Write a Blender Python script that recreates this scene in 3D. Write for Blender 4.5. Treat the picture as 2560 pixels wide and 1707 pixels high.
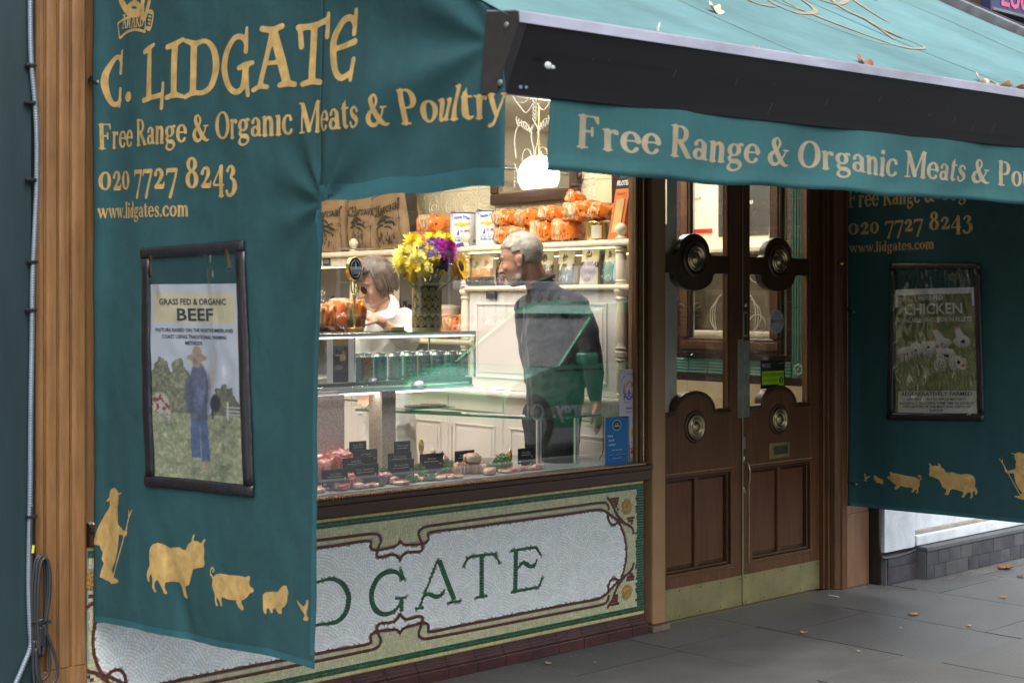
import bpy,math,random
import numpy as np
from mathutils import Vector,Matrix,noise,geometry
# ---------------------------------------------------------------- scene, camera, light
SC=bpy.context.scene
for _o in list(bpy.data.objects):
 bpy.data.objects.remove(_o)
R=math.radians
COL=SC.collection
F=3555.0
CAMP=Vector((-4.888,-4.594,1.55))
cam_d=bpy.data.cameras.new('camera')
cam=bpy.data.objects.new('camera',cam_d)
COL.objects.link(cam)
cam.location=CAMP
cam.rotation_euler=(R(90),0,-math.atan2(.6625,.749))
cam_d.lens=50*F/3555.0
cam_d.sensor_width=36
cam_d.shift_y=-98.5/2560
cam_d.clip_start=.05
cam_d.clip_end=400
cam_d.dof.use_dof=True
cam_d.dof.focus_distance=6.7
cam_d.dof.aperture_fstop=6.3
SC.camera=cam
world=bpy.data.worlds.new('World')
SC.world=world
world.use_nodes=True
nt=world.node_tree
sky=nt.nodes.new('ShaderNodeTexSky')
sky.sky_type='NISHITA'
sky.sun_disc=False
sky.sun_elevation=R(60)
sky.sun_rotation=R(205)
sky.air_density=1.4
sky.dust_density=3.0
sky.ozone_density=1.0
bg=nt.nodes['Background']
bg.inputs['Strength'].default_value=.15
hs=nt.nodes.new('ShaderNodeHueSaturation')
hs.inputs['Saturation'].default_value=.5
nt.links.new(sky.outputs[0],hs.inputs['Color'])
nt.links.new(hs.outputs[0],bg.inputs[0])
sun_d=bpy.data.lights.new('sun','SUN')
sun_d.energy=1.5
sun_d.angle=R(60)
sun_d.color=(1,.96,.9)
sun=bpy.data.objects.new('sun',sun_d)
COL.objects.link(sun)
sun.rotation_euler=(R(38),0,R(-20))
sun.location=(0,-6,8)
SC.render.engine='CYCLES'
SC.cycles.use_denoising=True
SC.cycles.max_bounces=8
SC.cycles.diffuse_bounces=4
SC.cycles.glossy_bounces=4
SC.cycles.transparent_max_bounces=24
SC.cycles.transmission_bounces=6
SC.cycles.sample_clamp_indirect=6
SC.cycles.caustics_reflective=False
SC.cycles.caustics_refractive=False
SC.view_settings.view_transform='Standard'
SC.view_settings.look='None'
SC.view_settings.exposure=EXPOSURE=1.3
SC.view_settings.gamma=1.0
LIGHTW=5.6
# ---------------------------------------------------------------- helpers
def ray(px,py):
 a=(px-1280)/F
 return Vector((.6625+.749*a,.749-.6625*a,(755-py)/F))
def at(px,py,X=None,Y=None,Z=None,T=None):
 """world point on a given plane seen at photograph pixel px, py (2560 wide)"""
 d=ray(px,py)
 if X is not None:t=(X-CAMP.x)/d.x
 elif Y is not None:t=(Y-CAMP.y)/d.y
 elif Z is not None:t=(Z-CAMP.z)/d.z
 else:t=T
 return CAMP+d*t
def at_plane(px,py,p,n):
 d=ray(px,py)
 return CAMP+d*((Vector(p)-CAMP).dot(Vector(n))/d.dot(Vector(n)))
def wloc(o):
 v=Vector((0,0,0))
 while o is not None:
  v+=o.location
  o=o.parent
 return v
def tag(o,label=None,cat=None,group=None,kind=None):
 if label:o['label']=label
 if cat:o['category']=cat
 if group:o['group']=group
 if kind:o['kind']=kind
 return o
def thing(name,label,cat,loc=(0,0,0),rotz=0,group=None):
 o=bpy.data.objects.new(name,None)
 o.empty_display_size=.05
 COL.objects.link(o)
 o.location=loc
 o.rotation_euler=(0,0,rotz)
 return tag(o,label,cat,group)
def copy_tree(o,parent=None):
 c=o.copy()
 COL.objects.link(c)
 c.parent=parent
 for ch in list(o.children):
  copy_tree(ch,c)
 return c
class MB:
 def __init__(s):
  s.v=[];s.f=[];s.m=[];s.c=[]
 def add(s,vs,fs,mi=0,col=None):
  b=len(s.v)
  s.v+=[tuple(v)for v in vs]
  s.f+=[tuple(i+b for i in f)for f in fs]
  s.m+=[mi]*len(fs)
  s.c+=[col]*len(fs)
  return s
 def box(s,x0,x1,y0,y1,z0,z1,mi=0,col=None,M=None):
  vs=[Vector((x,y,z))for x in (x0,x1)for y in (y0,y1)for z in (z0,z1)]
  if M is not None:vs=[M@v for v in vs]
  return s.add(vs,[(0,1,3,2),(4,6,7,5),(0,4,5,1),(2,3,7,6),(0,2,6,4),(1,5,7,3)],mi,col)
 def cyl(s,p0,p1,r0,r1=None,n=16,mi=0,cap=True,col=None):
  r1=r0 if r1 is None else r1
  p0=Vector(p0);p1=Vector(p1)
  d=(p1-p0).normalized()
  a=d.orthogonal().normalized();b=d.cross(a)
  vs=[]
  for p,r in ((p0,r0),(p1,r1)):
   for i in range(n):
    t=2*math.pi*i/n
    vs.append(p+a*(r*math.cos(t))+b*(r*math.sin(t)))
  fs=[(i,(i+1)%n,n+(i+1)%n,n+i)for i in range(n)]
  if cap:fs+=[tuple(range(n))[::-1],tuple(range(n,2*n))]
  return s.add(vs,fs,mi,col)
 def tube(s,pts,r,n=8,mi=0,cap=True,closed=False,col=None):
  pts=[Vector(p)for p in pts]
  N=len(pts)
  rr=r if hasattr(r,'__len__')else [r]*N
  prev=None;vs=[]
  for i,p in enumerate(pts):
   q0=pts[(i-1)%N]if (i>0 or closed)else p
   q1=pts[(i+1)%N]if (i<N-1 or closed)else p
   d=(q1-q0)
   d=d.normalized()if d.length>1e-9 else Vector((0,0,1))
   if prev is None:a=d.orthogonal().normalized()
   else:
    a=prev-d*prev.dot(d)
    a=a.normalized()if a.length>1e-6 else d.orthogonal().normalized()
   prev=a;b=d.cross(a)
   for k in range(n):
    t=2*math.pi*k/n
    vs.append(p+(a*math.cos(t)+b*math.sin(t))*rr[i])
  fs=[]
  for i in range(N if closed else N-1):
   j=(i+1)%N
   for k in range(n):
    fs.append((i*n+k,i*n+(k+1)%n,j*n+(k+1)%n,j*n+k))
  if cap and not closed:
   fs+=[tuple(range(n))[::-1],tuple(range((N-1)*n,N*n))]
  return s.add(vs,fs,mi,col)
 def lathe(s,prof,o=(0,0,0),n=24,mi=0,M=None,col=None):
  """prof: (r, z) pairs about a vertical axis through o"""
  vs=[]
  for r,z in prof:
   for k in range(n):
    t=2*math.pi*k/n
    v=Vector((r*math.cos(t),r*math.sin(t),z))
    if M is not None:v=M@v
    vs.append(v+Vector(o))
  fs=[]
  for i in range(len(prof)-1):
   for k in range(n):
    fs.append((i*n+k,i*n+(k+1)%n,(i+1)*n+(k+1)%n,(i+1)*n+k))
  fs+=[tuple(range(n))[::-1],tuple(range((len(prof)-1)*n,len(prof)*n))]
  return s.add(vs,fs,mi,col)
 def ball(s,c,r,n=10,m=7,mi=0,M=None,col=None):
  r=r if hasattr(r,'__len__')else (r,r,r)
  vs=[];fs=[]
  for i in range(m+1):
   ph=math.pi*i/m
   for k in range(n):
    t=2*math.pi*k/n
    v=Vector((r[0]*math.sin(ph)*math.cos(t),r[1]*math.sin(ph)*math.sin(t),r[2]*math.cos(ph)))
    if M is not None:v=M@v
    vs.append(v+Vector(c))
  for i in range(m):
   for k in range(n):
    fs.append((i*n+k,(i+1)*n+k,(i+1)*n+(k+1)%n,i*n+(k+1)%n))
  return s.add(vs,fs,mi,col)
 def prism(s,pts,d,mi=0,col=None):
  """closed 3-D polygon pts extruded by vector d"""
  pts=[Vector(p)for p in pts];n=len(pts);d=Vector(d)
  return s.add(pts+[p+d for p in pts],[tuple(range(n))[::-1],tuple(range(n,2*n))]+[(i,(i+1)%n,n+(i+1)%n,n+i)for i in range(n)],mi,col)
 def build(s,name,mat,parent=None,smooth=False,bev=0,local=False,solid=0,label=None):
  off=wloc(parent)if (parent is not None and not local)else Vector((0,0,0))
  me=bpy.data.meshes.new(name)
  vs=np.array([(v[0],v[1],v[2])for v in s.v],dtype=float).reshape(-1,3)-np.array(off)
  me.from_pydata(vs.tolist(),[],s.f)
  mats=mat if isinstance(mat,(list,tuple))else [mat]
  for m in mats:me.materials.append(m)
  if len(mats)>1:me.polygons.foreach_set('material_index',s.m)
  if any(c is not None for c in s.c):
   at_=me.color_attributes.new('Col','FLOAT_COLOR','CORNER')
   arr=[]
   for p,c in zip(me.polygons,s.c):
    c=c or (1,1,1)
    arr+=[c[0],c[1],c[2],1.0]*p.loop_total
   at_.data.foreach_set('color',arr)
  if smooth:
   me.polygons.foreach_set('use_smooth',[True]*len(me.polygons))
   if smooth=='auto':
    me.set_sharp_from_angle(angle=R(40))
  me.validate()
  me.update()
  o=bpy.data.objects.new(name,me)
  COL.objects.link(o)
  if parent is not None:o.parent=parent
  if bev:
   b=o.modifiers.new('bevel','BEVEL');b.width=bev;b.segments=2;b.limit_method='ANGLE';b.angle_limit=R(35)
   me.polygons.foreach_set('use_smooth',[True]*len(me.polygons))
   w=o.modifiers.new('wn','WEIGHTED_NORMAL');w.keep_sharp=True
  if solid:
   b=o.modifiers.new('solid','SOLIDIFY');b.thickness=solid;b.offset=0
  if label:o['label']=label
  return o
def struct(o):
 o['kind']='structure'
 return o
def catmull(pts,k=6,closed=False):
 pts=[np.array(p,dtype=float)for p in pts]
 out=[];n=len(pts)
 for i in range(n if closed else n-1):
  p0=pts[(i-1)%n]if (closed or i>0)else pts[i]
  p1=pts[i];p2=pts[(i+1)%n]
  p3=pts[(i+2)%n]if (closed or i+2<n)else p2
  for j in range(k):
   t=j/k
   out.append(.5*((2*p1)+(-p0+p2)*t+(2*p0-5*p1+4*p2-p3)*t*t+(-p0+3*p1-3*p2+p3)*t**3))
 if not closed:out.append(pts[-1])
 return [tuple(p)for p in out]
 # ---------------------------------------------------------------- materials
_M={}
def lin(r,g,b):
 f=lambda c:c/12.92 if c<=.04045 else ((c+.055)/1.055)**2.4
 return (f(r/255),f(g/255),f(b/255))
def mat(name,c,rough=.6,metal=0,var=.15,vs=8,bump=0,bs=40,spec=.5,coat=0,stretch=(1,1,1),c2=None,trans=0,alpha=1,emit=0,ec=None,attr=False,wear=0,sheen=0):
 if name in _M:return _M[name]
 m=bpy.data.materials.new(name);m.use_nodes=True
 n=m.node_tree.nodes;l=m.node_tree.links
 p=n['Principled BSDF']
 p.inputs['Roughness'].default_value=rough
 p.inputs['Metallic'].default_value=metal
 p.inputs['Specular IOR Level'].default_value=spec
 p.inputs['Coat Weight'].default_value=coat
 p.inputs['Coat Roughness'].default_value=.08
 if sheen:p.inputs['Sheen Weight'].default_value=sheen
 tc=n.new('ShaderNodeTexCoord');mp=n.new('ShaderNodeMapping')
 mp.inputs['Scale'].default_value=stretch
 l.new(tc.outputs['Object'],mp.inputs[0])
 nz=n.new('ShaderNodeTexNoise');nz.inputs['Scale'].default_value=vs;nz.inputs['Detail'].default_value=6
 nz.inputs['Roughness'].default_value=.62
 l.new(mp.outputs[0],nz.inputs[0])
 mx=n.new('ShaderNodeMix');mx.data_type='RGBA'
 if attr:
  at_=n.new('ShaderNodeVertexColor');at_.layer_name='Col'
  hsv=n.new('ShaderNodeHueSaturation');l.new(at_.outputs[0],hsv.inputs['Color'])
  hsv.inputs['Value'].default_value=1-var
  l.new(hsv.outputs[0],mx.inputs[6]);l.new(at_.outputs[0],mx.inputs[7])
 else:
  a=tuple(max(0,x*(1-var))for x in c);b=c2 or tuple(min(1,x*(1+var))for x in c)
  mx.inputs[6].default_value=(*a,1);mx.inputs[7].default_value=(*b,1)
 rp=n.new('ShaderNodeMapRange');rp.inputs[1].default_value=.3;rp.inputs[2].default_value=.7
 l.new(nz.outputs[0],rp.inputs[0]);l.new(rp.outputs[0],mx.inputs[0])
 l.new(mx.outputs[2],p.inputs['Base Color'])
 # roughness follows the same grain a little
 rr=n.new('ShaderNodeMapRange');rr.inputs[3].default_value=max(.02,rough*.85);rr.inputs[4].default_value=min(1,rough*1.2)
 l.new(nz.outputs[0],rr.inputs[0]);l.new(rr.outputs[0],p.inputs['Roughness'])
 if bump:
  bz=n.new('ShaderNodeTexNoise');bz.inputs['Scale'].default_value=bs;bz.inputs['Detail'].default_value=5
  l.new(mp.outputs[0],bz.inputs[0])
  bp=n.new('ShaderNodeBump');bp.inputs['Strength'].default_value=bump;bp.inputs['Distance'].default_value=.01
  l.new(bz.outputs[0],bp.inputs['Height']);l.new(bp.outputs[0],p.inputs['Normal'])
 if trans:p.inputs['Transmission Weight'].default_value=trans
 if emit:
  p.inputs['Emission Color'].default_value=(*(ec or c),1);p.inputs['Emission Strength'].default_value=emit
 _M[name]=m
 return m
def clear_mat(name,tint=(1,1,1),rough=.02,ior=1.5,boost=1.0,bump=0,bs=20,dirt=0):
 """thin clear sheet: looks through, mirrors by Fresnel"""
 if name in _M:return _M[name]
 m=bpy.data.materials.new(name);m.use_nodes=True
 n=m.node_tree.nodes;l=m.node_tree.links;n.clear()
 out=n.new('ShaderNodeOutputMaterial');tr=n.new('ShaderNodeBsdfTransparent');gl=n.new('ShaderNodeBsdfGlossy')
 tr.inputs[0].default_value=(*tint,1);gl.inputs['Roughness'].default_value=rough
 lw=n.new('ShaderNodeLayerWeight');lw.inputs[0].default_value=.5
 pw=n.new('ShaderNodeMath');pw.operation='POWER';pw.inputs[1].default_value=5;l.new(lw.outputs['Facing'],pw.inputs[0])
 ma=n.new('ShaderNodeMath');ma.operation='MULTIPLY_ADD';ma.inputs[1].default_value=.96;ma.inputs[2].default_value=.04
 l.new(pw.outputs[0],ma.inputs[0])
 mul=n.new('ShaderNodeMath');mul.operation='MULTIPLY';mul.inputs[1].default_value=boost;mul.use_clamp=True
 l.new(ma.outputs[0],mul.inputs[0])
 mx=n.new('ShaderNodeMixShader');l.new(mul.outputs[0],mx.inputs[0]);l.new(tr.outputs[0],mx.inputs[1]);l.new(gl.outputs[0],mx.inputs[2])
 last=mx
 if bump:
  tc=n.new('ShaderNodeTexCoord');bz=n.new('ShaderNodeTexNoise');bz.inputs['Scale'].default_value=bs
  bz.inputs['Detail'].default_value=3
  bp=n.new('ShaderNodeBump');bp.inputs['Strength'].default_value=bump;bp.inputs['Distance'].default_value=.02
  l.new(tc.outputs['Object'],bz.inputs[0]);l.new(bz.outputs[0],bp.inputs['Height'])
  l.new(bp.outputs[0],gl.inputs['Normal'])
 l.new(last.outputs[0],out.inputs[0])
 _M[name]=m
 return m
def wood(name,c,rough=.4,coat=.2,vertical=True,dark=.35,bump=.15,grain=1.0):
 if name in _M:return _M[name]
 m=mat(name,c,rough,var=.3,vs=5,coat=coat)
 n=m.node_tree.nodes;l=m.node_tree.links;p=n['Principled BSDF']
 p.inputs['Specular IOR Level'].default_value=.35
 tc=n.new('ShaderNodeTexCoord');mp=n.new('ShaderNodeMapping')
 mp.inputs['Scale'].default_value=(26*grain,26*grain,1.3)if vertical else (1.3,26*grain,26*grain)
 l.new(tc.outputs['Object'],mp.inputs[0])
 nz=n.new('ShaderNodeTexNoise');nz.inputs['Scale'].default_value=2.2;nz.inputs['Detail'].default_value=8;nz.inputs['Roughness'].default_value=.7
 nz.inputs['Distortion'].default_value=.6
 l.new(mp.outputs[0],nz.inputs[0])
 cr=n.new('ShaderNodeValToRGB')
 cr.color_ramp.elements[0].position=.3;cr.color_ramp.elements[1].position=.72
 cr.color_ramp.elements[0].color=(*[x*dark for x in c],1);cr.color_ramp.elements[1].color=(*[min(1,x*1.35)for x in c],1)
 l.new(nz.outputs[0],cr.inputs[0])
 old=p.inputs['Base Color'].links[0].from_socket
 mx=n.new('ShaderNodeMix');mx.data_type='RGBA';mx.inputs[0].default_value=.6
 l.new(old,mx.inputs[6]);l.new(cr.outputs[0],mx.inputs[7]);l.new(mx.outputs[2],p.inputs['Base Color'])
 bp=n.new('ShaderNodeBump');bp.inputs['Strength'].default_value=bump;bp.inputs['Distance'].default_value=.003
 l.new(nz.outputs[0],bp.inputs['Height']);l.new(bp.outputs[0],p.inputs['Normal'])
 return m
def canvas(name,c,transl=.12,rough=.85,fade=.26):
 """woven awning cloth: vertical fading, faint weave, a little light passing through"""
 if name in _M:return _M[name]
 m=mat(name,c,rough,var=fade,vs=1.7,stretch=(1,1,.35),spec=.25)
 n=m.node_tree.nodes;l=m.node_tree.links;p=n['Principled BSDF']
 tc=n.new('ShaderNodeTexCoord')
 nz=n.new('ShaderNodeTexNoise');nz.inputs['Scale'].default_value=420;nz.inputs['Detail'].default_value=2
 b1=n.new('ShaderNodeTexNoise');b1.inputs['Scale'].default_value=5;b1.inputs['Detail'].default_value=4
 l.new(tc.outputs['Object'],nz.inputs[0]);l.new(tc.outputs['Object'],b1.inputs[0])
 bp=n.new('ShaderNodeBump');bp.inputs['Strength'].default_value=.15;bp.inputs['Distance'].default_value=.002
 bp2=n.new('ShaderNodeBump');bp2.inputs['Strength'].default_value=.35;bp2.inputs['Distance'].default_value=.03
 l.new(nz.outputs[0],bp.inputs['Height']);l.new(b1.outputs[0],bp2.inputs['Height'])
 l.new(bp.outputs[0],bp2.inputs['Normal']);l.new(bp2.outputs[0],p.inputs['Normal'])
 # water marks and dust: faint paler streaks down the cloth
 mp2_=n.new('ShaderNodeMapping');mp2_.inputs['Scale'].default_value=(9,9,1.2);l.new(tc.outputs['Object'],mp2_.inputs[0])
 st_=n.new('ShaderNodeTexNoise');st_.inputs['Scale'].default_value=1.5;st_.inputs['Detail'].default_value=9;st_.inputs['Roughness'].default_value=.75;l.new(mp2_.outputs[0],st_.inputs[0])
 sr_=n.new('ShaderNodeMapRange');sr_.inputs[1].default_value=.52;sr_.inputs[2].default_value=.80;sr_.inputs[4].default_value=.32;l.new(st_.outputs[0],sr_.inputs[0])
 old_=p.inputs['Base Color'].links[0].from_socket;sm_=n.new('ShaderNodeMix');sm_.data_type='RGBA';sm_.inputs[7].default_value=(*[min(1,x*1.4+.010)for x in c],1)
 l.new(sr_.outputs[0],sm_.inputs[0]);l.new(old_,sm_.inputs[6]);l.new(sm_.outputs[2],p.inputs['Base Color'])
 tr=n.new('ShaderNodeBsdfTranslucent');tr.inputs[0].default_value=(*[min(1,x*1.6)for x in c],1)
 mx=n.new('ShaderNodeMixShader');mx.inputs[0].default_value=transl
 out=n['Material Output']
 l.new(p.outputs[0],mx.inputs[1]);l.new(tr.outputs[0],mx.inputs[2]);l.new(mx.outputs[0],out.inputs[0])
 return m
 # ---------------------------------------------------------------- flat shapes from distance fields (letters, silhouettes)
class Shape:
 """union of fat strokes, ellipse arcs and polygons; .mesh() gives points and faces without overlaps"""
 def __init__(s):s.seg=[];s.poly=[];s.hole=[]
 def L(s,*a):
  """x0,y0,x1,y1,w[,w1]"""
  x0,y0,x1,y1,w=a[:5];w1=a[5]if len(a)>5 else w
  s.seg.append((x0,y0,w,x1,y1,w1));return s
 def P(s,pts,k=5):
  """smooth stroke through (x, y, w)"""
  q=catmull(pts,k)
  for a,b in zip(q[:-1],q[1:]):s.seg.append((a[0],a[1],a[2],b[0],b[1],b[2]))
  return s
 def E(s,cx,cy,rx,ry,a0=0,a1=360,T=.085,t=.035):
  n=max(6,int(abs(a1-a0)/15));q=[]
  for i in range(n+1):
   a=R(a0+(a1-a0)*i/n)
   q.append((cx+rx*math.cos(a),cy+ry*math.sin(a),t+(T-t)*abs(math.cos(a))**1.5))
  for a,b in zip(q[:-1],q[1:]):s.seg.append((*a,*b))
  return s
 def D(s,x,y,r):s.seg.append((x,y,r,x+1e-4,y,r));return s
 def box(s,x0,x1,y0,y1):s.poly.append([(x0,y0),(x1,y0),(x1,y1),(x0,y1)]);return s
 def S(s,x0,x1,y,t=.026):return s.box(x0,x1,y-t,y+t)
 def poly_(s,pts):s.poly.append(list(pts));return s
 def field(s,X,Y):
  d=np.full(X.shape,1e9)
  for x0,y0,w0,x1,y1,w1 in s.seg:
   dx,dy=x1-x0,y1-y0;L2=dx*dx+dy*dy+1e-12
   t=np.clip(((X-x0)*dx+(Y-y0)*dy)/L2,0,1)
   d=np.minimum(d,np.hypot(X-x0-t*dx,Y-y0-t*dy)-(w0+(w1-w0)*t))
  def pd(pts):
   dd=np.full(X.shape,1e9);ins=np.zeros(X.shape,bool);n=len(pts)
   for i in range(n):
    x0,y0=pts[i];x1,y1=pts[(i+1)%n]
    dx,dy=x1-x0,y1-y0;L2=dx*dx+dy*dy+1e-12
    t=np.clip(((X-x0)*dx+(Y-y0)*dy)/L2,0,1)
    dd=np.minimum(dd,np.hypot(X-x0-t*dx,Y-y0-t*dy))
    if y0!=y1:
     c=((y0>Y)!=(y1>Y))&(X<(x1-x0)*(Y-y0)/(y1-y0)+x0)
     ins^=c
   return np.where(ins,-dd,dd)
  for p in s.poly:d=np.minimum(d,pd(p))
  for p in s.hole:d=np.maximum(d,-pd(p))
  return d
 def bounds(s):
  xs=[];ys=[]
  for x0,y0,w0,x1,y1,w1 in s.seg:
   w=max(w0,w1);xs+=[x0-w,x0+w,x1-w,x1+w];ys+=[y0-w,y0+w,y1-w,y1+w]
  for p in s.poly:
   xs+=[q[0]for q in p];ys+=[q[1]for q in p]
  return min(xs),max(xs),min(ys),max(ys)
 def mesh(s,cell=.02):
  x0,x1,y0,y1=s.bounds();x0-=cell;y0-=cell;x1+=cell;y1+=cell
  nx=int((x1-x0)/cell)+2;ny=int((y1-y0)/cell)+2
  xs=x0+cell*np.arange(nx);ys=y0+cell*np.arange(ny)
  X,Y=np.meshgrid(xs,ys)
  d=s.field(X,Y)
  vid={};vs=[];fs=[]
  def V(key,p):
   if key not in vid:vid[key]=len(vs);vs.append(p)
   return vid[key]
  ins=d<0
  for j in range(ny-1):
   run=None
   for i in range(nx-1):
    c=[(i,j),(i+1,j),(i+1,j+1),(i,j+1)]
    I=[ins[q[1],q[0]]for q in c]
    if all(I):
     fs.append([V(q,(xs[q[0]],ys[q[1]]))for q in c]);continue
    if not any(I):continue
    poly=[]
    for k in range(4):
     a=c[k];b=c[(k+1)%4]
     if I[k]:poly.append(V(a,(xs[a[0]],ys[a[1]])))
     if I[k]!=I[(k+1)%4]:
      da=d[a[1],a[0]];db=d[b[1],b[0]];t=da/(da-db)
      key=('e',)+tuple(sorted((a,b)))
      poly.append(V(key,(xs[a[0]]+t*(xs[b[0]]-xs[a[0]]),ys[a[1]]+t*(ys[b[1]]-ys[a[1]]))))
    if len(poly)>2:fs.append(poly)
  return vs,fs
def serif(ch):
 s=Shape();T=.085;t=.033
 A=.6
 if ch=='F':s.L(.17,.05,.17,.95,T).S(.02,.34,.026).S(.03,.6,.972).poly_([(.6,.998),(.46,.946),(.555,.76),(.61,.76)]).S(.2,.42,.52,.035).L(.43,.64,.43,.40,t);A=.68
 elif ch=='r':s.L(.15,.05,.15,.6,T).S(.02,.29,.026).S(.02,.15,.63).P([(.17,.42,t),(.26,.6,.04),(.36,.61,.05)]).D(.37,.57,.075);A=.47
 elif ch=='e':s.E(.29,.33,.2,.3,8,318).S(.12,.49,.37,.028);A=.57
 elif ch=='R':s.L(.17,.05,.17,.95,T).S(.02,.34,.026).S(.03,.3,.972).E(.33,.735,.2,.235,-95,95,T,t).S(.18,.35,.51,.03).L(.34,.49,.62,.07,T).S(.56,.78,.026);A=.76
 elif ch=='a':s.L(.41,.1,.41,.48,T).P([(.13,.5,.07),(.18,.6,.04),(.3,.63,.035),(.41,.5,T)]).E(.24,.19,.13,.15,40,320,.075,.035).P([(.41,.12,.06),(.47,.04,.04),(.54,.06,.02)]);A=.57
 elif ch=='n':s.L(.14,.05,.14,.6,T).S(.02,.27,.026).S(.01,.14,.63).P([(.15,.44,t),(.27,.6,.045),(.38,.58,.07),(.43,.45,T),(.43,.06,T)]).S(.31,.56,.026);A=.59
 elif ch=='m':s.L(.14,.05,.14,.6,T).S(.02,.27,.026).S(.01,.14,.63).P([(.15,.44,t),(.27,.6,.045),(.38,.58,.07),(.43,.45,T),(.43,.06,T)]).S(.32,.55,.026).P([(.44,.44,t),(.56,.6,.045),(.67,.58,.07),(.72,.45,T),(.72,.06,T)]).S(.61,.84,.026);A=.87
 elif ch=='g':s.E(.25,.43,.15,.18,0,360,.075,.03).P([(.34,.56,.03),(.42,.62,.04),(.5,.6,.05)]).P([(.18,.25,t),(.1,.17,.05),(.2,.07,.07),(.38,.05,.08),(.48,-.06,.06),(.4,-.2,.035),(.22,-.24,.04),(.09,-.16,.06),(.12,-.04,.03),(.2,.04,.03)]);A=.56
 elif ch=='&':s.P([(.5,.26,.04),(.38,.06,.05),(.2,.04,.07),(.09,.2,.09),(.14,.38,.07),(.34,.55,.035),(.42,.76,.05),(.32,.93,.03),(.2,.84,.07),(.2,.7,.08),(.34,.42,.09),(.52,.15,.09),(.68,.03,.05),(.8,.06,.02)]).P([(.48,.18,.03),(.6,.34,.03),(.66,.52,.03)]).S(.55,.8,.54);A=.86
 elif ch in 'Oo0':
  if ch=='O':s.E(.42,.5,.31,.45,0,360,.1,.03);A=.84
  elif ch=='o':s.E(.29,.33,.19,.29,0,360,.088,.03);A=.58
  else:s.E(.26,.33,.17,.29,0,360,.075,.03);A=.54
 elif ch in 'iı':s.L(.15,.05,.15,.6,T).S(.02,.29,.026).S(.02,.15,.63);A=.3;(s.D(.15,.86,.09)if ch=='i' else None)
 elif ch=='c':s.E(.29,.33,.2,.3,55,318).D(.43,.5,.07);A=.52
 elif ch=='M':s.L(.15,.03,.15,.95,t).L(.17,.9,.46,.1,.09).L(.46,.08,.76,.95,.04).L(.82,.05,.82,.95,T).S(.02,.28,.026).S(.0,.2,.972).S(.7,.96,.026).S(.76,.95,.972);A=.98
 elif ch=='t':s.L(.17,.16,.17,.72,T).L(.19,.72,.22,.88,.05,.01).S(.04,.38,.63,.03).P([(.17,.14,T),(.24,.04,.05),(.36,.09,.025)]);A=.4
 elif ch=='s':s.P([(.4,.5,.05),(.33,.61,.035),(.2,.61,.05),(.13,.5,.07),(.22,.37,.085),(.36,.27,.085),(.41,.15,.06),(.3,.03,.035),(.16,.04,.04),(.09,.17,.05)]);A=.5
 elif ch=='P':s.L(.17,.05,.17,.95,T).S(.02,.36,.026).S(.03,.3,.972).E(.34,.72,.2,.25,-95,95,.09,t).S(.18,.36,.47,.03);A=.66
 elif ch=='u':s.P([(.14,.6,T),(.14,.2,T),(.19,.06,.06),(.3,.05,.045),(.41,.2,t)]).L(.43,.07,.43,.6,T).S(.01,.15,.63).S(.3,.44,.63).S(.43,.57,.026);A=.6
 elif ch=='l':s.L(.15,.05,.15,.95,T).S(.02,.29,.026).S(.02,.15,.972);A=.3
 elif ch=='h':s.L(.14,.05,.14,.95,T).S(.02,.27,.026).S(.01,.14,.97).P([(.15,.44,t),(.27,.6,.045),(.38,.58,.07),(.43,.45,T),(.43,.06,T)]).S(.31,.56,.026);A=.59
 elif ch=='y':s.L(.12,.6,.31,.05,T,.05).P([(.5,.6,t),(.34,.12,.03),(.24,-.16,.04),(.12,-.22,.06)]).S(.0,.25,.63).S(.4,.58,.63);A=.57
 elif ch=='w':s.L(.1,.6,.24,.06,T,.05).L(.24,.06,.38,.52,t).L(.38,.6,.53,.06,T,.05).L(.53,.06,.68,.6,t).S(.0,.2,.63).S(.3,.47,.63).S(.6,.76,.63);A=.76
 elif ch=='d':s.E(.25,.32,.14,.28,40,320,.085,.035).L(.4,.06,.4,.95,T).S(.28,.4,.972).S(.4,.54,.026);A=.58
 elif ch=='.':s.D(.12,.07,.09);A=.25
 elif ch=='2':s.P([(.12,.46,.07),(.18,.6,.04),(.32,.6,.06),(.38,.46,.08),(.28,.26,.05),(.1,.06,.035)]).S(.1,.46,.075,.075).L(.46,.05,.48,.2,.03);A=.54
 elif ch=='7':s.S(.06,.5,.58,.07).L(.5,.6,.22,-.26,.035,.06).L(.06,.6,.05,.44,.025);A=.54
 elif ch=='8':s.E(.28,.74,.13,.19,0,360,.07,.035).E(.28,.27,.17,.24,0,360,.085,.035);A=.57
 elif ch=='4':s.L(.37,.62,.37,-.24,.08).L(.36,.64,.05,.12,.03).S(.03,.52,.08,.035).S(.24,.5,-.25);A=.56
 elif ch=='3':s.P([(.1,.5,.06),(.17,.62,.03),(.3,.6,.06),(.34,.45,.08),(.24,.3,.04),(.36,.2,.06),(.4,0,.09),(.3,-.2,.06),(.14,-.24,.05),(.07,-.12,.06)]);A=.52
 elif ch=='C':s.E(.4,.5,.3,.44,48,318,.095,.03).L(.62,.97,.62,.7,.03);A=.72
 elif ch=='H':s.L(.16,.05,.16,.95,T).L(.6,.05,.6,.95,T).S(.0,.32,.026).S(.0,.32,.972).S(.44,.76,.026).S(.44,.76,.972).S(.16,.6,.5,.03);A=.78
 else:A=.28
 return s,A
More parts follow.
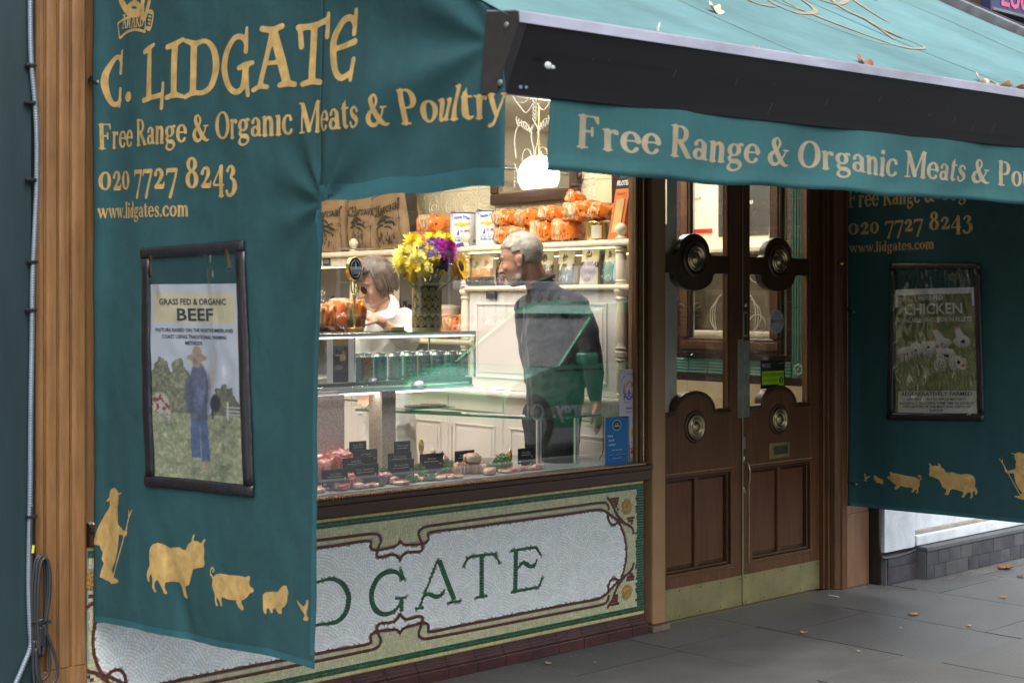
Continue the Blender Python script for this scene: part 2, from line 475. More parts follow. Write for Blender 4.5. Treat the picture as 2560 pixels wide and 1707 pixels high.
def uncial(ch):
 """hand-drawn pointed display capitals"""
 s=Shape();T=.062;t=.03
 if ch=='C':s.P([(.5,.78,.03),(.42,.93,.05),(.28,.9,.05),(.12,.66,.06),(.1,.4,.065),(.2,.12,.055),(.34,.02,.05),(.47,.1,.04)]).L(.5,1.05,.47,.62,.028,.04).L(.47,.32,.45,-.02,.035);A=.62
 elif ch=='.':s.D(.1,.14,.1);A=.3
 elif ch=='L':s.L(.16,.96,.12,.06,.05,.06).P([(.02,.92,.05),(.14,.97,.05),(.27,1.02,.03)]).P([(0,.02,.05),(.2,.06,.045),(.44,.08,.05)]).L(.49,.3,.44,-.16,.03,.04);A=.56
 elif ch=='I':s.L(.2,.95,.16,.06,T).P([(.04,.93,.05),(.2,.97,.05),(.36,1.03,.04)]).P([(0,.02,.045),(.17,.06,.05),(.34,.02,.04)]);A=.4
 elif ch=='D':s.L(.18,.9,.15,.08,T).P([(.02,1.0,.04),(.2,.93,.05),(.4,.95,.04),(.56,.8,.055),(.62,.5,.07),(.54,.2,.055),(.38,.06,.045),(.15,.06,.045),(0,0,.04)]);A=.7
 elif ch=='G':s.P([(.56,.74,.03),(.5,.9,.045),(.34,.92,.05),(.16,.72,.06),(.1,.42,.065),(.2,.12,.055),(.36,.0,.05),(.5,.08,.05),(.56,.4,.06)]).L(.57,1.06,.55,.66,.025,.04).P([(.42,.4,.045),(.54,.44,.05),(.68,.46,.04)]).L(.56,.3,.6,-.08,.05,.035);A=.7
 elif ch=='A':s.L(.34,.92,.12,.06,.045).L(.36,.92,.6,.08,.075).P([(.16,1.0,.05),(.34,.96,.05),(.5,1.0,.05)]).S(.2,.5,.42,.035).P([(0,.0,.04),(.12,.05,.04),(.26,.03,.04)]).P([(.48,.04,.045),(.6,.06,.05),(.74,.03,.045)]);A=.74
 elif ch=='T':s.L(.32,.92,.3,.06,T).P([(.04,.94,.05),(.3,.93,.05),(.58,.98,.05)]).L(.06,.95,.1,.62,.04,.045).L(.6,1.08,.58,.72,.03,.045).P([(.14,.02,.045),(.3,.05,.05),(.46,.02,.045)]);A=.62
 elif ch=='E':s.P([(.5,.8,.035),(.42,.93,.05),(.26,.9,.055),(.1,.66,.062),(.09,.4,.065),(.16,.14,.055),(.3,.03,.05),(.48,.1,.04)]).L(.52,1.04,.48,.68,.03,.04).P([(.12,.5,.04),(.32,.52,.045),(.5,.56,.05)]).L(.5,.3,.47,-.02,.035);A=.6
 else:A=.3
 return s,A
_gl={}
def lettering(txt,fn,font=serif,cell=.03,shear=0):
 """-> verts (text space 0..W, cap height 1) mapped by fn(u in 0..1, v) and faces"""
 x=0;V=[];Fc=[]
 for ch in txt:
  key=(font.__name__,ch,cell)
  if key not in _gl:
   s,A=font(ch)
   _gl[key]=(s.mesh(cell)if (s.seg or s.poly)else ([],[]),A)
  (vs,fs),A=_gl[key]
  b=len(V)
  V+=[(vx+x+shear*vy,vy)for vx,vy in vs];Fc+=[[i+b for i in f]for f in fs]
  x+=A
 return [fn(vx/x,vy)for vx,vy in V],Fc
_txt={}
def sans(txt,bold=0.0,align='CENTER',sp=1.0):
 """outline text of the built-in face -> (points in cap-height units, faces, width)"""
 key=(txt,bold,align,sp)
 if key not in _txt:
  cu=bpy.data.curves.new('t','FONT');cu.body=txt;cu.align_x=align;cu.size=1;cu.resolution_u=2
  cu.offset=bold;cu.space_character=sp;cu.space_line=.95
  o=bpy.data.objects.new('t',cu);COL.objects.link(o)
  dg=bpy.context.evaluated_depsgraph_get();dg.update()
  me=o.evaluated_get(dg).to_mesh()
  k=1/.69
  vs=[(v.co.x*k,v.co.y*k)for v in me.vertices];fs=[tuple(p.vertices)for p in me.polygons]
  o.evaluated_get(dg).to_mesh_clear()
  bpy.data.objects.remove(o);bpy.data.curves.remove(cu)
  w=(max(v[0]for v in vs)-min(v[0]for v in vs))if vs else 1
  _txt[key]=(vs,fs,w)
 return _txt[key]
def sans_mb(mb,txt,fn,h,bold=0.0,align='CENTER',width=None,mi=0,col=None,italic=0,sp=1.0):
 """add text: fn(x, y) maps metres on the label to a world point"""
 vs,fs,w=sans(txt,bold,align,sp)
 kx=h if width is None else width/w
 mb.add([fn((x+italic*y)*kx,y*h)for x,y in vs],fs,mi,col)
 return mb
 # painted print: a fine grid with a colour per point
def print_grid(name,img,fn,mat_,parent,nx,ny,solid=0,local=False):
 """img(U, V) -> (ny+1, nx+1, 3) linear colours ; fn(u, v) -> point"""
 us=np.linspace(0,1,nx+1);vs_=np.linspace(0,1,ny+1)
 U,V=np.meshgrid(us,vs_)
 C=np.clip(img(U,V),0,1).reshape(-1,3)
 pts=[fn(u,v)for v in vs_ for u in us]
 off=wloc(parent)if (parent is not None and not local)else Vector((0,0,0))
 pts=(np.array([tuple(p)for p in pts])-np.array(off)).tolist()
 W=nx+1
 fs=[(j*W+i,j*W+i+1,(j+1)*W+i+1,(j+1)*W+i)for j in range(ny)for i in range(nx)]
 me=bpy.data.meshes.new(name);me.from_pydata(pts,[],fs);me.materials.append(mat_)
 ca=me.color_attributes.new('Col','FLOAT_COLOR','POINT')
 ca.data.foreach_set('color',np.concatenate([C,np.ones((len(C),1))],1).ravel())
 me.polygons.foreach_set('use_smooth',[True]*len(me.polygons));me.update()
 o=bpy.data.objects.new(name,me);COL.objects.link(o)
 if parent is not None:o.parent=parent
 return o
def vnoise(U,V,su,sv,seed=0,octv=3):
 """smooth value noise on arrays"""
 rng=np.random.RandomState(seed);out=np.zeros(U.shape);amp=1;tot=0
 for o in range(octv):
  nu=max(2,int(su*2**o))+2;nv=max(2,int(sv*2**o))+2
  g=rng.rand(nv+1,nu+1)
  x=U*(nu-1.001);y=V*(nv-1.001)
  xi=np.clip(x.astype(int),0,nu-1);yi=np.clip(y.astype(int),0,nv-1)
  fx=x-xi;fy=y-yi;fx=fx*fx*(3-2*fx);fy=fy*fy*(3-2*fy)
  out+=amp*((g[yi,xi]*(1-fx)+g[yi,xi+1]*fx)*(1-fy)+(g[yi+1,xi]*(1-fx)+g[yi+1,xi+1]*fx)*fy)
  tot+=amp;amp*=.55
 return out/tot
def blend(C,M,c):
 M=np.clip(M,0,1)[...,None]
 return C*(1-M)+np.array(c)*M
def ell(U,V,cx,cy,rx,ry,soft=.08):
 d=np.sqrt(((U-cx)/rx)**2+((V-cy)/ry)**2)
 return np.clip((1-d)/soft+.5,0,1)
def remesh(o,vox,smooth=0,fac=.5):
 r=o.modifiers.new('remesh','REMESH');r.mode='VOXEL';r.voxel_size=vox;r.use_smooth_shade=True
 if smooth:
  s=o.modifiers.new('smooth','SMOOTH');s.iterations=smooth;s.factor=fac
 return o
def bake_mods(o):
 """turn modifiers into plain mesh data so copies stay cheap"""
 dg=bpy.context.evaluated_depsgraph_get();dg.update()
 me=bpy.data.meshes.new_from_object(o.evaluated_get(dg))
 me.name=o.data.name
 o.modifiers.clear();o.data=me
 return o
 # ---------------------------------------------------------------- shared materials
TEAL=(.018,.064,.071)
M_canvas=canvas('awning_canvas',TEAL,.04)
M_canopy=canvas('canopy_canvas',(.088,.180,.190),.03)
M_gold=mat('gold_print',(.41,.27,.095),.6,var=.30,vs=26)
M_pale=mat('pale_print',(.225,.19,.125),.7,var=.2,vs=16)
M_print=mat('print_ink',(1,1,1),.55,attr=True,var=.04,vs=60)
M_oak=wood('oiled_oak',(.205,.103,.040),.42,.15,dark=.25)
M_mahog=wood('dark_mahogany',(.060,.028,.013),.34,.15,dark=.35)
M_mahog2=wood('worn_mahogany',(.105,.046,.018),.5,0,dark=.2)
M_mahogh=wood('mahogany_rail',(.050,.024,.014),.36,.3,vertical=False)
M_brass=mat('brass',(.62,.46,.18),.28,1,var=.15,vs=30)
M_dullbrass=mat('dull_brass_plate',(.30,.27,.13),.48,.75,var=.22,vs=9,bump=.05)
M_steel=mat('brushed_steel',(.6,.62,.64),.25,1,var=.06)
M_chrome=mat('bright_steel',(.75,.77,.8),.1,1,var=.03)
M_black=mat('black_plastic',(.012,.012,.014),.35,var=.1)
M_rubber=mat('black_rubber',(.02,.021,.024),.5,var=.1)
M_cream=mat('cream_paint',(.72,.64,.50),.38,var=.05,vs=5,bump=.03)
M_white=mat('white_paint',(.70,.68,.66),.38,var=.05,vs=6,bump=.03)
M_glass=clear_mat('shop_glass',(.97,.985,.98),.0,1.5,2.7)
M_glass_in=clear_mat('case_glass',(.93,.97,.95),.0,1.45,1.2)
M_film=clear_mat('crinkled_film',(.95,.96,.96),.05,1.5,2.6,bump=.7,bs=5)
M_wrap=clear_mat('food_wrap',(.95,.95,.95),.14,1.5,2.2,bump=1.0,bs=30)
M_granite=None
# ---------------------------------------------------------------- pavement: flagstones in columns running out from the shop
rnd=random.Random(4)
M_bed=mat('pavement_joint',(.02,.019,.018),.9,var=.3,vs=30)
M_flags=[mat('flagstone_a',(.118,.116,.113),.5,var=.34,vs=2.6,bump=.25,bs=70,c2=(.115,.113,.11)),mat('flagstone_b',(.128,.125,.121),.55,var=.38,vs=3.4,bump=.25,bs=60,c2=(.118,.115,.112)),mat('flagstone_c',(.106,.106,.107),.45,var=.34,vs=2.1,bump=.3,bs=80,c2=(.105,.105,.106))]
for m_ in M_flags:
 n=m_.node_tree.nodes;l=m_.node_tree.links;p=n['Principled BSDF'];tc=n.new('ShaderNodeTexCoord')
 old=p.inputs['Base Color'].links[0].from_socket
 for sc_,lo,hi,cc in ((11,.0,.045,(.045,.045,.047)),(17,.0,.028,(.19,.19,.185)),(90,.0,.10,(.17,.165,.155))):
  v=n.new('ShaderNodeTexVoronoi');v.inputs['Scale'].default_value=sc_;l.new(tc.outputs['Object'],v.inputs[0])
  k=n.new('ShaderNodeMapRange');k.inputs[1].default_value=hi;k.inputs[2].default_value=hi*1.3;k.inputs[3].default_value=.75;k.inputs[4].default_value=0;l.new(v.outputs['Distance'],k.inputs[0])
  x=n.new('ShaderNodeMix');x.data_type='RGBA';x.inputs[7].default_value=(*cc,1);l.new(k.outputs[0],x.inputs[0]);l.new(old,x.inputs[6]);old=x.outputs[2]
 l.new(old,p.inputs['Base Color'])
g=MB();g.box(-9,11,-5.6,.02,-.12,-.012)
g.box(-9,11,.0205,.3,-.12,-.02)
pave=struct(g.build('pavement',M_bed))
XJ=[-7.4,-6.7,-6.05,-5.4,-4.75,-4.08,-3.41,-2.76,-2.11,-1.45,-.80,-.155,.475,1.14,1.82,2.49,3.17,3.85,4.52,5.2,5.9]
OFF=[-.3,-.6,-.2,-.5,-.3,-.6,.2,-.1,.3,-.55,-.02,-.29,-.44,-.29,-.42,-.3,-.5,-.25,-.4,-.3]
SK=.012
for i in range(len(XJ)-1):
 y=0.045
 nxt=OFF[i]if OFF[i]<-.05 else-.35
 while y>-5.59:
  y2=max(nxt,-5.6)
  jt=.0055
  x0,x1=XJ[i]+jt,XJ[i+1]-jt
  dz=rnd.uniform(-.0015,.0015)
  # joints drift a little away from square, as laid
  k0=SK*3.2;vs=[]
  for z in (-.03,dz):
   for (x,yy)in ((x0,y-jt),(x1,y-jt),(x1,y2+jt),(x0,y2+jt)):
    vs.append((x-.06*min(0,yy),yy+rnd.uniform(-.0015,.0015),z+(rnd.uniform(-.001,.001)if z>-.02 else 0)))
  f=MB();f.add(vs,[(0,3,2,1)[::-1],(4,5,6,7)[::-1],(0,1,5,4),(1,2,6,5),(2,3,7,6),(3,0,4,7)])
  o=f.build('flagstone',M_flags[rnd.randrange(3)],pave,bev=.003)
  y=y2;nxt=y2-.78+rnd.uniform(-.02,.02)
g=MB();g.box(-9,11,-5.75,-5.604,-.13,0.0)
struct(g.build('kerb',mat('granite_kerb',(.26,.25,.24),.7,var=.25,vs=60,bump=.2),bev=.012))
g=MB();g.box(-40,40,-14,-5.75,-.3,-.12)
struct(g.build('road',mat('asphalt',(.05,.05,.052),.85,var=.3,vs=50,bump=.5,bs=200)))
g=MB();g.box(-40,40,-32,-14.0,-.3,0)
struct(g.build('far_pavement',mat('far_paving',(.06,.06,.06),.8)))
g=MB();g.box(-60,60,-60,60,-.6,-.4)
struct(g.build('ground',mat('ground_earth',(.09,.085,.08),.9)))
# ---------------------------------------------------------------- shell of the shop
M_wallpl=mat('interior_plaster',(.66,.60,.48),.7,var=.05)
M_brick=mat('london_brick',(.20,.13,.09),.85,var=.3,vs=12,bump=.3)
g=MB();g.box(-12,14,.0,.35,3.3,9)
struct(g.build('facade_upper',M_brick))
g=MB();g.box(-12,3.0,.12,6.5,3.02,3.1)
struct(g.build('ceiling',mat('ceiling_paint',(.70,.66,.58),.6,var=.04)))
g=MB();g.box(-5.2,3.0,.1,6.5,-.05,-.002)
struct(g.build('floor',mat('shop_floor_tile',(.30,.22,.15),.4,var=.2,vs=4)))
g=MB();g.box(-5.2,3.0,4.4,4.5,0,3.02)
struct(g.build('wall_back',M_wallpl))
g=MB();g.box(-5.2,-5.1,.1,4.4,0,3.02)
struct(g.build('wall_side',M_wallpl))
g=MB();g.box(-5.1,-2.95,.1,.2,0,3.02);g.box(-2.95,3,.13,.2,2.72,3.02)
struct(g.build('wall_front',M_wallpl))
g=MB();g.box(-12,-5.2,-.0,.3,0,3.3)
struct(g.build('wall_next_door',mat('next_door_paint',(.02,.05,.055),.5)))
# ---------------------------------------------------------------- fascia board and the neighbour's sign
t=thing('fascia_board','weathered grey board with the roller housing above the shop awning','fascia',(0,0,3.36))
g=MB();g.box(-4,1.60,-.17,-.02,3.365,3.56)
g.build('board',mat('weathered_lead',(.13,.135,.15),.55,var=.35,vs=14,bump=.2,stretch=(.3,1,1)),t,bev=.006)
g=MB();g.cyl((-2.74,-.13,3.30),(1.58,-.13,3.30),.036,n=16)
g.build('roller_tube',mat('grey_tube',(.12,.12,.13),.4,.5),t,smooth='auto')
t=thing('raking_rail','weathered grey raking rail beside the right end of the awning','rail',(1.65,-1,2.9))
for (x0,x1,dz0,dz1,nm,m)in ((1.625,1.70,-.02,.045,'rail',mat('weathered_lead',0)),(1.701,1.72,-.03,.052,'dark_edge',mat('dark_strip',(.02,.025,.03),.4))):
 g=MB();g.prism([(x0,-2.0,2.31+dz0),(x0,-.2,3.31+dz0),(x0,-.2,3.31+dz1),(x0,-2.0,2.31+dz1)],(x1-x0,0,0));g.build(nm,m,t,bev=.004)
t=thing('neighbour_sign','dark blue shop sign with pink lettering above the awning at the right','sign',(3.0,-.2,3.5))
g=MB();g.box(2.68,4.6,-.245,-.175,3.245,3.75)
g.build('sign_board',mat('sign_navy',(.022,.030,.085),.45),t,bev=.006)
g=MB();g.box(2.68,4.6,-.262,-.2455,3.245,3.262);g.build('sign_edge',mat('weathered_lead',0),t,bev=.002)
g=MB()
sans_mb(g,'Local',lambda x,y:(2.775+x,-.2485,3.292+y),.15,bold=.02,align='LEFT')
g.build('lettering',mat('sign_pink',(.45,.08,.20),.5),t)
# ---------------------------------------------------------------- mosaic stall riser
Z0,Z1=.092,.714
XL,XR=-2.76,-.002
mos=thing('mosaic_panel','mosaic stall riser reading LIDGATE in green on pale blue with cream and red-brown borders','mosaic',(-1.38,0,.09))
g=MB();g.box(XL,XR,.0,.12,.0,Z1)
g.build('grout_bed',mat('grout',(.27,.27,.25),.9,var=.2,vs=30),mos)
q4=lambda x,y:at(800+x/2.735,1180+y/2.735,Y=0)
ZC=(Z0+Z1)/2
XC=q4(545,500).x
def mp2(pts):return [(q4(x,y).x,q4(x,y).z)for x,y in pts]
half_outer=mp2([(545,605),(560,570),(600,545),(680,540),(700,515),(690,470),(672,430),(685,390),(730,370),(800,358),(960,335),(1200,302),(1500,262),(1750,228),(1910,207),(1958,213),(1975,255)])
half_inner=mp2([(540,465),(555,482),(580,495),(640,493),(680,490),(720,480),(743,452),(750,410),(960,383),(1200,350),(1500,311),(1750,276),(1895,255),(1955,270),(2005,308),(2060,340),(2110,362),(2135,385),(2142,420)])
loop=mp2([(1968,285),(1970,325),(1988,355),(2015,355),(2035,335),(2045,318)])
side=mp2([(2040,340),(2068,400),(2086,470),(2092,540),(2086,620),(2066,700),(2035,775)])
strap=mp2([(1962,172),(1995,215),(2015,262),(2040,305),(2085,350)])
tri1=mp2([(1960,170),(2045,165),(2032,225),(2036,268),(1998,215)])
tri2=mp2([(2088,318),(2142,292),(2143,372),(2118,348)])
mz=lambda P:[(x,2*ZC-z)for x,z in P]
mx_=lambda P:[(2*XC-x,z)for x,z in P]
side_sym=[(side[0][0],side[0][1])]+side[1:]
paths=[]
for P in (half_outer,half_inner,loop,strap):
 P=catmull(P,4)
 for Q in (P,mz(P),mx_(P),mx_(mz(P))):paths.append(Q)
sd=catmull(side,5)
paths+=[sd,mx_(sd)]
tris=[]
for P in (tri1,tri2):
 for Q in (P,mz(P),mx_(P),mx_(mz(P))):tris.append(Q)
med=[(q4(2095,235).x,q4(2095,235).z)]
med=[med[0],(med[0][0],2*ZC-med[0][1])]
med+=[(2*XC-x,z)for x,z in med]
# inner field outline for deciding pale blue against cream
inner_top=catmull(half_inner,4)[:-14]
fld=[p for p in inner_top]+[p for p in sd]+[p for p in mz(inner_top)][::-1]
fld_poly=fld+mx_(fld)[::-1]
FX=np.array([p[0]for p in fld_poly]);FZ=np.array([p[1]for p in fld_poly])
def inside(px,pz,PX=FX,PZ=FZ):
 X2=np.roll(PX,-1);Z2=np.roll(PZ,-1)
 m=((PZ>pz)!=(Z2>pz))&(px<(X2-PX)*(pz-PZ)/(Z2-PZ+1e-12)+PX)
 return bool(m.sum()&1)
def resample(P,step):
 """evenly spaced points along the line, both ends included"""
 P=np.array([tuple(p)for p in P],float);d=np.hypot(*(np.diff(P,axis=0).T));S_=np.concatenate([[0],np.cumsum(d)])
 n=max(1,int(round(S_[-1]/step)));q=np.linspace(0,S_[-1],n+1)
 return list(np.stack([np.interp(q,S_,P[:,0]),np.interp(q,S_,P[:,1])],1))
rm=random.Random(7)
strips=np.zeros((0,2))
tes={'red':MB(),'green':MB(),'ground':MB(),'gold':MB()}
def jit(c,a=.22):
 k=1+rm.uniform(-a,a)
 return tuple(max(0,x*k*(1+rm.uniform(-.05,.05)))for x in c)
C_RED=(.085,.022,.012);C_GRN=(.018,.078,.038);C_WHT=(.68,.72,.73);C_CRM=(.46,.46,.28);C_YEL=(.50,.42,.16);C_GLD=(.36,.19,.04)
def tile(mb,quad,depth,col,base=-.0005):
 """quad: four (x, z); slightly tilted small block standing proud of the bed"""
 ty=rm.uniform(-.0004,.0004)
 f=[(x,-depth+ty*(1 if i%2 else-1),z)for i,(x,z)in enumerate(quad)]
 b=[(x,-base*-1,z)for x,z in quad]
 mb.add(f+b,[(0,1,2,3),(0,4,5,1),(1,5,6,2),(2,6,7,3),(3,7,4,0)],0,col)
def strip(P,hw,step,key,col,depth=.0036,rows=1,gap=.0011,wfn=None):
 global strips
 Q=resample(P,step)
 if len(Q)<2:return
 for k in range(len(Q)-1):
  a,b=Q[k],Q[k+1]
  d=b-a;L=np.linalg.norm(d)
  if L<1e-6:continue
  d/=L
  pa=Q[k-1]if k else a-d;pb=Q[k+2]if k+2<len(Q)else b+d
  na=np.array([-(b-pa)[1],(b-pa)[0]]);na/=np.linalg.norm(na)
  nb=np.array([-(pb-a)[1],(pb-a)[0]]);nb/=np.linalg.norm(nb)
  w0=hw if wfn is None else wfn(k/(len(Q)-1));w1=hw if wfn is None else wfn((k+1)/(len(Q)-1))
  nr=rows if wfn is None else max(1,int(round(2*max(w0,w1)/.0115)))
  for r in range(nr):
   u0=-1+2*r/nr;u1=-1+2*(r+1)/nr
   g0=gap*.5
   aa=a+d*g0;bb=b-d*g0
   tile(tes[key],[tuple(aa+na*(w0*u0+g0)),tuple(bb+nb*(w1*u0+g0)),tuple(bb+nb*(w1*u1-g0)),tuple(aa+na*(w0*u1-g0))][::1],depth,jit(col,.3))
 strips=np.vstack([strips,np.array([list(q)for q in resample(P,.004)])])if len(P)>1 else strips
for P in paths:strip(P,.0062,.0125,'red',C_RED)
line_pts=strips.copy()
# letters, measured from the photograph; each stroke: centre line, half-width start/mid/end (metres)
def T_(pts):return mp2(pts)
W=.0125;N=.0052
strokes=[([(35,732),(90,728),(150,760),(190,830),(190,900),(165,970),(110,1020),(35,1035)],'bulge'),([(-70,770),(-70,1050)],W),([(-105,765),(35,735)],N),([(-105,1055),(35,1033)],N),([(560,735),(520,680),(455,680),(395,720),(355,800),(352,880),(385,945),(435,968),(500,950),(545,905)],'bulge'),([(555,860),(555,950)],W*.8),([(512,862),(588,852)],N),([(548,658),(575,735)],N*1.1),([(805,590),(740,760),(680,915)],N),([(812,600),(860,730),(915,868)],W),([(648,932),(706,922)],N),([(868,892),(965,876)],N),([(700,855),(740,830),(790,850),(830,835),(850,800)],'wave'),([(1103,575),(1102,845)],W),([(1000,590),(1060,570),(1205,556)],N*1.2),([(1003,592),(980,648)],N),([(1195,560),(1228,622)],N),([(1060,855),(1143,843)],N),([(1337,540),(1332,810)],W),([(1305,537),(1400,520),(1478,512)],N*1.2),([(1475,512),(1510,565)],N),([(1302,820),(1400,800),(1495,783)],N*1.2),([(1495,783),(1520,718)],N),([(1350,655),(1385,615),(1430,640),(1465,635),(1480,595)],'wave'),]
for P,w in strokes:
 Q=catmull(T_(P),5)if len(P)>2 else T_(P)
 if w=='bulge':wf=lambda u:N+(W-N)*math.sin(math.pi*min(1,max(0,u)))**.8
 elif w=='wave':wf=lambda u:.003+.007*math.sin(math.pi*u)
 else:wf=None
 strip(Q,w if wf is None else 0,.0118,'green',C_GRN,depth=.0036,rows=(2 if w==W or w==W*.8 else 1)if wf is None else 1,wfn=wf)
 # the L and I, hidden behind the curtain from the front but part of the word
for P,w in (([(-1.0,.29),(-1.0,.48)],W),):
 pass
for x0 in (at(628,1500,Y=0).x,at(722,1500,Y=0).x):
 strip([(x0,.29),(x0,.482)],W,.0118,'green',C_GRN,rows=2)
 strip([(x0-.03,.291),(x0+(.07 if x0<at(700,1500,Y=0).x else .03),.291)],N,.0118,'green',C_GRN)
 strip([(x0-.03,.481),(x0+.03,.481)],N,.0118,'green',C_GRN)
 # medallions and spandrels
for (cx,cz)in med:
 for r,n_ in ((.0275,17),(.0165,11),(.006,5)):
  for k in range(n_):
   a0=2*math.pi*(k+.06)/n_;a1=2*math.pi*(k+.94)/n_
   r0=max(.0005,r-.0048);r1=r+.0050
   tile(tes['gold'],[(cx+r0*math.cos(a0),cz+r0*math.sin(a0)),(cx+r1*math.cos(a0),cz+r1*math.sin(a0)),(cx+r1*math.cos(a1),cz+r1*math.sin(a1)),(cx+r0*math.cos(a1),cz+r0*math.sin(a1))],.0036,jit(C_GLD if r!=.0165 else (.42,.26,.07),.25))
 strips=np.vstack([strips,[[cx+.03*math.cos(k)*(k%4)/3,cz+.03*math.sin(k)*(k%4)/3]for k in range(60)]])
TRI=[(np.array([p[0]for p in P]),np.array([p[1]for p in P]))for P in tris]
def ground_col(x,z):
 if z>Z1-.016 or z<Z0+.014:return C_YEL
 bt=Z1-.018-z;bb=z-Z0-.015;br=XR-x
 if br<.050:return C_GRN
 if bt<.0245 or bb<.0245:return C_GRN
 for TX,TZ in TRI:
  if inside(x,z,TX,TZ):return C_RED
 for cx,cz in med:
  if (x-cx)**2+(z-cz)**2<.0325**2:return None
 return C_WHT if inside(x,z)else C_CRM
def near(x,z,r):
 return len(strips)and (np.min((strips[:,0]-x)**2+(strips[:,1]-z)**2)<r*r)
SP={}
for p in strips:SP.setdefault((int(p[0]//.02),int(p[1]//.02)),[]).append(p)
def near_fast(x,z,r):
 i,j=int(x//.02),int(z//.02)
 for a in (-1,0,1):
  for b in (-1,0,1):
   for p in SP.get((i+a,j+b),()):
    if (p[0]-x)**2+(p[1]-z)**2<r*r:return True
 return False
S=.0122
# straight-laid tiles: borders and cream
nz=int((Z1-Z0)/S);dz=(Z1-Z0)/nz
for j in range(nz):
 z=Z0+(j+.5)*dz;x=XL+rm.uniform(0,.01)
 while x<XR-.005:
  w=S*rm.uniform(.85,1.2)
  if XR-x<.05:w=.0118
  xc=x+w/2
  c=ground_col(xc,z)
  if c is not None and c!=C_WHT and not near_fast(xc,z,.0075):
   gp=.0007
   e=[rm.uniform(-.0005,.0005)for _ in range(8)]
   tile(tes['ground'],[(x+gp+e[0],z-dz/2+gp+e[1]),(x+w-gp+e[2],z-dz/2+gp+e[3]),(x+w-gp+e[4],z+dz/2-gp+e[5]),(x+gp+e[6],z+dz/2-gp+e[7])],.0024,jit(c,.13 if c in (C_CRM,C_YEL)else .35))
  x+=w
  # fan-laid pale tiles
RF=.132
cents=[]
for j in range(-2,14):
 for i in range(-1,16):
  cents.append((XL-.1+i*RF*1.75+(RF*.875 if j%2 else 0),Z0-.12+j*RF*.52))
for (cx,cz)in cents:
 lower=[(a,b)for a,b in cents if b<cz-1e-6 and abs(a-cx)<2.1*RF and cz-b<RF]
 k=0
 while True:
  r0=.004+k*S
  if r0>RF:break
  rmid=r0+S/2;n_=max(3,int(round(2*math.pi*rmid/S)));off=rm.random()
  for q in range(n_):
   a0=2*math.pi*(q+off)/n_;a1=2*math.pi*(q+1+off)/n_;am=(a0+a1)/2
   x=cx+rmid*math.cos(am);z=cz+rmid*math.sin(am)
   if z<cz-.3*RF or x<XL or x>XR or z<Z0 or z>Z1:continue
   if any((x-a)**2+(z-b)**2<RF*RF and z>b-.3*RF for a,b in lower):continue
   if ground_col(x,z)!=C_WHT or near_fast(x,z,.0072):continue
   ga=.0006/rmid;g0=.0006
   P=[(cx+(r0+g0)*math.cos(a0+ga),cz+(r0+g0)*math.sin(a0+ga)),(cx+(r0+S-g0)*math.cos(a0+ga),cz+(r0+S-g0)*math.sin(a0+ga)),(cx+(r0+S-g0)*math.cos(a1-ga),cz+(r0+S-g0)*math.sin(a1-ga)),(cx+(r0+g0)*math.cos(a1-ga),cz+(r0+g0)*math.sin(a1-ga))]
   tile(tes['ground'],P,.0024,jit(C_WHT,.07))
  k+=1
M_tes=mat('glazed_tesserae',(1,1,1),.3,attr=True,var=.12,vs=9,coat=.15)
for k,nm in (('ground','ground_tesserae'),('red','border_tesserae'),('green','letter_tesserae'),('gold','medallion_tesserae')):
 o=tes[k].build(nm,M_tes,mos);o['kind']='stuff'
 # moulded plinth tiles along the foot
M_plinth=mat('glazed_plinth',(.045,.016,.014),.18,var=.35,vs=6,coat=.5)
x=XL;W_=.156
while x<XR-.02:
 x2=min(x+W_,XR)
 g=MB()
 prof=[(.0,.0),(-.034,.0),(-.034,.044),(-.029,.050),(-.022,.054),(-.022,.062),(-.015,.066),(-.015,.074),(-.008,.078),(-.008,.090),(0,.090)]
 g.prism([(x+.0012,y,z)for y,z in prof],(x2-x-.0024,0,0))
 g.build('plinth_tile',M_plinth,mos,bev=.0015)
 x=x2
 # ---------------------------------------------------------------- shop window
win=thing('shop_window','large shop window of clear glass in a brown wooden frame with gilt bead moulding','window',(-1.38,0,.72))
g=MB()
g.prism([(XL,y,z)for y,z in ((.06,.716),(-.018,.716),(-.022,.722),(-.024,.762),(-.034,.770),(-.036,.786),(-.020,.790),(-.020,.7905),(.06,.7905))],(-XL+.03-.002,0,0))
g.build('bottom_rail',M_mahogh,win,bev=.002)
g=MB();n_=196
for i in range(n_):
 xx=XL+.01+i*(2.74/n_)
 g.ball((xx,-.030,.7955),(.0062,.0068,.0068),n=7,m=5,M=Matrix.Rotation(.5,3,'Z'))
o=g.build('bead_moulding',mat('gilt_bronze',(.42,.24,.12),.32,.8,var=.25,vs=40),win,smooth=True);o['kind']='stuff'
g=MB();g.box(XL,-.045,-.019,.046,.7915,.800)
g.build('sill_ledge',mat('grey_sill',(.20,.18,.19),.4,var=.2,vs=12),win,bev=.002)
g=MB();g.box(-.045,.030,.006,.056,.7915,2.7)
g.build('jamb',M_oak,win,bev=.003)
g=MB();g.box(-.030,-.020,-.004,.0055,.80,2.7);g.box(.012,.0265,-.002,.0055,.80,2.7)
g.build('fillet',M_mahog,win,bev=.001)
g=MB()
for i in range(200):g.ball((.0000,.0015,.805+i*.0095),(.0055,.0055,.0062),n=6,m=4)
o=g.build('upright_beads',mat('gilt',(.60,.42,.13),.3,.9),win,smooth=True);o['kind']='stuff'
g=MB();g.box(XL-.03,-2.70,.006,.056,.7915,2.7)
g.build('jamb',M_oak,win,bev=.003)
g=MB();g.box(XL,.03,.004,.06,2.702,2.8)
g.build('top_rail',M_mahogh,win,bev=.003)
g=MB();g.box(-2.699,-.046,.028,.034,.801,2.701)
g.build('pane',M_glass,win)
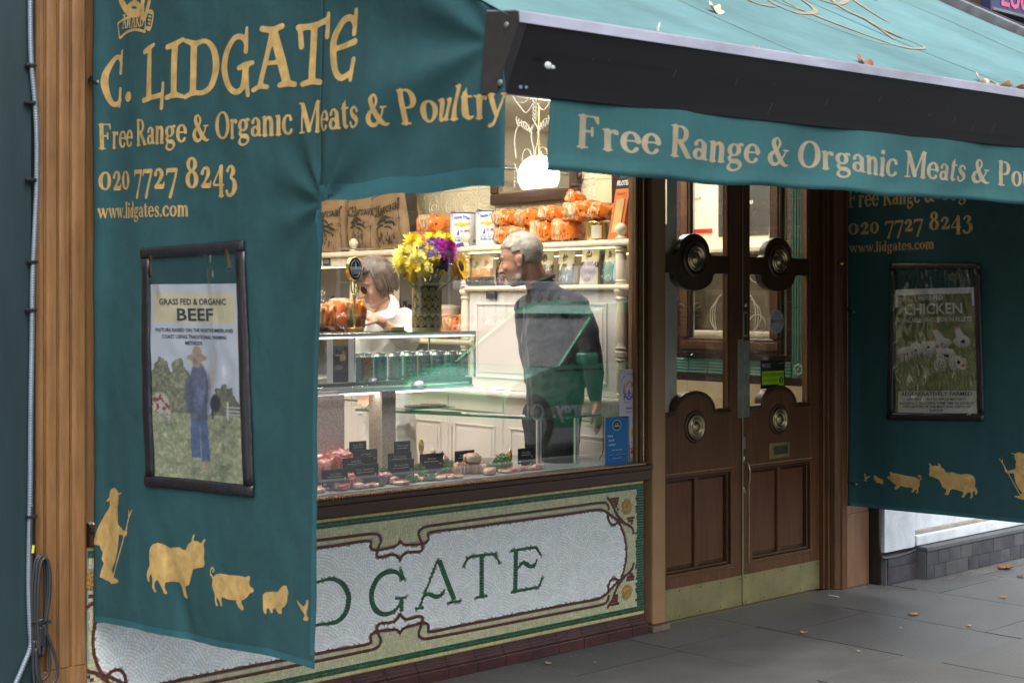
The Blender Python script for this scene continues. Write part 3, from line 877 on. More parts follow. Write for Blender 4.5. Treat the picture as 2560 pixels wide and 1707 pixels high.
g=MB();g.box(-5.1,3,.002,.12,2.81,3.28)
g.build('header',M_mahogh,win)
# ---------------------------------------------------------------- square downpipe-like pilaster between window and door
t=thing('brown_pilaster','plain brown painted pilaster between the shop window and the door','pilaster',(.075,0,0))
g=MB();g.box(.031,.1225,-.034,.12,.03,3.0)
g.build('shaft',mat('brown_paint',(.25,.145,.068),.5,var=.14,vs=4,bump=.05),t,bev=.014)
g=MB();g.box(.018,.135,-.047,.12,0.001,.030)
g.build('foot',mat('brown_paint_foot',(.12,.085,.06),.6,var=.3,vs=14,bump=.2),t,bev=.004)
# ---------------------------------------------------------------- left fluted pilaster with conduit and cable coil
def fluted(name,label,x0,x1,yf,z0,z1,cols,m):
 t=thing(name,label,'pilaster',((x0+x1)/2,yf,z0))
 w=x1-x0;pr=[]
 n=cols
 pr.append((x0,.12));pr.append((x0,yf+.012));pr.append((x0+.012,yf))
 for i in range(n):
  a=x0+.022+(w-.044)*i/n;b=x0+.022+(w-.044)*(i+1)/n
  pr+=[(a,yf),(a+.004,yf+.010),(a+.010,yf+.012),(a+(b-a)*.28,yf+.004),(a+(b-a)*.5,yf-.001),(a+(b-a)*.8,yf),(b-.004,yf)]
 pr+=[(x1-.012,yf),(x1,yf+.012),(x1,.12)]
 g=MB();g.prism([(x,y,z0+.17)for x,y in pr],(0,0,z1-z0-.17));g.build('fluted_shaft',m,t,bev=.0015)
 g=MB();g.box(x0+.002,x1-.002,yf+.002,.12,z0,z0+.169);g.build('plain_foot',m,t,bev=.004)
 return t
fluted('oak_pilaster','golden brown wooden pilaster with vertical mouldings at the left of the shopfront',-2.955,-2.777,-.045,.16,3.2,3,M_oak)
g=MB();g.box(-2.955,-2.777,-.05,.12,0,.158)
tag(g.build('pilaster_block',M_oak,bev=.004),'plain wooden block at the foot of the left pilaster','block')
t=thing('teal_board','dark teal painted boarding at the far left edge','panel',(-3.3,0,0))
g=MB();g.box(-3.7,-2.975,-.052,.1,0,3.2)
g.build('board',mat('dark_teal_paint',(.007,.022,.028),.5,var=.3,vs=2.5,stretch=(4,4,.4),bump=.05),t,bev=.004)
g=MB();g.box(-2.974,-2.956,-.036,.1,0,3.2)
g.build('shadow_gap_strip',M_black,t)
# flexible metal conduit (ribbed) with clips
cpx=[(76,-60),(76,60),(79,160),(86,235),(92,330),(92,460),(88,560),(82,700),(80,860),(77,1050),(76,1200),(74,1320),(72,1450),(75,1560),(77,1612),(60,1660),(34,1720),(18,1760)]
cp=[at(x,y,Y=-.066)for x,y in cpx]
cp=[Vector(p)for p in catmull([tuple(p)for p in cp],12)]
L_=[0]
for a,b in zip(cp[:-1],cp[1:]):L_.append(L_[-1]+(b-a).length)
t=thing('metal_conduit','ribbed grey metal conduit clipped down the edge of the dark boarding','conduit',cp[-1])
g=MB();pts=[];rr=[]
s_=0;i=0
while s_<L_[-1]:
 while i<len(L_)-2 and L_[i+1]<s_:i+=1
 f_=(s_-L_[i])/(L_[i+1]-L_[i]+1e-9)
 pts.append(cp[i].lerp(cp[i+1],f_));rr.append(.0088 if (len(rr)%4)<2 else .0079)
 s_+=.0022
g.tube(pts,rr,n=10)
g.build('ribbed_tube',mat('galvanised',(.17,.21,.25),.45,.4,var=.15),t,smooth=True)
for (x,y)in ((72,165),(70,258),(72,450),(76,655),(72,775),(74,1290)):
 p=at(x+6,y,Y=-.062)
 g=MB();g.box(p.x-.02,p.x+.013,-.0785,-.056,p.z-.005,p.z+.005);g.build('clip',M_black,t,bev=.002)
 # coil of black cable hanging in front of the pilaster
def pxl(P,Y):return [tuple(at(x,y,Y=Y))for x,y in P]
t=thing('cable_coil','looped bundle of thick black cable tied together beside the conduit','cable',at(100,1640,Y=-.1))
loops=[([(92,1640),(84,1560),(82,1470),(88,1405),(100,1388),(110,1405),(114,1480),(110,1560),(100,1640)],-.075),([(96,1640),(88,1540),(90,1450),(96,1400),(108,1390),(118,1410),(120,1470),(112,1550),(104,1640)],-.09),([(100,1640),(94,1540),(98,1440),(106,1400),(118,1398),(125,1430),(124,1490),(114,1560),(108,1640)],-.10),([(84,1700),(82,1650),(80,1560),(78,1460),(80,1380),(78,1330),(80,1260)],-.072),([(104,1560),(116,1590),(124,1640),(122,1680),(108,1698),(98,1690),(96,1640),(100,1580)],-.088),([(108,1560),(124,1600),(138,1640),(144,1680),(134,1706),(112,1712),(94,1690),(90,1620)],-.1),([(86,1600),(84,1660),(88,1730),(94,1790)],-.085),([(94,1600),(92,1670),(98,1740),(104,1800)],-.095)]
for P,y in loops:
 g=MB();g.tube(catmull(pxl(P,y),6),.0052,n=8);g.build('cable_loop',M_rubber,t,smooth=True)
p=at(100,1553,Y=-.09)
g=MB();g.tube([(p.x+.022*math.cos(a),p.y+.016*math.sin(a),p.z+.003*math.sin(2*a))for a in [2*math.pi*k/14 for k in range(14)]],.004,n=6,closed=True);g.box(p.x+.012,p.x+.03,p.y-.02,p.y-.012,p.z-.006,p.z+.004)
g.build('cable_tie',M_black,t,smooth='auto')
g=MB();p=at(103,1588,Y=-.098);g.box(p.x-.008,p.x+.010,p.y-.008,p.y+.006,p.z-.035,p.z+.03);g.build('plug',M_black,t,bev=.004)
p=at(82,1372,Y=-.085);g=MB();g.cyl((p.x,p.y,p.z-.012),(p.x+.003,p.y,p.z+.012),.0045,n=8);g.build('yellow_tag',mat('yellow_plastic',(.5,.5,.04),.4),t)
# ---------------------------------------------------------------- right side: door posts, fluted pilaster, neighbour shopfront
t=thing('door_post','dark mahogany door post with stepped mouldings at the right of the doors','post',(1.57,0,0))
g=MB()
g.prism([(x,y,0)for x,y in ((1.462,.12),(1.462,.045),(1.470,.045),(1.470,.02),(1.485,.02),(1.488,.035),(1.497,.035),(1.500,.0),(1.512,-.012),(1.526,-.016),(1.529,-.03),(1.574,-.03),(1.574,.12))],(0,0,3.2))
g.build('post',M_mahog2,t,bev=.003)
p=at(2063,658,Y=-.0)
g=MB();g.lathe([(.0,0),(.006,.0),(.005,.012),(.010,.018),(.012,.026),(.008,.034),(0,.036)],(0,0,0),n=12,M=Matrix.Rotation(R(90),3,'X'))
g.v=[(v[0]+1.512,v[1]-.012,v[2]+p.z)for v in g.v]
g.build('brass_knob',M_brass,t,smooth=True)
t=fluted('light_wood_pilaster','lighter wooden pilaster with fluted upper part beside the white neighbouring shop',1.578,1.782,-.026,.4,3.2,3,wood('bleached_oak',(.17,.095,.055),.5,.05))
g=MB();g.box(1.578,1.782,-.026,.12,0,.399);tag(g.build('pilaster_pedestal',wood('bleached_oak',0),bev=.004),'worn plain lower part of the light wooden pilaster','pedestal')
t=thing('black_pipe','black cable looped down and along the foot of the white wall','cable',(1.79,-.06,.1))
P=[(2198,1250),(2198,1330),(2199,1370),(2204,1392),(2220,1394),(2250,1388),(2275,1380),(2292,1374)]
g=MB();g.tube(catmull(pxl(P,-.125),6),.0075,n=8);g.build('pipe',mat('glossy_black',(.012,.011,.011),.2,coat=.4),t,smooth=True)
g=MB();g.box(1.784,1.80,-.09,.12,0,3.2);g.build('dark_edge_strip',mat('glossy_black',0),t)
nb=thing('white_shopfront','white painted neighbouring shopfront above a low wall of dark slate tiles','shopfront',(2.6,0,0))
M_wp=mat('chalky_white_paint',(.55,.60,.63),.6,var=.16,vs=9,bump=.15,bs=60)
g=MB();g.box(1.802,2.10,-.112,.15,.176,2.55);g.build('pier',M_wp,nb,bev=.004)
g=MB();g.box(2.101,6.5,-.06,.15,.25,2.55);g.build('panel',M_wp,nb,bev=.004)
g=MB();g.box(1.802,6.5,-.13,.15,2.551,3.24);g.build('dark_fascia',mat('dark_strip',0),nb)
g=MB();g.box(2.101,6.5,-.125,-.061,.182,.24);g.build('sill',M_wp,nb,bev=.006)
g=MB();g.box(2.101,6.5,-.10,-.061,.2405,.256);g.build('sill_board',mat('weathered_sill',(.25,.23,.20),.7,var=.3,vs=15,bump=.2),nb)
for xx in (2.92,4.3):
 g=MB();g.box(xx,xx+.045,-.084,-.061,.2565,2.5);g.build('mullion',M_wp,nb,bev=.003)
M_slate=[mat('slate_tile_a',(.050,.052,.060),.35,var=.4,vs=10,coat=.15),mat('slate_tile_b',(.066,.066,.076),.4,var=.35,vs=12,coat=.1),mat('slate_tile_c',(.040,.041,.048),.3,var=.4,vs=10,coat=.2)]
g=MB();g.box(2.105,6.5,-.175,-.0,0,.155);g.box(1.806,2.1,-.118,0,0,.150);g.build('tile_bed',mat('tile_grout',(.13,.13,.14),.9),nb)
g=MB();g.box(2.104,6.5,-.185,-.126,.156,.181);g.build('ledge',mat('slate_ledge',(.085,.09,.10),.6,var=.25,vs=14,bump=.15),nb,bev=.004)
for row in (0,1):
 x=2.107+(0 if row else-.04);
 while x<6.3:
  w=.118;a=max(x,2.107)
  g=MB();g.box(a+.0015,x+w-.0015,-.181+rnd.uniform(-.001,.001),-.1755,.003+row*.076,.003+row*.076+.0735);g.build('slate_tile',M_slate[rnd.randrange(3)],nb)
  x+=w
for (x0,x1,z0,z1)in ((1.812,2.098,.096,.148),):
 g=MB();g.box(x0,x1,-.128,-.1185,z0,z1);g.build('slate_tile',M_slate[2],nb,bev=.002)
g=MB();g.box(1.812,2.098,-.126,-.1185,.004,.093);g.build('slate_tile',mat('slate_tile_red',(.07,.045,.055),.35,var=.5,vs=14,c2=(.06,.06,.075)),nb,bev=.002)
# ---------------------------------------------------------------- the two door leaves
YD=.07
def arch_pts(x0,x1,zt,xc,r,h,n=18,up=True,sgn=1):
 """top edge of the lower door part: shoulder - half round - shoulder"""
 pts=[(x0,zt)]
 pts.append((xc-r-.012,zt))
 for i in range(n+1):
  a=math.pi-math.pi*i/n
  pts.append((xc+r*math.cos(a),zt+sgn*(.012+h*math.sin(a))))
 pts.append((xc+r+.012,zt));pts.append((x1,zt))
 return pts
def door(name,label,x0,x1,left):
 t=thing(name,label,'door',((x0+x1)/2,YD,0))
 m=M_mahog2;zg=1.012
 st=.088
 a,b=x0,x1
 i0,i1=(x0+st,x1-st)if not left else (x0+.062,x1-st-.005)
 if not left:i0=x0+.062
 xc=(i0+i1)/2
 xc=.445 if left else 1.106
 # stiles
 g=MB();g.box(a,i0-.0005,YD,YD+.05,.002,2.9);g.build('stile',m,t,bev=.003)
 g=MB();g.box(i1+.0005,b,YD,YD+.05,.002,2.9);g.build('stile',m,t,bev=.003)
 # lower body with arched top edge
 top=arch_pts(i0,i1,zg,xc,.140,.085)
 g=MB();g.prism([(i0,YD,.70)]+[(x,YD,z)for x,z in top]+[(i1,YD,.70)],(0,.05,0));g.build('lock_rail',m,t,bev=.002)
 g=MB();g.box(i0,i1,YD,YD+.05,.002,.222);g.build('bottom_rail',m,t,bev=.002)
 # arch moulding
 g=MB();g.tube([(x,YD-.003,z-.012)for x,z in top],.007,n=6);g.tube([(x,YD+.004,z-.002)for x,z in top],.006,n=6);g.build('arch_moulding',M_mahog,t,smooth=True)
 # recessed panels with mullion and mouldings
 g=MB();g.box(i0,i1,YD+.030,YD+.045,.2225,.6995)
 g.build('backing',M_mahog,t)
 xm=(i0+i1)/2
 for (p0,p1)in ((i0+.030,xm-.020),(xm+.020,i1-.030)):
  g=MB();g.prism([(p0,YD+.020,.255),(p1,YD+.020,.255),(p1,YD+.020,.668),(p0,YD+.020,.668)],(0,.0095,0));g.build('panel',wood('panel_mahogany',(.10,.042,.018),.5,0,dark=.3),t,bev=.006)
 g=MB();g.box(xm-.013,xm+.013,YD+.006,YD+.0295,.2365,.688);g.build('muntin',m,t,bev=.004)
 def frame(x0_,x1_,z0_,z1_,w,ya,yb,name,mm):
  g=MB()
  for (q0,q1,r0,r1)in ((x0_,x1_,z0_,z0_+w),(x0_,x1_,z1_-w,z1_),(x0_,x0_+w,z0_+w,z1_-w),(x1_-w,x1_,z0_+w,z1_-w)):
   g.box(q0,q1,ya,yb,r0,r1)
  return g.build(name,mm,t,bev=.003)
 frame(i0-.012,i1+.012,.212,.712,.017,YD-.012,YD-.0005,'bolection_moulding',M_mahog2)
 frame(i0-.016,i1+.016,.208,.716,.0055,YD-.007,YD-.0012,'bright_edge',mat('worn_edge',(.26,.20,.12),.45,var=.35,vs=25))
 frame(i0+.0052,i1-.0052,.2285,.694,.014,YD+.004,YD+.029,'inner_moulding',M_mahog)
 # mid rail with round boss board
 zr=1.737
 sw=arch_pts(i0,i1,1.782,xc,.114,.094)
 lo=arch_pts(i0,i1,1.692,xc,.142,.074,sgn=-1)
 g=MB();g.prism([(x,YD+.002,z)for x,z in lo]+[(x,YD+.002,z)for x,z in sw[::-1]],(0,.04,0));g.build('mid_rail',M_mahog,t,bev=.003)
 g=MB();g.box(i0,i1,YD,YD+.05,2.62,2.9);g.build('top_rail',m,t,bev=.003)
 # bosses: turned wooden / brass roundels
 Mx=Matrix.Rotation(R(90),3,'X')
 def roundel(z,r,y,mm,nm):
  g=MB();g.lathe([(0,.020),(.16*r,.022),(.30*r,.018),(.36*r,.008),(.50*r,.006),(.56*r,.013),(.64*r,.013),(.70*r,.005),(.80*r,.007),(.86*r,.015),(.95*r,.013),(r,.0)],n=28,M=Mx)
  g.v=[(v[0]+xc,v[1]+y,v[2]+z)for v in g.v]
  return g.build(nm,mm,t,smooth=True)
 roundel(1.765,.067,YD,mat('dark_bronze',(.34,.27,.17),.2,.85,var=.3,vs=20),'glass_roundel')
 g=MB();g.lathe([(.071,.0),(.073,.010),(.083,.014),(.093,.008),(.095,0)],n=32,M=Mx);g.v=[(v[0]+xc,v[1]+YD+.001,v[2]+1.765)for v in g.v]
 g.build('roundel_ring',M_mahog,t,smooth=True)
 z2=.934
 roundel(z2,.064,YD-.001,mat('aged_brass',(.26,.21,.125),.3,.9,var=.3,vs=20),'brass_roundel')
 g=MB();g.lathe([(.063,.0),(.068,.009),(.076,.008),(.081,.0)],n=32,M=Mx);g.v=[(v[0]+xc,v[1]+YD,v[2]+z2)for v in g.v]
 g.build('roundel_ring',M_mahog,t,smooth=True)
 # glass panes with beads
 for (z0,z1)in ((1.0,1.70),(1.775,2.63)):
  g=MB();g.box(i0-.004,i1+.004,YD+.024,YD+.029,z0,z1);g.build('pane',M_glass,t)
 g=MB()
 for xx in (i0,i1-.009):
  g.box(xx,xx+.009,YD+.010,YD+.0235,1.013,1.691);g.box(xx,xx+.009,YD+.010,YD+.0235,1.783,2.619)
 g.build('glazing_bead',M_oak,t,bev=.002)
 # brass kick plate with screws
 g=MB();g.box(a+.003,b-.004,YD-.004,YD-.0006,.004,.157);g.build('kick_plate',M_dullbrass,t,bev=.001)
 for sx in (a+.02,(a+b)/2,b-.018,a+.17,b-.17):
  for sz in (.02,.141):
   g=MB();g.lathe([(0,.0016),(.003,.0012),(.004,0)],n=10,M=Mx);g.v=[(v[0]+sx,v[1]+YD-.004,v[2]+sz)for v in g.v];g.build('screw',mat('old_screw',(.05,.045,.03),.5,.6),t)
 return t,i0,i1,xc
dl,li0,li1,lxc=door('panelled_door','left mahogany door leaf with round brass boss, glass above and brass kick plate',.156,.804,True)
dr,ri0,ri1,rxc=door('panelled_door','right mahogany door leaf with letter box, food hygiene sticker and brass kick plate',.809,1.458,False)
# steel cover strip, lock plate, finger plate, handle
g=MB();g.box(.770,.806,YD-.005,YD-.0006,.96,1.36);g.build('steel_plate',mat('scuffed_steel',(.30,.31,.28),.35,.8,var=.25,vs=16),dl,bev=.001)
g=MB();g.box(.8005,.8095,YD-.0075,YD-.0052,.02,2.9);g.build('edge_bead',mat('worn_brass_edge',(.24,.2,.12),.45,.4),dl,bev=.001)
g=MB();g.box(.8135,.862,YD-.0045,YD-.0006,.96,1.352);g.build('steel_plate',mat('scuffed_steel',0),dr,bev=.001)
def rounded_slot(x,z0,z1,w,y0,y1,n=8):
 P=[]
 for i in range(n+1):a=math.pi*i/n;P.append((x+w*math.cos(a),z1+w*math.sin(a)))
 for i in range(n+1):a=math.pi+math.pi*i/n;P.append((x+w*math.cos(a),z0+w*math.sin(a)))
 return [(px_,y0,pz_)for px_,pz_ in P]
p=at(1865,808,Y=YD-.006)
g=MB();g.prism(rounded_slot(p.x-.003,p.z-.055,p.z+.045,.0145,YD-.006,0),(0,.005,0));lk=g.build('lock_plate',mat('nickel',(.45,.45,.42),.3,.9,var=.2),dr,bev=.001)
g=MB();g.prism(rounded_slot(p.x-.003,p.z-.052,p.z+.042,.010,YD-.0075,0),(0,.002,0));g.build('lock_slot',M_black,lk)
p=at(1864,762,Y=YD)
g=MB();g.lathe([(0,.01),(.008,.010),(.012,.006),(.013,0)],n=16,M=Matrix.Rotation(R(90),3,'X'));g.v=[(v[0]+p.x-.003,v[1]+YD,v[2]+p.z)for v in g.v];g.build('lock_cylinder',mat('nickel',0),dr,smooth=True)
g=MB();g.box(.8135,.832,YD-.003,YD-.0006,.80,.86);g.cyl((.8228,YD-.0034,.838),(.8228,YD-.003,.838),.004,n=12);g.build('keyhole_plate',mat('nickel',0),dr,bev=.001)
g=MB();g.tube(catmull([(.822,YD,.74),(.822,YD-.020,.735),(.822,YD-.036,.700),(.822,YD-.038,.668),(.822,YD-.034,.635),(.822,YD-.018,.602),(.822,YD,.598)],5),.0062,n=8)
g.build('pull_handle',mat('aged_brass',0),dr,smooth=True)
for z in (.745,.592):
 g=MB();g.ball((.822,YD-.002,z),(.014,.008,.022),n=10,m=6);g.build('handle_mount',mat('aged_brass',0),dr,smooth=True)
lx0,lx1,lz0,lz1=1.027,1.193,.733,.814
g=MB();g.box(lx0,lx1,YD-.005,YD-.0006,lz0,lz1);lb=g.build('letter_box',M_dullbrass,dr,bev=.0015)
g=MB();g.box(lx0+.024,lx1-.022,YD-.009,YD-.0052,lz0+.020,lz1-.018);g.build('flap',mat('aged_brass',0),lb,bev=.0015)
# stickers on the right pane (stuck on the glass: parts of the door)
YG=YD+.0235
def disc_grid(name,img,cx,cz,rx,rz,y,parent,n=40):
 pts=[]
 fs=[];cols=[]
 for i in range(n//2+1):
  for k in range(n):
   r=i/(n//2);a=2*math.pi*k/n
   pts.append((cx+rx*r*math.cos(a),y,cz+rz*r*math.sin(a)))
 m_=MB()
 for i in range(n//2):
  for k in range(n):
   f=(i*n+k,i*n+(k+1)%n,(i+1)*n+(k+1)%n,(i+1)*n+k)
   m_.f.append(f);m_.m.append(0)
   r=(i+.5)/(n//2);a=2*math.pi*(k+.5)/n
   m_.c.append(img(r,a))
 m_.v=pts
 return m_.build(name,M_print,parent)
p=at(1942,804,Y=YG)
grey=(.42,.45,.48)
st=disc_grid('round_sticker',lambda r,a:(.16,.18,.2)if (.60<r<.66 or .93<r<.96)else ((.25,.28,.3)if (.70<r<.88 and math.sin(a*22)>.2)else grey),p.x,p.z,.060,.062,YG-.0005,dr)
g=MB();sans_mb(g,'FINE FOOD',lambda x,y:(p.x+x,YG-.0015,p.z-.006+y),.016,bold=.02,width=.104);sans_mb(g,'CERTIFIED',lambda x,y:(p.x+x,YG-.0015,p.z+.018+y),.006);
g.build('sticker_text',mat('dark_ink',(.05,.055,.06),.6),st)
# food hygiene rating: black card with green panel
hx0,hx1,hz0,hz1=.985,1.186,1.098,1.246
g=MB();g.box(hx0,hx1,YG-.0022,YG-.0006,hz0,hz1);hy=g.build('hygiene_sticker',mat('sticker_black',(.008,.01,.012),.3),dr)
g=MB();g.box(hx0+.010,hx1-.010,YG-.0030,YG-.0023,hz0+.020,hz1-.058);g.box(hx0+.14,hx1-.010,YG-.0030,YG-.0023,hz0+.008,hz0+.0199);g.build('green_panel',mat('hygiene_green',(.28,.52,.01),.4,var=.05),hy)
g=MB();fx=lambda cx,cz:(lambda x,y:(cx+x,YG-.0036,cz+y))
sans_mb(g,'FOOD HYGIENE RATING',fx((hx0+hx1)/2,hz0+.070),.0095,bold=.02,width=.165)
g.box(hx0+.014,hx1-.014,YG-.0036,YG-.0031,hz0+.064,hz0+.0655)
for i in range(5):
 cx=hx0+.028+i*.024;cz=hz0+.042
 g.tube([(cx+.0085*math.cos(a),YG-.0038,cz+.0085*math.sin(a))for a in [2*math.pi*k/16 for k in range(16)]],.0007,n=4,closed=True)
 sans_mb(g,str(i),fx(cx,cz-.004),.008)
cx=hx1-.034;g.cyl((cx,YG-.0040,hz0+.042),(cx,YG-.0031,hz0+.042),.0165,n=20)
g.build('rating_print',mat('sticker_black',0),hy)
g=MB();sans_mb(g,'5',lambda x,y:(cx+x,YG-.0046,hz0+.032+y),.019,bold=.03);g.build('rating_number',mat('hygiene_green',0),hy)
g=MB();sans_mb(g,'VERY GOOD',lambda x,y:(cx+x,YG-.0036,hz0+.010+y),.0055);g.build('rating_word',mat('sticker_black',0),hy)
g=MB();g.cyl((hx0+.020,YG-.0030,hz1-.026),(hx0+.020,YG-.0023,hz1-.026),.009,n=14)
for k in range(3):g.box(hx0+.034,hx0+.034+(.05,.04,.045)[k],YG-.0028,YG-.0023,hz1-.022-k*.008,hz1-.0195-k*.008)
g.box(hx1-.055,hx1-.012,YG-.0028,YG-.0023,hz1-.020,hz1-.018)
g.build('small_print',mat('sticker_grey',(.30,.36,.34),.5),hy)
# frosted lettering and flourish on the left pane
g=MB();M_frost=mat('dark_gilt_print',(.03,.028,.026),.4)
fl=lambda cx,cz:(lambda x,y:(cx+x,YG-.001,cz+y))
cxp=.43
sans_mb(g,'LIDGATE BUTCHERS',fl(.435,1.490),.013,width=.19)
g.box(.345,.525,YG-.0015,YG-.001,1.476,1.479)
for k,w in enumerate('OPEN HOURS|MON FRI 7.30-6.30|SAT 7-6|LONDON|WEST'.split('|')):sans_mb(g,w,fl(.345,1.455-k*.020),.008,align='LEFT',width=.05+.01*(k%3))
def curl(cx,cz,s,fl_):
 P=[]
 for i in range(26):
  a=i/25*5.2;r=s*(1-i/30);P.append((cx+fl_*r*math.cos(a),YG-.001,cz+r*math.sin(a)*.6))
 return P
for sx in (-1,1):
 g.tube(curl(.435+sx*.045,1.535,.022,sx),.0016,n=4);g.tube([(.435,YG-.001,1.525),(.435+sx*.04,YG-.001,1.518),(.435+sx*.09,YG-.001,1.532)],.0014,n=4)
 g.tube(catmull([(.435,YG-.001,1.285),(.435+sx*.03,YG-.001,1.295),(.435+sx*.045,YG-.001,1.265),(.435+sx*.07,YG-.001,1.27)],4),.0018,n=4)
g.box(.33,.54,YG-.0015,YG-.001,1.318,1.3205)
sans_mb(g,'SUPPLIERS OF FINE MEATS',fl(.435,1.330),.007,width=.18)
g.build('pane_lettering',M_frost,dl)
# stickers on the shop window
def sticker(name,label,x0y,x1y,z0,z1,img,nx,ny,texts=(),y=.0265):
 x0,x1=x0y,x1y
 t=thing(name,label,'sticker',((x0+x1)/2,y,z0))
 print_grid('printed_face',img,lambda u,v:(x0+(x1-x0)*u,y,z0+(z1-z0)*v),M_print,t,nx,ny)
 g=MB();g.box(x0,x1,y+.0002,y+.0008,z0,z1);g.build('backing',mat('sticker_white',(.6,.6,.62),.4),t)
 mm={}
 for (txt,u,v,h,w,col,al)in texts:
  g=mm.setdefault(col,MB())
  sans_mb(g,txt,lambda x,yy:(x0+(x1-x0)*u+x,y-.0006,z0+(z1-z0)*v+yy),h,bold=.015,width=w,align=al)
 for i,(col,g)in enumerate(mm.items()):
  g.build('lettering',mat('ink_%d_%d_%d'%tuple(int(c*255)for c in col),col,.5),t)
 return t
a_=at(1548,924,Y=.0265);b_=at(1597,1040,Y=.0265)
def img_member(U,V):
 C=np.ones(U.shape+(3,))*(.52,.50,.56)
 n=vnoise(U,V,12,22,3)
 for (cx,cy,rx,ry,c)in ((.5,.68,.16,.08,(.38,.25,.12)),(.3,.62,.09,.09,(.34,.22,.13)),(.7,.62,.09,.09,(.34,.22,.13)),(.25,.5,.06,.13,(.30,.20,.18)),(.75,.5,.06,.13,(.30,.20,.18)),(.28,.42,.05,.07,(.10,.08,.30)),(.72,.42,.05,.07,(.10,.08,.30))):
  C=blend(C,ell(U,V,cx,cy,rx,ry,.5)*(n>.42),c)
 C=blend(C,ell(U,V,.5,.45,.17,.10,.1)*(V<.5)+((abs(U-.5)<.17)&(V>.44)&(V<.51)),(.12,.10,.42))
 C=blend(C,((abs(U-.5)<.05)&(V>.5)&(V<.57))*1.0,(.5,.06,.06))
 C=blend(C,(ell(U,V,.41,.46,.05,.03)+ell(U,V,.59,.46,.05,.03)+ell(U,V,.5,.41,.04,.02)),(.6,.55,.35))
 C=blend(C,((V>.29)&(V<.32)&(abs(U-.5)<.25))*(n>.4),(.25,.14,.22))
 r=np.hypot((U-.5)/.47,(V-.62)/.30)
 C=blend(C,((r>.9)&(r<.98)&(V>.72))*(vnoise(U,V,40,60,5,1)>.4),(.14,.14,.40))
 return C
sticker('member_sticker','pale window sticker with a coat of arms above MEMBER 2023-2024',a_.x,b_.x,b_.z,a_.z,img_member,60,100,[('MEMBER',.5,.16,.011,.045,(.10,.09,.24),'CENTER'),('2023-2024',.5,.085,.008,.04,(.12,.11,.26),'CENTER'),('www.trade-association.org',.5,.03,.004,.055,(.2,.2,.35),'CENTER')][:2])
a_=at(1513,1044,Y=.0265);b_=at(1571,1160,Y=.0265)
def img_taste(U,V):
 C=np.ones(U.shape+(3,))*(.006,.13,.36)
 C=blend(C,ell(U,V,.5,.83,.19,.11,.06),(.35,.5,.5));C=blend(C,ell(U,V,.5,.83,.165,.095,.06),(.01,.02,.03))
 for k in range(3):
  C=blend(C,ell(U,V,.23+.28*k,.22,.075,.045,.1),(.01,.05,.12));C=blend(C,((abs(U-.23-.28*k)<.07)&(abs(V-.225)<.008))*1.,(.3,.45,.55))
 return C
ww=(.62,.72,.80)
sticker('award_sticker','bright blue Great Taste window sticker in the lower right corner of the pane',a_.x,b_.x,b_.z,a_.z,img_taste,50,80,[('great',.5,.855,.006,.022,(.35,.6,.6),'CENTER'),('taste',.5,.80,.011,.034,ww,'CENTER'),('Award-',.10,.60,.0095,.036,ww,'LEFT'),('food &',.15,.51,.0095,.036,ww,'LEFT'),('stocked',.15,.42,.0095,.042,ww,'LEFT'),('What do the stars mean?',.5,.315,.0045,.068,ww,'CENTER'),('* ** ***',.5,.14,.004,.06,ww,'CENTER')])
a_=at(1574,1042,Y=.0265);b_=at(1596,1108,Y=.0265)
def img_adt(U,V):
 C=np.ones(U.shape+(3,))*(.46,.52,.60)
 hx=(np.abs(U-.5)<.36)&(np.abs(V-.42)<.20-.25*np.maximum(0,np.abs(U-.5)-.18))
 C=blend(C,hx*1.,(.60,.46,.02));C=blend(C,((abs(U-.5)<.19)&(abs(V-.43)<.08))*1.,(.03,.10,.35));C=blend(C,((abs(U-.5)<.14)&(abs(V-.43)<.02))*1.,(.5,.6,.7))
 C=blend(C,((abs(U-.5)<.14)&(V<.24)&(V>.19))*1.,(.03,.08,.3))
 C=blend(C,((V<.10)&(V>.05)&(abs(U-.5)<.4))*1.,(.25,.35,.5))
 return C
sticker('security_sticker','small pale sticker with yellow hexagon reading Secured by ADT',a_.x,b_.x,b_.z,a_.z,img_adt,24,50,[('Secured',.5,.86,.007,.026,(.03,.10,.32),'CENTER'),('by ADT',.5,.74,.007,.024,(.03,.10,.32),'CENTER')])
a_=at(1575,1110,Y=.0265);b_=at(1596,1152,Y=.0265)
def img_card(U,V):
 C=np.ones(U.shape+(3,))*(.50,.45,.42);n=vnoise(U,V,5,6,9)
 C=blend(C,(V<.8)*1.,(.22,.20,.26));C=blend(C,((V<.62)&(V>.3))*1.,(.25,.03,.06));C=blend(C,(n>.6)*.8,(.5,.45,.45))
 return C
sticker('card_sticker','small maroon and grey card logo sticker under the yellow hexagon sticker',a_.x,b_.x,b_.z,a_.z,img_card,20,30)
# ---------------------------------------------------------------- awning: canopy, front beam, valance
AX0,AX1=-2.745,1.59
TILT=lambda x:.0185*(x+2.68)
P0=Vector((0,-2.16,2.205));P1=Vector((0,-.13,3.30))
U_=(P1-P0).normalized();N_=Vector((0,-U_.z,U_.y))
aw=thing('awning','green canvas awning with black front beam and lettered valance','awning',(-.54,-1.1,2.2))
def can_h(x,s):
 """small billows of the stretched cloth"""
 return .012*math.sin(s*math.pi)*math.sin(x*1.7+.5)+.006*noise.noise(Vector((x*1.1,s*2.2,3)))+.0035*math.sin((x*3.1+s*4.1)*3)*math.sin(math.pi*s)
NX,NS=110,40
vs=[];fs=[]
for j in range(NS+1):
 for i in range(NX+1):
  x=AX0+(AX1-AX0)*i/NX;s=j/NS
  p=P0.lerp(P1,s);p.x=x;p.z+=TILT(x)*(1-s*.3)
  vs.append(p+N_*can_h(x,s)-Vector((0,0,.03*math.sin(math.pi*s))))
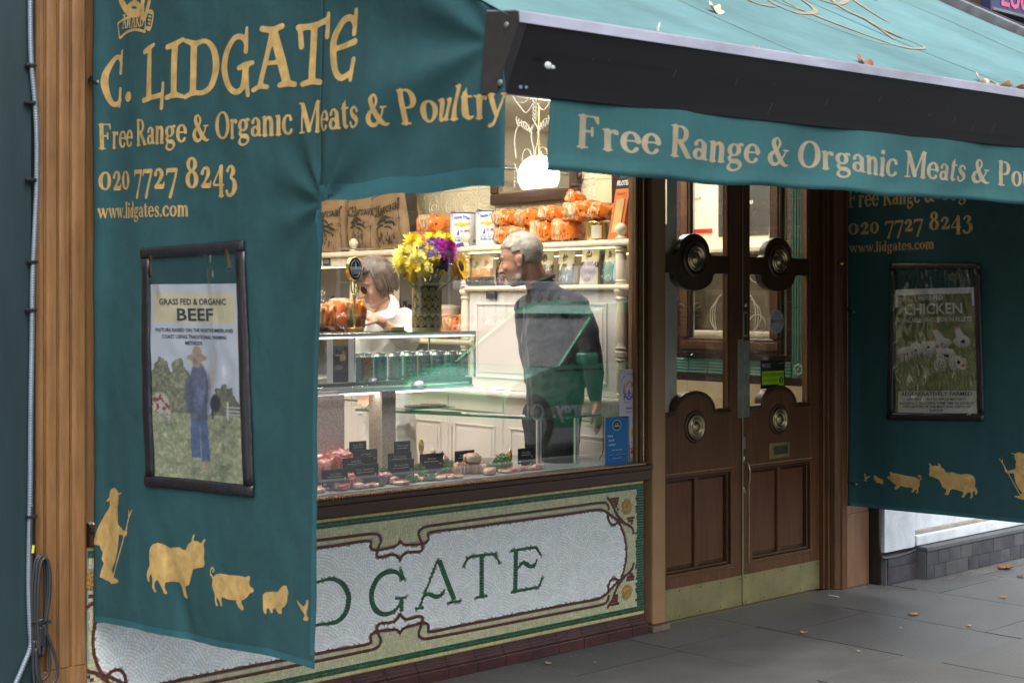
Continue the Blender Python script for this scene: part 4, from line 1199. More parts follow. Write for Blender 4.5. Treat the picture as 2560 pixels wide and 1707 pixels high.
for j in range(NS):
 for i in range(NX):fs.append((j*(NX+1)+i,j*(NX+1)+i+1,(j+1)*(NX+1)+i+1,(j+1)*(NX+1)+i))
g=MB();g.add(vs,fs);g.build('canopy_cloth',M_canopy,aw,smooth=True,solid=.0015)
# stitched seams running down the slope
g=MB()
for xs in (-1.55,-.38,.8):
 pts=[]
 for j in range(30):
  s=j/29;p=P0.lerp(P1,s);p.x=xs;p.z+=TILT(xs)*(1-s*.3);pts.append(p+N_*(can_h(xs,s)+.002)-Vector((0,0,.03*math.sin(math.pi*s))))
 g=MB()
 for a,b in zip(pts[:-1],pts[1:]):
  g.add([a+Vector((-.008,0,0)),a+Vector((.008,0,0)),b+Vector((.008,0,0)),b+Vector((-.008,0,0))],[(0,1,2,3)])
 g.build('seam',mat('canopy_seam',(.105,.19,.195),.8),aw)
 # pale crest printed on the slope, seen at a grazing angle
def on_canopy(px,py,lift=.004):
 p=at_plane(px,py,P0-Vector((0,0,.018)),N_)
 s=(p-P0).dot(U_)/(P1-P0).length
 q=P0.lerp(P1,s);q.x=p.x;q.z+=TILT(p.x)*(1-s*.3)
 return q+N_*(can_h(p.x,s)+lift)-Vector((0,0,.03*math.sin(math.pi*max(0,min(1,s)))))
crest=[([(2235,112),(2305,145),(2270,144),(2230,132),(2130,90),(2040,50),(1960,18),(1900,-10)],.010),([(2230,132),(2100,78),(1990,28),(1930,-5)],.006),([(2230,120),(2160,70),(2120,48),(2080,22),(2050,-8)],.012),([(2216,78),(2150,40),(2105,12),(2075,-8)],.009),([(1938,28),(1900,22),(1868,8),(1862,-8)],.012),([(1900,-8),(1940,20),(1985,40),(2035,42),(2010,20),(1960,-8)],.012),([(2000,-8),(2040,12),(2090,28),(2110,20),(2060,-2)],.012),([(2150,62),(2190,90),(2250,120)],.016),([(2080,34),(2140,60),(2200,96)],.010),([(1880,-4),(1990,44),(2080,84),(2180,124),(2232,134)],.005)]
g=MB()
for P,w in crest:
 q=[on_canopy(x,y)for x,y in catmull(P,8)]
 L=[];Rr=[]
 for i,p in enumerate(q):
  d=(q[min(i+1,len(q)-1)]-q[max(i-1,0)]).normalized();n=d.cross(N_)
  ww=w*(.35+.65*math.sin(math.pi*(i+.5)/len(q)))
  L.append(p+n*ww+N_*(.0002*len(g.v)%.001));Rr.append(p-n*ww)
 g.add(L+Rr,[(i,i+1,len(q)+i+1,len(q)+i)for i in range(len(q)-1)])
g.build('printed_crest',M_pale,aw)
# front beam: black extrusion leaning with its face a little downward
M_beam=mat('black_aluminium',(.010,.009,.011),.34,0,var=.2,vs=3,spec=.3,stretch=(.25,1,1))
th=math.atan2(.08,.17)
def bm(y,z,x=0):return (x,y,z)
face=[(-2.115,2.034),(-2.125,2.064),(-2.129,2.068),(-2.160,2.130),(-2.166,2.134),(-2.192,2.188),(-2.190,2.206),(-2.178,2.2095),(-2.085,2.222),(-2.08,2.21),(-2.062,2.06),(-2.068,2.036)]
g=MB();g.prism([(AX0+.030,y,z)for y,z in face],(AX1-AX0-.06,0,0));bo=g.build('beam',M_beam,aw,bev=.002)
for xx in (AX0,AX1-.0295):
 g=MB();g.prism([(xx,y+(-.003 if y<-2.1 else .003),z+(.003 if z>2.13 else-.003))for y,z in face],(.0295,0,0));ec=g.build('end_cap',mat('black_cap',(.016,.014,.016),.45,var=.3,vs=30,bump=.15),aw,bev=.003)
for (px,py)in ((1266,62),(1250,206)):
 p=at(px,py,X=AX0-.001);g=MB();g.ball(p,(.004,.008,.008),n=10,m=6);g.build('rivet',mat('dull_rivet',(.16,.16,.17),.5,.3),ec,smooth=True)
g=MB();g.prism([(AX0+.002,y,z)for y,z in ((-2.1955,2.184),(-2.1945,2.209),(-2.179,2.2155),(-2.080,2.229),(-2.080,2.2245),(-2.177,2.2115),(-2.1925,2.207),(-2.1935,2.184))],(AX1-AX0-.004,0,0))
g.build('top_flange',mat('highlight_aluminium',(.24,.24,.30),.4,.2,var=.35,vs=8,stretch=(.4,1,1)),aw,bev=.001)  # flange colour kept pale to stand in for the highlight on the chamfer
# bird lime spot and three small marks on the beam face
g=MB();p=at(1372,165,Y=-2.172);g.ball((p.x,p.y+.002,p.z),(.012,.004,.009),n=10,m=6);g.ball((p.x+.014,p.y+.002,p.z-.003),(.009,.003,.005),n=8,m=5)
g.build('bird_lime',mat('bird_lime',(.34,.36,.35),.7),bo,smooth=True)
g=MB()
for (px,py)in ((1308,207),(1299,218),(1313,218)):
 p=at(px,py,Y=-2.118);g.cyl((p.x,p.y-.004,p.z),(p.x,p.y+.004,p.z),.0052,n=10)
g.build('beam_mark',mat('blue_mark',(.10,.14,.32),.5),bo)
# small scratches
g=MB();rs=random.Random(3)
for k in range(26):
 x=rs.uniform(-2.6,.2);f_=rs.uniform(.1,.9);y=-2.188+(.06)*(1-f_);z=2.185-.12*(1-f_)
 L=rs.uniform(.01,.035);y2=y+L*.42
 g.add([(x,y-.0012,z),(x+.0015,y-.0012,z),(x+.0015-L*.15,y2-.0012,z-L*.85),(x-L*.15,y2-.0012,z-L*.85)],[(0,1,2,3)])
g.build('scratches',mat('scratch',(.10,.10,.12),.5),bo)['kind']='stuff'
# valance
for o_ in aw.children_recursive:
 if o_.name.split('.')[0]in ('beam','end_cap','rivet','top_flange','bird_lime','beam_mark','scratches'):
  for v_ in o_.data.vertices:v_.co.z+=TILT(v_.co.x+aw.location.x)
VX0=-2.565;ZV0=2.13
def val_pt(x,v,lift=0):
 """v: 0 bottom 1 top"""
 zb=1.862+.022*(x-VX0)/2.1+.003*math.sin(x*7)+.002*math.sin(x*17)
 z=zb+(ZV0-zb)*v
 w=(1-v)**.8
 y=-2.115+.018*(1-v)-w*(.010*math.sin(x*6.1+1.2+(1-v)*1.8)+.006*math.sin(x*14.3+(1-v)*2.6)+.004*noise.noise(Vector((x*8,v*3,1))))
 if v<.09:y-=.003
 return Vector((x,y-lift,z))
NXV,NV=420,16
vs=[val_pt(VX0+(AX1-.05-VX0)*i/NXV,j/NV)for j in range(NV+1)for i in range(NXV+1)]
fs=[(j*(NXV+1)+i,j*(NXV+1)+i+1,(j+1)*(NXV+1)+i+1,(j+1)*(NXV+1)+i)for j in range(NV)for i in range(NXV)]
g=MB();g.add(vs,fs);va=g.build('valance',canvas('valance_canvas',(.024,.088,.094),.06),aw,smooth=True,solid=.0015)
# lettering on the valance
p0=at(1462,405,Y=-2.12);xs0=-2.485
pe=at(2325,480,Y=-2.12)
def vl(x0,x1,base,cap):
 def f(u,v):
  x=x0+(x1-x0)*u;zb=1.862;b=base(x)
  z=b+cap*v;vv=(z-(1.862+.022*(x-VX0)/2.1))/(ZV0-(1.862+.022*(x-VX0)/2.1))
  return val_pt(x,vv,.0014)
 return f
 # photograph: F left edge 1460, "s" right edge 2430; base line 1.896 falling to 1.905
xF=at(1458,370,Y=-2.125).x;xP=at(2508,450,Y=-2.125).x
txt='Free Range & Organic Meats & Poultry'
# width of the string up to "P"
def adv(t_,font=serif):return sum(font(c)[1]for c in t_)
k_=(xP-xF)/adv('Free Range & Organic Meats & ')
zb0=at(1490,373,Y=-2.125).z;zb1=at(2440,455,Y=-2.12).z
capz=(at(1475,285,Y=-2.14).z-zb0)
print('valance text',k_,capz,zb0,zb1)
V,Fc=lettering(txt,vl(xF,xF+k_*adv(txt),lambda x:zb0+(zb1-zb0)*(x-xF)/(xP-xF),capz))
g=MB();g.add(V,Fc);g.build('lettering',M_pale,va,smooth=True)
# ---------------------------------------------------------------- side curtains
def topz(y):
 s=(y-P0.y)/(P1.y-P0.y);return P0.z+(P1.z-P0.z)*s-.03*math.sin(math.pi*max(0,min(1,s)))-.004
FARM=[(745,250),(760,232),(785,220),(805,235),(822,258),(850,252),(848,264),(820,272),(828,300),(820,310),(822,335),(812,345),(815,400),(815,470),(850,500),(858,515),(885,515),(893,530),(885,550),(870,555),(855,545),(825,540),(822,600),(815,660),(800,720),(770,780),(785,835),(822,850),(825,865),(800,875),(765,878),(750,862),(730,855),(695,830),(705,770),(715,740),(702,710),(708,660),(697,645),(693,615),(650,608),(668,540),(690,470),(720,400),(748,350),(745,330),(748,310),(722,322),(725,305),(742,290)]
BULL=[(1040,640),(1055,610),(1080,598),(1105,605),(1150,635),(1220,630),(1240,648),(1260,650),(1275,610),(1298,592),(1305,555),(1322,537),(1325,545),(1312,575),(1318,588),(1345,588),(1365,605),(1380,585),(1398,565),(1400,578),(1385,610),(1393,650),(1390,700),(1397,745),(1390,765),(1350,772),(1315,780),(1300,830),(1285,885),(1255,900),(1262,955),(1275,980),(1255,982),(1238,965),(1228,900),(1210,870),(1160,865),(1130,870),(1125,900),(1135,930),(1150,945),(1125,950),(1108,900),(1090,855),(1080,850),(1068,880),(1072,915),(1085,935),(1070,937),(1055,900),(1058,850),(1050,800),(1040,830),(1040,865),(1030,860),(1022,820),(1030,780),(1042,750),(1038,700)]
PIG=[(1455,835),(1470,815),(1500,810),(1560,822),(1630,825),(1670,835),(1700,822),(1698,855),(1690,870),(1705,905),(1723,910),(1725,940),(1700,942),(1685,965),(1665,985),(1640,995),(1645,1020),(1660,1045),(1650,1065),(1630,1050),(1610,1010),(1608,992),(1560,988),(1520,975),(1500,970),(1505,1010),(1522,1035),(1500,1035),(1488,1000),(1470,970),(1468,1000),(1483,1035),(1465,1035),(1458,990),(1460,950),(1445,900),(1448,860)]
SHEEP=[(1780,960),(1795,940),(1830,936),(1880,938),(1905,905),(1925,892),(1948,895),(1955,920),(1965,945),(1955,970),(1955,1000),(1935,1035),(1910,1048),(1912,1085),(1900,1090),(1880,1080),(1860,1050),(1840,1055),(1845,1083),(1830,1083),(1818,1050),(1800,1050),(1805,1085),(1790,1088),(1782,1060),(1782,1010)]
HEN=[(2028,985),(2050,1010),(2080,1035),(2098,1020),(2105,990),(2115,982),(2120,1000),(2115,1040),(2105,1070),(2108,1100),(2122,1105),(2118,1130),(2080,1128),(2078,1112),(2092,1100),(2085,1080),(2062,1055),(2045,1025),(2035,1010)]
def yz(P,X):
 out=[]
 for x,y in P:
  q=at(x/2.735,1137+y/2.735,X=X);out.append((q.y,q.z))
 return out
def animal_shapes():
 S_=[]
 f=Shape().poly_(yz(FARM,AX0));
 for a,b,w in (((779,835),(908,425),.0035),((908,425),(911,368),.003),((908,425),(935,368),.003),((885,530),(895,470),.003)):
  p,q=yz([a,b],AX0);f.L(p[0],p[1],q[0],q[1],w)
 S_.append(('farmer_print',f))
 S_.append(('bull_print',Shape().poly_(yz(BULL,AX0))))
 pg=Shape().poly_(yz(PIG,AX0));T=yz([(1455,838),(1438,818),(1434,790),(1446,770),(1459,782),(1450,800)],AX0);pg.P([(a,b,.003)for a,b in T]);S_.append(('pig_print',pg))
 S_.append(('sheep_print',Shape().poly_(yz(SHEEP,AX0))));S_.append(('hen_print',Shape().poly_(yz(HEN,AX0))))
 return S_
SHAPES=animal_shapes()
def curtain(name,label,X,sgn,ymin,ylow,hem,seed,bot,wav):
 """sheet in the plane x = X; wav(y, z) is its waviness"""
 t=thing(name,label,'awning curtain',(X,(ymin)/2,.5))
 def pt(y,z,lift=0):return Vector((X+wav(y,z)-lift*sgn,y,z))
 g=MB()
 def sheet(ya,yb,zb,nyy,nz_):
  vs=[];
  for i in range(nyy+1):
   y=ya+(yb-ya)*i/nyy;z0=zb(y);z1=topz(y)
   for j in range(nz_+1):vs.append(pt(y,z0+(z1-z0)*j/nz_))
  fs=[(i*(nz_+1)+j,(i+1)*(nz_+1)+j,(i+1)*(nz_+1)+j+1,i*(nz_+1)+j+1)for i in range(nyy)for j in range(nz_)]
  g.add(vs,fs)
 sheet(-.03,ylow,bot,120,170)
 sheet(ylow+.0005,ymin,lambda y:1.818+.004*math.sin(y*21),50,40)
 o=g.build('curtain_cloth',M_canvas,t,smooth=True,solid=.0016)
 # folded hems
 h=MB()
 def band(P,w,dirv):
  vs=[];
  for (y,z)in P:
   for k in range(4):vs.append(pt(y+dirv[0]*w*k/3,z+dirv[1]*w*k/3,.0024))
  h.add(vs,[(i*4+k,i*4+4+k,i*4+5+k,i*4+1+k)for i in range(len(P)-1)for k in range(3)])
 band([(ylow+(ymin-ylow)*i/40,1.818+.004*math.sin((ylow+(ymin-ylow)*i/40)*21))for i in range(41)],.042,(0,1))
 band([(ylow+.0005,.6+(1.80-.6)*i/40)for i in range(41)],.022,(1,0))
 band([(-.05+(ylow+.05)*i/60,bot(-.05+(ylow+.05)*i/60))for i in range(61)],.020,(0,1))
 h.build('hem',canvas('hem_canvas',(.026,.100,.118),.1),t,smooth=True)
 return t,pt,o
def wav_l(y,z):
 w=.010*math.sin(y*5.2+.6*z)+.006*math.sin(y*11+1.3*z+1)
 w+=.010*math.exp(-((y+.05)/.05)**2)*-1.6
 # vee folds pulled from the poster's lower corners and from the beam corner
 if z<1.0:
  c=abs(y+.72)-.30*(z-.45)/.5
  w+=.007*math.exp(-(c/.05)**2)*min(1,(1.0-z)*4)
 d=math.hypot(y+2.1,z-2.15);a=math.atan2(z-2.15,y+2.1)
 w+=.012*math.sin(a*9)*math.exp(-(d/.55)**2)*min(1,d*4)+.006*math.sin(a*7)*math.exp(-d)*min(1,d*4)
 d2=math.hypot(y+1.40,z-1.82);a2=math.atan2(z-1.82,y+1.40)
 w+=.008*math.sin(a2*9+1)*math.exp(-(d2/.25)**2)*min(1,d2*12)
 w+=.005*noise.noise(Vector((y*3.5,z*2.0,5)))+.0028*noise.noise(Vector((y*11+z*3,z*6,2)))+.0045*abs(noise.noise(Vector((y*5-z*4,z*3+y*2,7))))
 return w
BL=[(-.028,.53),(-.04,.495),(-.07,.468),(-.12,.470),(-.25,.470),(-.38,.471),(-.45,.462),(-.7,.464),(-1.0,.478),(-1.25,.492),(-1.42,.500)]
_b=[at(x/2.735,1137+y/2.735,X=AX0)for x,y in ((598,1010),(601,1085),(625,1122),(680,1140),(850,1160),(960,1180),(1040,1210),(1220,1250),(1400,1292),(1800,1372),(2100,1438),(2222,1465))]
BL=[(p.y,p.z)for p in _b]
print('curtain bottom',BL)
BL.sort()
def bot_l(y):return float(np.interp(y,[b[0]for b in BL],[b[1]for b in BL]))
curL,ptL,oL=curtain('side_curtain','left green side curtain of the awning with gold butcher lettering and beef poster',AX0,1,-2.14,-1.385,0,1,bot_l,wav_l)
def wav_r(y,z):
 return .012*math.sin(y*4.2+.5*z)+.006*math.sin(y*9+z*2)+.004*noise.noise(Vector((y*3,z*2,9)))-.02*math.exp(-((y+.03)/.05)**2)
def bot_r(y):return .449+.02*(-y)
curR,ptR,oR=curtain('side_curtain','right green side curtain in shade with gold lettering and chicken poster',AX1,1,-2.14,-1.42,0,2,bot_r,wav_r)
def line_on(pt,X,txt,p0,p1,cap,font=serif,cell=.03,m=M_gold,par=None,nm='lettering',lift=.0014):
 a=at(*p0,X=X);b=at(*p1,X=X)
 fn=lambda u,v:pt(a.y+(b.y-a.y)*u,a.z+(b.z-a.z)*u+cap*v,lift)
 V,Fc=lettering(txt,fn,font,cell)
 g=MB();g.add(V,Fc);return g.build(nm,m,par,smooth=True)
cap1=at(768,60,X=AX0).z-at(768,205,X=AX0).z
line_on(ptL,AX0,'C. LIDGATE',(252,268),(905,196),.172,uncial,.03,par=curL)
line_on(ptL,AX0,'Free Range & Organıc Meats & Poultry',(250,374),(1262,292),.085,par=curL)
line_on(ptL,AX0,'020 7727 8243',(250,477),(594,468),.098,par=curL)
line_on(ptL,AX0,'www.lidgates.com',(249,547),(474,541),.052,par=curL)
for nm,sh in SHAPES:
 vs,fs=sh.mesh(.006 if nm!='hen_print' else .004)
 g=MB();g.add([ptL(a,b,.0014)for a,b in vs],fs);g.build(nm,M_gold,curL,smooth=True)
 # award rosette high on the curtain
q1=lambda x,y:(lambda p:(p.y,p.z))(at(x/2.735,y/2.735,X=AX0))
aw_=Shape();m3=lambda P,w:[(*q1(x,y),w)for x,y in P]
aw_.P(m3([(760,-140),(790,-40),(812,20),(850,70),(905,92),(960,80),(985,30),(1000,-40)],.014));aw_.P(m3([(985,20),(990,70),(985,110),(1000,125),(1020,90),(1038,20)],.012))
aw_.P(m3([(860,45),(905,22),(950,40),(975,75)],.010))
aw_.P(m3([(782,160),(830,130),(920,108),(985,110)],.0035));aw_.P(m3([(796,258),(850,222),(930,205),(1010,222)],.0045));aw_.P(m3([(782,160),(792,258)],.003));aw_.P(m3([(1030,80),(1072,95),(1050,205),(1012,188)],.0045));
for k in range(5):aw_.P(m3([(1040-k*2,92+k*24),(1062-k*4,98+k*24)],.003))
aw_.P(m3([(1012,110),(1010,222)],.003))
vs,fs=aw_.mesh(.0045);g=MB();g.add([ptL(a,b,.0014)for a,b in vs],fs)
a=at(812/2.735,195/2.735,X=AX0);b=at(1000/2.735,184/2.735,X=AX0)
V,Fc=lettering('AWARD',lambda u,v:ptL(a.y+(b.y-a.y)*u,a.z+(b.z-a.z)*u+.045*v,.0014),lambda c:{'A':uncial('A'),'W':(Shape().L(.05,.95,.2,.05,.06).L(.2,.05,.36,.8,.04).L(.36,.8,.52,.05,.06).L(.52,.05,.68,.95,.04),.78),'R':serif('R'),'D':uncial('D')}[c],.04)
g.add(V,Fc);g.build('award_emblem',M_gold,curL,smooth=True)
# right curtain print: same run of figures, facing the other way
M_gold2=M_gold
line_on(ptR,AX1,'Free Range & Organic Meats & Poultry',(2124,520),(2820,470),.098,par=curR)
line_on(ptR,AX1,'020 7727 8243',(2124,588),(2436,570),.098,par=curR)
line_on(ptR,AX1,'www.lidgates.com',(2127,632),(2340,622),.055,par=curR)
def right_fig(nm,sh,px0,px1,pyb):
 vs,fs=sh.mesh(.006 if nm!='hen_print' else .004)
 ys=[v[0]for v in vs];zs=[v[1]for v in vs];y0,y1=min(ys),max(ys);z0=min(zs)
 a=at(px0,pyb,X=AX1);b=at(px1,pyb,X=AX1)
 k=abs(b.y-a.y)/(y1-y0)
 # mirrored: the head looks towards the shop
 g=MB();g.add([ptR(a.y+(y-y0)/(y1-y0)*(b.y-a.y),a.z+(z-z0)*k,.0014)for y,z in vs],[f[::-1]for f in fs]);g.build(nm,M_gold,curR,smooth=True)
for nm,(a_,b_,c_)in dict(hen_print=(2160,2178,1202),sheep_print=(2186,2212,1208),pig_print=(2222,2307,1224),bull_print=(2324,2444,1234),farmer_print=(2497,2600,1242)).items():
 right_fig(nm,dict(SHAPES)[nm],a_,b_,c_)
 # hooks holding the curtains to the posts
def hook(px,py,X,label,s=1):
 p=at(px,py,X=X)
 t=thing('curtain_hook',label,'hook',p)
 g=MB();g.tube(catmull([(p.x-.004,p.y+.055,p.z+.018),(p.x-.012,p.y+.03,p.z+.012),(p.x-.012,p.y,p.z),(p.x-.006,p.y-.02,p.z-.008),(p.x-.002,p.y-.018,p.z+.004),(p.x-.004,p.y+.01,p.z+.014),(p.x,p.y+.05,p.z+.024)],6),.0038,n=8)
 g.build('wire_hook',mat('dark_wire',(.05,.05,.055),.3,.8),t,smooth=True)
 g=MB();g.ball((p.x-.004,p.y-.02,p.z-.004),.008,n=10,m=6);g.build('eyelet',mat('dull_rivet',0),t,smooth=True)
hook(243,205,AX0,'dark wire hook holding the top of the left curtain to the wooden pilaster')
hook(2128,778,AX1,'steel hook at mid height on the dark door post edge')
hook(2134,1208,AX1,'steel hook near the foot of the right curtain on the door post')
# ---------------------------------------------------------------- posters in clear pockets
def bilin(c,u,v):
 """c: corner (y, z) tl tr br bl ; v=0 bottom"""
 tl,tr,br,bl=c
 y=(bl[0]*(1-u)+br[0]*u)*(1-v)+(tl[0]*(1-u)+tr[0]*u)*v
 z=(bl[1]*(1-u)+br[1]*u)*(1-v)+(tl[1]*(1-u)+tr[1]*u)*v
 return y,z
def corners(P,X):return [(lambda q:(q.y,q.z))(at(*p,X=X))for p in P]
def poster(name,label,X,pt,pocket,paper,img,nx,ny,texts,seed):
 pc=corners(pocket,X);pp=corners(paper,X)
 t=thing(name,label,'poster',pt(*bilin(pc,.5,0)))
 fnp=lambda u,v,l:pt(*bilin(pc,u,v),l)
 # black bound edge of the pocket: four strips with stitching ridge
 w=.052;hh=.040
 bw=MB();rs=random.Random(seed)
 def strip_(u0,v0,u1,v1,n=24):
  vs=[]
  for i in range(n+1):
   for j in range(5):
    if abs(u1-u0)>abs(v1-v0):
     u=u0+(u1-u0)*i/n;v=v0+(v1-v0)*j/4
    else:
     u=u0+(u1-u0)*j/4;v=v0+(v1-v0)*i/n
    l=.006+.004*math.sin(j/4*math.pi)+.0015*rs.random()+(.002 if j in (1,3)else 0)
    vs.append(fnp(u,v,l))
  bw.add(vs,[(i*5+j,i*5+j+1,(i+1)*5+j+1,(i+1)*5+j)for i in range(n)for j in range(4)])
 wu=.085 if X<0 else .065;wv=.045
 strip_(0,0,1,wv);strip_(0,1-wv,1,1);strip_(0,wv,wu,1-wv);strip_(1-wu,wv,1,1-wv)
 bw.build('black_binding',mat('black_vinyl',(.010,.009,.014),.38,var=.3,vs=30,bump=.3,coat=.15),t,smooth=True,solid=.003)
 fq=lambda u,v,l=.0045:pt(*bilin(pp,u,v),l)
 pr=print_grid('printed_paper',img,lambda u,v:fq(u,v),M_print,t,nx,ny)
 W_=math.hypot(pp[2][0]-pp[3][0],pp[2][1]-pp[3][1]);H_=abs(pp[0][1]-pp[3][1])
 mm={}
 for (tx,u,v,h,w_,col)in texts:
  g=mm.setdefault(col,MB())
  sans_mb(g,tx,lambda x,y:fq(u+x,v+y,.0058),h,bold=.02,width=w_)
 for col,g in mm.items():g.build('lettering',mat('ink_%d_%d_%d'%tuple(int(c*255)for c in col),col,.55),pr)
 # clear film over it, creased
 vs=[];n=40
 for j in range(n+1):
  for i in range(n+1):
   u=wu*.7+(1-1.4*wu)*i/n;v=wv*.7+(1-1.4*wv)*j/n
   cr=abs(noise.noise(Vector((u*5+seed,v*7,seed))))**.5
   cr2=math.exp(-((abs(math.sin((u*3.1+v*1.3)*3+2*noise.noise(Vector((u*3,v*3,2+seed))))))/.15))*max(0,v-.35)
   vs.append(fnp(u,v,.0085+.004*cr+.016*cr2+.004*noise.noise(Vector((u*9,v*14,seed)))))
 g=MB();g.add(vs,[(j*(n+1)+i,j*(n+1)+i+1,(j+1)*(n+1)+i+1,(j+1)*(n+1)+i)for j in range(n)for i in range(n)])
 g.build('clear_film',M_film,t,smooth=True)
 return t
def img_beef(U,V):
 C=np.ones(U.shape+(3,))*(.50,.54,.62)
 C=blend(C,((V>.80)&(V<.955)&(U>.04)&(U<.95))*1.,(.60,.54,.36))
 n=vnoise(U,V,12,24,1,4);n2=vnoise(U,V,30,60,2,3)
 sky=np.clip((.66-V)/.03,0,1)
 # hedge of trees
 def trees(cx,top,w,s):
  return (V<top-((U-cx)/w)**2*.18+(n-.5)*.10)&(V>.30)
 tr=trees(.12,.60,.22,0)|trees(.30,.60,.18,0)
 C=blend(C,tr*1.,(.16,.17,.12));C=blend(C,tr*np.clip((n2-.45)*4,0,.8),(.30,.30,.20))
 tr2=trees(.82,.50,.20,0)&(U>.6)
 C=blend(C,tr2*1.,(.14,.14,.11));C=blend(C,tr2*np.clip((n2-.5)*4,0,.8),(.26,.25,.16))
 gr=V<.335+.01*n
 C=blend(C,gr*1.,(.30,.32,.20));C=blend(C,gr*np.clip((n2-.45)*5,0,1),(.42,.42,.29));C=blend(C,gr*np.clip((n-.55)*5,0,.7),(.18,.21,.12))
 # red and white cow, dark cow, gate
 cow=ell(U,V,.09,.385,.10,.055,.3)+ell(U,V,.17,.34,.03,.05,.4);C=blend(C,cow,(.50,.44,.42));C=blend(C,cow*(n2>.5),(.22,.08,.05))
 C=blend(C,ell(U,V,.71,.40,.06,.045,.3)+((abs(U-.68)<.01)&(V>.32)&(V<.4)),(.04,.04,.05))
 for k in range(3):C=blend(C,((abs(V-.385+k*.018)<.003)&(U>.83))*.8,(.5,.52,.55))
 C=blend(C,((abs(U-.85)<.012)&(V>.32)&(V<.41))*.9,(.52,.54,.58))
 # farmer from behind
 C=blend(C,((abs(U-.46-.01*(V-.2))<.052)&(V>.12)&(V<.34))*1.,(.10,.15,.30));C=blend(C,((abs(U-.565+.05*(V-.2))<.045)&(V>.10)&(V<.34))*1.,(.11,.16,.32))
 C=blend(C,((abs(U-.515)<.010)&(V>.12)&(V<.30))*.8,(.22,.24,.25))
 C=blend(C,ell(U,V,.51,.45,.115,.155,.12),(.13,.15,.23));C=blend(C,((abs(U-.51)<.10)&(V>.31)&(V<.44))*1.,(.125,.145,.22))
 C=blend(C,ell(U,V,.53,.40,.05,.1,.9)*.4,(.15,.18,.30))
 C=blend(C,ell(U,V,.49,.605,.05,.03,.2),(.34,.24,.20));C=blend(C,ell(U,V,.50,.625,.115,.020,.3),(.30,.23,.17));C=blend(C,ell(U,V,.50,.65,.055,.036,.3),(.36,.28,.21))
 C=blend(C,((abs(U-.575)<.02)&(V>.06)&(V<.11))*.8,(.36,.25,.20))
 C=blend(C,ell(U,V,.40,.44,.045,.10,.6)*.7+ell(U,V,.62,.44,.04,.10,.6)*.6,(.075,.085,.15))
 g1=vnoise(U,V,50,90,31,3);g2=vnoise(U,V,16,30,32,3)
 pic=(np.clip((.66-V)/.01,0,1)*np.clip((.46-C.mean(-1))/.05,0,1))[...,None]
 sh=(.62+.76*g1)[...,None]*(.75+.5*g2)[...,None]
 return C*(1-pic)+C*sh*pic
navy=(.030,.035,.065)
poster('beef_poster','Grass Fed and Organic Beef poster in a clear black-edged pocket on the left curtain',AX0,ptL,[(370,622),(614,600),(634,1242),(378,1213)],[(387,711),(598,709),(610,1215),(398,1192)],img_beef,160,280,[('GRASS FED & ORGANIC',.49,.895,.030,.74,navy),('BEEF',.50,.815,.060,.40,navy),('PASTURE RAISED ON THE NORTHUMBERLAND',.5,.756,.018,.86,navy),('COAST USING TRADITIONAL FARMING',.5,.722,.018,.72,navy),('METHODS',.47,.690,.018,.19,navy)],3)
def img_chick(U,V):return np.clip(img_chick0(U,V)*1.35,0,.9)
def img_chick0(U,V):
 n=vnoise(U,V,10,16,11,4);n2=vnoise(U,V,60,30,12,3);n3=vnoise(U,V,30,60,13,2)
 C=np.ones(U.shape+(3,))*(.10,.12,.045)
 C=blend(C,np.clip((n-.45)*4,0,1),(.17,.18,.08));C=blend(C,np.clip((n2-.5)*4,0,1)*(V<.6),(.24,.25,.12));C=blend(C,(V>.78)*1.,(.085,.10,.04))
 C=blend(C,((V>.955)|((V>.86)&((U<.035)|(U>.955))))*1.,(.50,.50,.56))
 W=(.56,.53,.50)
 def bird(C,cx,cy,rx,ry,hd):
  d=np.sqrt(((U-cx)/rx)**2+((V-cy)/ry)**2+.35*(n3-.5));m_=np.clip((1-d)/.12,0,1)
  lit=np.clip(.62+.55*(V-cy)/ry*.6+.5*(n2-.5)+.35*np.sin((U-cx)*60+(V-cy)*40)*.15,.3,1)[...,None]
  C=C*(1-m_[...,None])+np.array(W)*1.15*lit*m_[...,None]
  if hd:
   hx,hy=cx+hd[0],cy+hd[1]
   for q in range(6):f_=q/5;C=blend(C,ell(U,V,cx+hd[0]*(.35+.65*f_),cy+hd[1]*(.35+.65*f_),.05-.022*f_,.032-.012*f_,.25),tuple(x*(.85+.1*f_)for x in W))
   C=blend(C,ell(U,V,hx,hy+.012,.022,.012,.4),(.34,.09,.08));C=blend(C,ell(U,V,hx+(.02 if hd[0]>0 else-.02),hy,.012,.006,.4),(.40,.28,.14))
  return C
 for bb_ in ((.82,.58,.095,.055,(-.05,.10)),(.60,.57,.10,.045,(-.10,.10)),(.42,.53,.12,.060,(.05,.055)),(.13,.49,.13,.060,(.12,.05)),(.27,.52,.075,.060,(-.05,.05)),(.63,.47,.13,.065,(-.10,.06)),(.76,.41,.11,.065,(.07,-.03)),(.56,.40,.08,.06,None)):C=bird(C,*bb_)
 bl=(np.sin(U*190+14*n+V*30)>.72)&(V<.42+.10*n2)
 C=blend(C,bl*.75,(.22,.24,.10));C=blend(C,((np.sin(U*150-20*n+V*60)>.85)&(V<.5))*.6,(.05,.065,.02))
 C=blend(C,((V>.02)&(V<.195)&(U>.035)&(U<.965))*1.,(.40,.40,.34))
 return C
wh=(.60,.62,.60)
